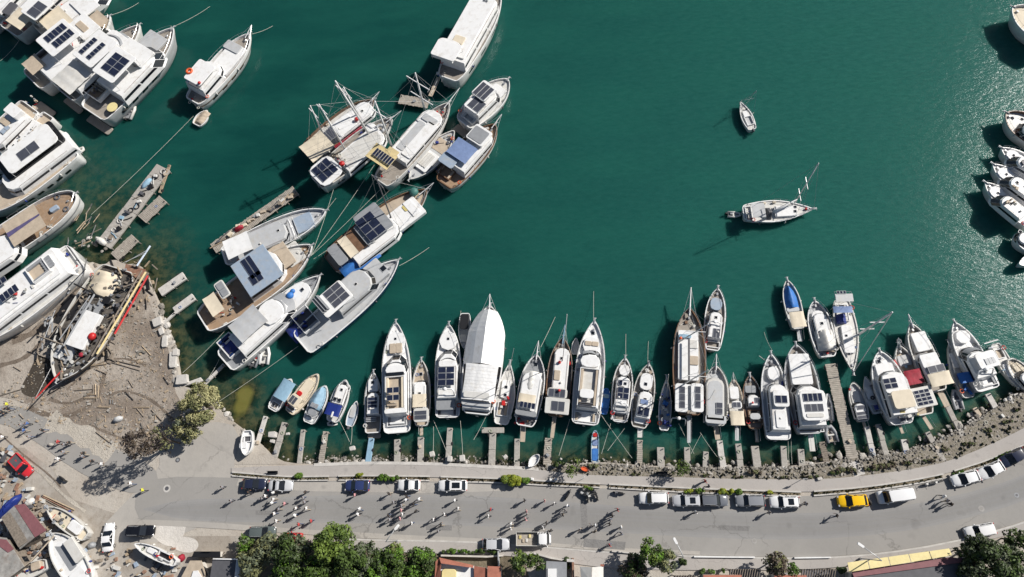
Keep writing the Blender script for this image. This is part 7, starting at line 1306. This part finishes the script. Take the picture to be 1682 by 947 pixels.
# ---- the old ship on the slip (crop J)
Boat('old_ship','derelict wooden ship stripped on the slip, white sheet over its deck and red bowsprit','ship','J',(385,925),(800,165),340,1.7,z0=0.7,hull='oldwood',deck='olddeck',gun='offwhite',shape='gulet',rail=False,group=None,feats=[
 ('slab',470,690,650,470,125,0.4,1.3,'white',dict(r=.2,name='deck_sheet')),('tarp',590,320,790,210,170,0.2,1.2,'cream'),('slab',560,480,600,400,60,0.1,0.5,'grey'),('slab',400,780,470,690,120,0.1,0.5,'ltgrey'),('lump',630,630,52,0.5,'red'),('lump',550,752,32,0.4,'crimson'),('ring',330,520,60,0.1,'ltgrey'),('ring',420,760,50,0.3,'offwhite'),
 ('clutter',650,560,830,230,120,0.1,34,('oldwood','dkgrey','offwhite','black','grey','rawwood')),('clutter',380,760,600,320,200,0.1,30,('oldwood','dkgrey','grey','black','rawwood')),('clutter',420,880,560,740,110,0.1,18,('offwhite','dkgrey','grey')),
 ('slab',700,400,740,360,50,0.1,1.0,'black'),('slab',640,470,700,370,40,0.05,0.7,'grey',dict(name='deck_house')),('slab',360,640,400,560,60,0.05,0.5,'black',dict(name='open_hold')),('slab',430,500,520,350,110,0.02,0.12,'black',dict(name='open_hold')),('sprit',239,1046,0.16,'red')])
def beam_(c,a,b_,r,m,label=None,z=0.15,name='timber_beam',cat='timber',group='timbers and poles lying in the yard',za=None,zb=None):
    p=P(*cp(c,*a),ZL+(z if za is None else za)); q=P(*cp(c,*b_),ZL+(z if zb is None else zb)); b=MB(); d=q-p; b.tube([(0,0,0),tuple(d)],r,4); o=b.build(name,m); o.location=p; return tag(o,label,cat,group)
for i,(a,b_,r_,m,l,za,zb) in enumerate([((985,190),(655,745),.22,'sand_yellow','yellowish long spar along the right side of the old ship',2.6,2.6),((1000,215),(775,610),.2,'red','red painted spar beside the yellowish one by the old ship',2.4,2.4),((960,180),(620,760),.16,'oldwood','grey spar inside the yellowish one',2.9,2.9),
 ((1015,15),(925,150),.2,'bluegrey','pale steel davit leaning over the water at the yard',1.2,2.2),((500,270),(700,370),.14,'black','black crosspiece over the old ship deck',3.6,3.6),((250,620),(440,690),.14,'oldwood','lower yard arm across the old ship',3.4,3.4),((520,290),(250,560),.16,'oldwood','slanting spar from crosspiece to lower yard arm',3.8,3.4),((640,340),(430,690),.2,'grey','thick grey mast lying along the old ship',3.6,3.8),((610,350),(400,650),.12,'grey','thin mast beside the thick grey one',3.5,3.5),((560,330),(330,640),.09,'oldwood','thinnest spar on the old ship left side',3.5,3.3),
 ((470,300),(280,480),.08,'oldwood','spar over the dark left side of the old ship',3.3,3.2),((380,430),(300,640),.08,'grey','short spar over the dark left side',3.2,3.2),((585,100),(555,270),.1,'black','thin black post at the old ship stern',3.0,3.6),((580,170),(460,290),.08,'black','slim pole from the stern post to port',3.6,3.4),((985,60),(830,130),.05,'ltgrey','upper thin stay of the pale davit',2.0,2.2),((1000,40),(850,125),.05,'ltgrey','lower thin stay of the pale davit',2.0,2.2),((200,-20),(430,-260),.0001,'oldwood','x',0,0)][:-1]):
    beam_('J',a,b_,r_,m,l,za=za,zb=zb)
for i,(c,a,b_,m,l) in enumerate([('J',(720,775),(950,830),'oldwood','long dark timber across the middle of the yard'),('J',(960,690),(1020,755),'rawwood','stout timber near the yard rubble edge'),('J',(570,835),(720,815),'oldwood','pole pointing at the ship bow'),('J',(650,850),(720,880),'oldwood','short dark timber below the pole'),('J',(90,830),(140,860),'oldwood','short timber left of the painted shadow of the ship'),
 ('K',(720,10),(945,75),'oldwood','long timber at the top of the debris field'),('K',(580,48),(720,30),'rawwood','pale pole at the top of the debris field'),('K',(845,220),(900,275),'black','black log in the middle of the debris'),('K',(925,330),(972,388),'oldwood','log pointing down right of the tyre'),('K',(1025,340),(1095,415),'oldwood','right-hand log of the lower debris'),('K',(1105,120),(1140,170),'black','black log near the pale slabs'),('K',(870,140),(900,190),'oldwood','short log above the black one'),
 ('K',(650,490),(740,560),'oldwood','broken log near the pale rubble bank'),('K',(950,430),(975,510),'black','upright dark log touching the purplish tree'),('K',(660,440),(700,405),'rawwood','short pale log left of the grey heap'),('K',(568,262),(655,262),'rawwood','first plank of the small stack'),('K',(580,235),(640,238),'rawwood','second plank of the small stack'),('K',(632,170),(632,240),'oldwood','left upright plank of a row of four'),('K',(645,165),(645,240),'rawwood','second upright plank of a row of four'),('K',(657,170),(652,280),'oldwood','third upright plank of a row of four'),('K',(668,175),(662,260),'rawwood','right upright plank of a row of four'),
 ('K',(745,270),(745,300),'black','left of two short black posts'),('K',(762,270),(762,300),'black','right of two short black posts'),('K',(855,320),(855,358),'oldwood','short post beside the pale one'),('K',(660,322),(740,325),'rawwood','thin pale plank lying level'),('K',(900,325),(1010,325),'rawwood','thin plank lying level on the right'),('K',(320,240),(480,150),'black','black rail beside the ship bow'),('K',(130,370),(160,400),'oldwood','short pole on the side road'),
 ('K',(500,210),(640,200),'oldwood','curved kerb-like plank in the turning circle'),('K',(0,245),(150,200),'oldwood','long pole from the left edge'),('L',(325,335),(560,445),'rawwood','upper long plank by the boat sheds'),('L',(318,345),(545,460),'rust','reddish plank of the stack by the boat sheds'),('L',(325,360),(520,468),'oldwood','dark plank of the stack by the boat sheds'),('L',(405,640),(230,830),'tan','pole crossing over the bottom left boats'),('L',(230,830),(100,930),'tan','lower end pole over the bottom left boats')]):
    beam_(c,a,b_,.09 if i%3 else .13,m,l,za=2.8 if 'over the bottom' in l else None,zb=2.8 if 'over the bottom' in l else None)
# brushwood and timber in the shallows left of the loaded pontoon
for i in range(26):
    x,y=rr.uniform(108,160),rr.uniform(340,408); y=y if abs((x-108)+(y-408)*.75)<30 else 405-(x-108)*1.0+rr.uniform(-10,10); a=rr.gauss(-.85,.35); l=rr.uniform(6,22)
    beam_('0',(x,y),(x+l*math.cos(a),y+l*math.sin(a)),rr.uniform(.06,.16),rr.choice(['oldwood','rawwood','rawwood','black']),'piece of driftwood in the heap by the teak-decked yacht',z=rr.uniform(-.5,.4),name='driftwood',cat='driftwood',group='driftwood heap')
for i in range(0):
    x,y=rr.uniform(60,282),rr.uniform(560,735)
    if y<560+ (180-x)*.4 or (x<150 and y>690): continue
    a=rr.uniform(0,3.1); l=rr.uniform(2,9); beam_('0',(x,y),(x+l*math.cos(a),y+l*math.sin(a)),rr.uniform(.03,.09),rr.choice(['oldwood','rawwood','black','offwhite']),'small broken stick scattered on the yard earth',z=.06,name='stick',cat='stick',group='sticks on the yard earth')
rg=random.Random(12); mb=MB()
for i in range(2600):
    x,y=rg.uniform(5,290),rg.uniform(470,745)
    if (y<640-(x)*.75 and x<120) or (x<160 and y>700) or y<450: continue
    if x>250 and y<480+(x-250)*3: continue
    p=P(x,y,ZL+.03); s=rg.uniform(.04,.2)*(1 if rg.random()<.9 else 2); a=rg.uniform(0,3); mb.box(p.x,p.y,s*rg.uniform(.5,2.2),s,ZL+.02,ZL+.03+s*.6,a,rg.randrange(3))
for i in range(160):
    x,y=rg.uniform(70,282),rg.uniform(560,735)
    if y<560+(180-x)*.4 or (x<150 and y>690): continue
    p=P(x,y,ZL+.05); a=rg.uniform(0,3.1); mb.box(p.x,p.y,rg.uniform(.3,1.3),rg.uniform(.05,.12),ZL+.03,ZL+rg.uniform(.08,.18),a,rg.choice((1,2,2)))
o=mb.build('yard_rubble',['rock','darkrock','rawwood']); tag(o,None,None,kind='stuff')
mb=MB()
for i in range(1900):
    t=rg.random()**.9; x=870+830*t; yt=float(np.interp(x,[880,985,1100,1310,1420,1480,1530,1570,1620,1682],[768,760,768,766,750,744,728,708,678,642])); yb=float(np.interp(x,[p[0] for p in PN],[p[1] for p in PN])); y=rg.uniform(yt-5,yb-1) if rg.random()<.35 else yt+rg.gauss(0,3)
    zz=ZL+.03 if y>yt else ZL-.9; p=P(x,y,zz); s=rg.uniform(.08,.30); a=rg.uniform(0,3); mb.box(p.x,p.y,s*rg.uniform(.7,1.5),s,zz-.1,zz+s*.6,a,rg.randrange(3))
o=mb.build('shore_rubble',['rock','darkrock','darkrock']); tag(o,None,None,kind='stuff')
mb=MB()
for i in range(900):
    x=500+400*rg.random(); yb=float(np.interp(x,[p[0] for p in PN],[p[1] for p in PN])); y=yb-abs(rg.gauss(0,7)); p=P(x,y,0); s=rg.uniform(.08,.26); mb.box(p.x,p.y,s*1.3,s,-.2,rg.uniform(.01,.12),rg.uniform(0,3),rg.randrange(3))
o=mb.build('shallow_stones',['darkrock','darkrock','rock']); tag(o,None,None,kind='stuff')
mb=MB()
for i in range(520):
    x,y=rg.uniform(0,110),rg.uniform(735,930)
    if (y<770+x*.6 and x>30) or (x>80 and y<850) : continue
    if i%5==0: x,y=rg.uniform(110,300),rg.uniform(900,950)
    p=P(x,y,ZL); s=rg.uniform(.12,.6); mb.box(p.x,p.y,s*rg.uniform(.6,2.6),s,ZL+.03,ZL+rg.uniform(.1,.7),rg.uniform(0,3),rg.randrange(6))
o=mb.build('yard_scrap',['offwhite','dkgrey','oldwood','rawwood','rust','bluegrey']); tag(o,None,None,kind='stuff')
# tarpaulins, heaps
def heap(px,py,rx,ry,h,ang,m,label,name,cat,group=None):
    k=(P(px+1,py,ZL)-P(px,py,ZL)).length; p=P(px,py,ZL+h*.5); b=MB(); g=random.Random(int(px)); rings=[]; n=18
    for f,z in ((1,0),(.95,.35),(.8,.75),(.45,1.0),(.12,1.05)): rings.append([(rx*k*f*math.cos(2*math.pi*i/n)*g.uniform(.85,1.1),ry*k*f*math.sin(2*math.pi*i/n)*g.uniform(.85,1.1),z*h*g.uniform(.85,1.1)) for i in range(n)])
    b.loft(rings,0,True,True,True); o=b.build(name,m,smooth=True); o.location=(p.x,p.y,ZL); o.rotation_euler=(0,0,math.radians(ang)); return tag(o,label,cat,group)
heap(13,832,24,7,1.4,52,'navy','crumpled dark blue tarpaulin over a heap at the left edge','tarpaulin','tarpaulin'); heap(193,688,8,5,.8,20,'ltgrey','grey plastic-like heap in the debris field','rubbish_heap','heap'); heap(30,768,12,8,.6,0,'oldwood','brown heap under the red pickup','rubbish_heap','heap'); heap(48,824,9,6,.7,30,'offwhite','pale scrap heap beside the maroon shed','rubbish_heap','heap'); heap(150,895,7,5,.8,0,'grey','small heap by the open boat on stands','rubbish_heap','heap'); heap(297,916,6,6,.8,0,'crimson','pinkish scrap heap behind the white boat on stands','rubbish_heap','heap')
heap(392,374,9,4,.9,35,'crimson','crimson covered bundle on the timber gear pontoon','covered_bundle','bundle'); heap(240,300,5,11,.5,-35,'skyblue','light blue net heap on the loaded pontoon','net_heap','net'); heap(83,730,5,3,.5,0,'rock','low stone heap by the side road','rubbish_heap','heap')
heap(165,395,12,5,1.0,-35,'offwhite','white skiff-like bundle at the foot of the loaded pontoon','covered_bundle','bundle')
for i in range(26):
    t=(i+.5)/26; x=270-98*t+rr.uniform(-5,5); y=276+124*t+rr.uniform(-5,5); z=ZL+.04; p=P(x,y,z); b=MB(); k=i%3
    if k==0: b.torus((0,0,.1),rr.uniform(.35,.7),.09); nm='hose_coil'
    elif k==1: b.tube([(-.9,0,.1),(0,.1,.12),(.9,0,.1)],.08,6); nm='pipe'
    else: b.rbox(0,0,rr.uniform(.5,1),rr.uniform(.4,.8),0,rr.uniform(.3,.7),.08); nm='crate'
    o=b.build(nm,rr.choice(['dkgrey','galv','offwhite','oldwood','skyblue','black'])); o.location=(p.x,p.y,z); o.rotation_euler=(0,0,rr.uniform(0,6)); tag(o,'%s on the broad loaded pontoon, piece %s counted from its water end'%(nm.replace('_',' '),(ordn+['fourteenth','fifteenth','sixteenth','seventeenth','eighteenth','nineteenth','twentieth','twenty-first','twenty-second','twenty-third','twenty-fourth','twenty-fifth','twenty-sixth'])[i]),nm.replace('_',' '),'gear on the loaded pontoon')
for i in range(24):
    t=(i+.5)/24; x=482-128*t+rr.uniform(-4,4); y=318+84*t+rr.uniform(-4,4); z=ZL+.04; p=P(x,y,z); b=MB(); k=i%3
    if k==0: b.rbox(0,0,rr.uniform(.8,1.8),rr.uniform(.3,.6),0,rr.uniform(.2,.5),.05); nm='plank_stack'
    elif k==1: b.rbox(0,0,rr.uniform(.5,1),rr.uniform(.4,.8),0,rr.uniform(.3,.8),.1); nm='crate'
    else: b.tube([(-1.2,0,.1),(1.2,.1,.12)],.1,6); nm='pole'
    o=b.build(nm,rr.choice(['cream','rawwood','tan','offwhite','dkgrey','oldwood'])); o.location=(p.x,p.y,z); o.rotation_euler=(0,0,.55+rr.uniform(-.5,.5)); tag(o,'%s on the timber gear pontoon, piece %s counted from its water end'%(nm.replace('_',' '),(ordn+['fourteenth','fifteenth','sixteenth','seventeenth','eighteenth','nineteenth','twentieth','twenty-first','twenty-second','twenty-third','twenty-fourth'])[i]),nm.replace('_',' '),'gear on the timber pontoon')
# wreckage thrown round the old ship: planks, ribs and scaffolding
def inpoly(x,y,pl):
    r_=False; j=len(pl)-1
    for i in range(len(pl)):
        if (pl[i][1]>y)!=(pl[j][1]>y) and x<(pl[j][0]-pl[i][0])*(y-pl[i][1])/(pl[j][1]-pl[i][1])+pl[i][0]: r_=not r_
        j=i
    return r_
zone=[cp('J',*q) for q in ((470,260),(700,130),(980,200),(960,330),(700,740),(560,880),(380,900),(330,740),(220,640),(380,430))]
for nm_,n_,z0_,z1_,ms_ in (('wreck_planking',45,2.3,2.9,['oldwood','rawwood','grey','black']),('wreck_litter',130,2.3,2.6,['grey','dkgrey','black','oldwood'])):
    mb=MB()
    for i in range(n_*2):
        x,y=rg.uniform(50,245),rg.uniform(425,625)
        if not inpoly(x,y,zone): continue
        if inpoly(x,y,[cp('J',*q) for q in ((430,690),(580,460),(720,480),(560,700),(480,740))]) : continue
        p=P(x,y,ZL+z0_); z=rg.uniform(z0_,z1_)+ZL-.3; a=(2.05+rg.choice((0,0,1.57))+rg.gauss(0,.25)); l=rg.uniform(.5,3.2) if nm_=='wreck_planking' else rg.uniform(.2,.7); w_=rg.uniform(.06,.22) if nm_=='wreck_planking' else rg.uniform(.15,.5); mb.box(p.x,p.y,l,w_,z-.1,z+rg.uniform(.03,.25),a,rg.randrange(4))
    o=mb.build(nm_,ms_); tag(o,None,None,kind='stuff')
mb=MB()
for i in range(260):
    x,y=rg.uniform(60,262),rg.uniform(430,600)
    d=min(math.hypot(x-q[0],y-q[1]) for q in zone)
    if inpoly(x,y,zone) or d>26 or x<60: continue
    p=P(x,y,ZL); mb.box(p.x,p.y,rg.uniform(.4,2.4),rg.uniform(.06,.3),ZL+.02,ZL+rg.uniform(.1,.5),2.05+rg.gauss(0,.5),rg.randrange(3))
o=mb.build('slip_debris',['oldwood','black','rawwood']); tag(o,None,None,kind='stuff')
# ---- street furniture
def lamp(hx,hy,bx,by,label,h=8.0):
    top=P(hx,hy,ZL+h); base=P(bx,by,ZL+.18); r=empty('street_lamp',base); tag(r,label,'street lamp','street lamps'); d=top-base
    b=MB(); b.tube([(0,0,0),(0,0,h-.6),(d.x*.3,d.y*.3,h-.15),(d.x,d.y,h)],.09,7,0,.05); b.build('pole','galv',r,True); a=math.atan2(d.y,d.x); b=MB(); b.rbox(d.x,d.y,1.0,.38,h-.06,h+.1,.15,a); b.build('lamp_head','white',r); b=MB(); b.tube([(0,0,0),(0,0,.5)],.16,8); b.build('base','galv',r)
lamp(1109,888,1110,912,'street lamp with white head by the vivid green tree'); lamp(1413,895,1413,917,'street lamp by the left end of the yellow awning'); lamp(652,866,653,888,'street lamp by the slim yellowish tree in the grove')
def disc(x,y,r,m,m2,label,name='manhole_cover'):
    p=P(x,y,ZL+.08); rt=empty(name,p); tag(rt,label,'manhole cover','covers in the road'); n=20
    b=MB(); b.prism([(r*math.cos(2*math.pi*k/n),r*math.sin(2*math.pi*k/n)) for k in range(n)],-.01,.006); b.build('frame',m,rt); b=MB(); b.prism([(r*.55*math.cos(2*math.pi*k/n),r*.55*math.sin(2*math.pi*k/n)) for k in range(n)],0,.012); b.build('lid',m2,rt)
disc(274,802,.62,'kerb','dkgrey','ringed manhole near the left end of the road'); disc(292,755,.4,'dkgrey','grey','dark round cover on the concrete apron'); disc(1612,835,.45,'ltdust','asphalt','pale ringed cover on the bend of the road'); disc(1670,813,.35,'grey','dkgrey','small dark cover near the right edge'); disc(1239,888,.4,'ltdust','asphalt','faint pale cover in the road above the pergola')
for x,y,l in ((905,787,'left of two white boxes in the tree shade on the quay'),(913,787,'right of two white boxes in the tree shade on the quay'),(874,786,'white rounded bin at the end of the yellow-green bush')): block(x,y,5,4,0,.8,l,'white',name='white_box',cat='box',group='white boxes on the quay',z=ZL+.15)
def sign(x,y,ang,label):
    p=P(x,y,ZL+1.2); r=empty('sign_post',(p.x,p.y,ZL),math.radians(ang)); tag(r,label,'sign','sign posts'); b=MB(); b.tube([(0,0,0),(0,0,2.4)],.04,6); b.build('post','galv',r); b=MB(); b.box(0,0,.7,.05,1.8,2.4); b.build('panel','white',r)
sign(958,785,30,'thin sign post on the quay above the motorbikes'); sign(1319,787,0,'thin sign post at the gap before the bend planter')
def bench(x,y,ang,label):
    p=P(x,y,ZL+.5); r=empty('bench',(p.x,p.y,ZL+.15),math.radians(ang)); tag(r,label,'bench','benches on the quay'); b=MB(); b.rbox(0,0,1.8,.45,.4,.47,.05); b.build('seat','black',r); b=MB(); b.box(0,.22,1.8,.05,.5,.9); b.build('backrest','black',r)
    for s in (-.7,.7): b=MB(); b.box(s,0,.07,.4,0,.4); b.build('leg','dkgrey',r)
bench(448,776,0,'black bench at the left end of the promenade'); bench(1087,777,0,'dark bench in the tree shade behind the wooden gulet')
# ---- garden walls
def wall_(line,h,w_,m,label,group='low walls south of the road',name='wall'):
    pts=[P(x,y,ZL+h) for x,y in line]; b=MB(); rings=[]
    for i,p in enumerate(pts):
        a=pts[max(i-1,0)]; c=pts[min(i+1,len(pts)-1)]; t=(c-a).normalized(); n=Vector((-t.y,t.x,0))*w_/2; rings.append([(p.x-n.x,p.y-n.y,ZL-.1),(p.x-n.x,p.y-n.y,ZL+h),(p.x+n.x,p.y+n.y,ZL+h),(p.x+n.x,p.y+n.y,ZL-.1)])
    b.loft(rings,0,True,True,True); return tag(b.build(name,m),label,'wall',group)
wall_([(724,912),(800,914),(826,912)],1.0,.25,'wall','pale wall behind the long hedge'); wall_([(846,915),(876,908),(905,916),(940,922)],1.1,.25,'paleconcrete','pale wall curving behind the flatbed truck'); wall_([(941,917),(942,960)],2.2,.3,'rust','brown wall end on the left of the white canopy'); wall_([(1005,905),(1060,910)],.5,.2,'paleconcrete','short low wall along the south kerb'); wall_([(1140,914),(1240,915)],.5,.2,'white','long thin white wall on the south kerb, left'); wall_([(1305,916),(1365,915)],.5,.2,'white','thin white wall on the south kerb, right of the brown tree')
wall_([(818,905),(820,960)],1.6,.15,'galv','thin fence post line left of the round green tree',name='fence')
# ---- haul-out shadows: stands
# ============================================================ rocks tell apart by the jetty they lie beside
js=[o for o in D.objects if o.parent is None and o.get('category')=='jetty' and o.get('group','').startswith('finger')]
jp=[(o,o.matrix_basis.translation.xy + Vector((math.cos(o.rotation_euler.z),math.sin(o.rotation_euler.z)))*3.5) for o in js]
grp={}
for o in D.objects:
    if o.name.startswith('rock') and o.parent is None and o.get('group') in ('shore boulders','right shore boulders','stones at the quay foot','left quay stones'):
        j=min(jp,key=lambda t:(t[1]-o.location.xy).length)[0]; big='large' if o.scale[0]>.55 else ('small' if o.scale[0]<.32 else 'medium'); grp.setdefault((j.name,big),[]).append(o)
for (jn,big),lst in grp.items():
    lst.sort(key=lambda o:o.location.x); jl=D.objects[jn]['label'].replace(' behind',', behind').split(', ')
    base=D.objects[jn]['label']
    for i,o in enumerate(lst):
        l='%s %s stone from the left by the %s'%(ordn[i] if i<13 else str(i+1)+'th',big,base) if len(lst)>1 else 'only %s stone by the %s'%(big,base)
        l=l.replace(' from the left',' from left'); ws=l.split()
        o['label']=' '.join(ws[:16])
def nth(n):
    return '%d%s'%(n,'th' if 10<n%100<14 else {1:'st',2:'nd',3:'rd'}.get(n%10,'th'))
for g_,f_ in (('yard edge stones','%s rubble stone counted down the edge of the yard'),('willow shore stones','%s stone counted down the willow shore'),('yard shallows stones','%s stone counted down the shallows by the loaded pontoon')):
    ls=sorted([o for o in D.objects if o.get('group')==g_],key=lambda o:-o.location.y)
    for i,o in enumerate(ls): o['label']=f_%nth(i+1)
for (jn,big),lst in grp.items():
    pass
long=[o['label'] for o in D.objects if o.parent is None and o.get('label') and len(o['label'].split())>16]
if long: print('LONG LABELS',len(long)); [print('  ',len(l.split()),l) for l in long]
from collections import Counter
c=Counter(o['label'] for o in D.objects if o.parent is None and o.get('label')); print('DUP',[x for x in c.items() if x[1]>1])
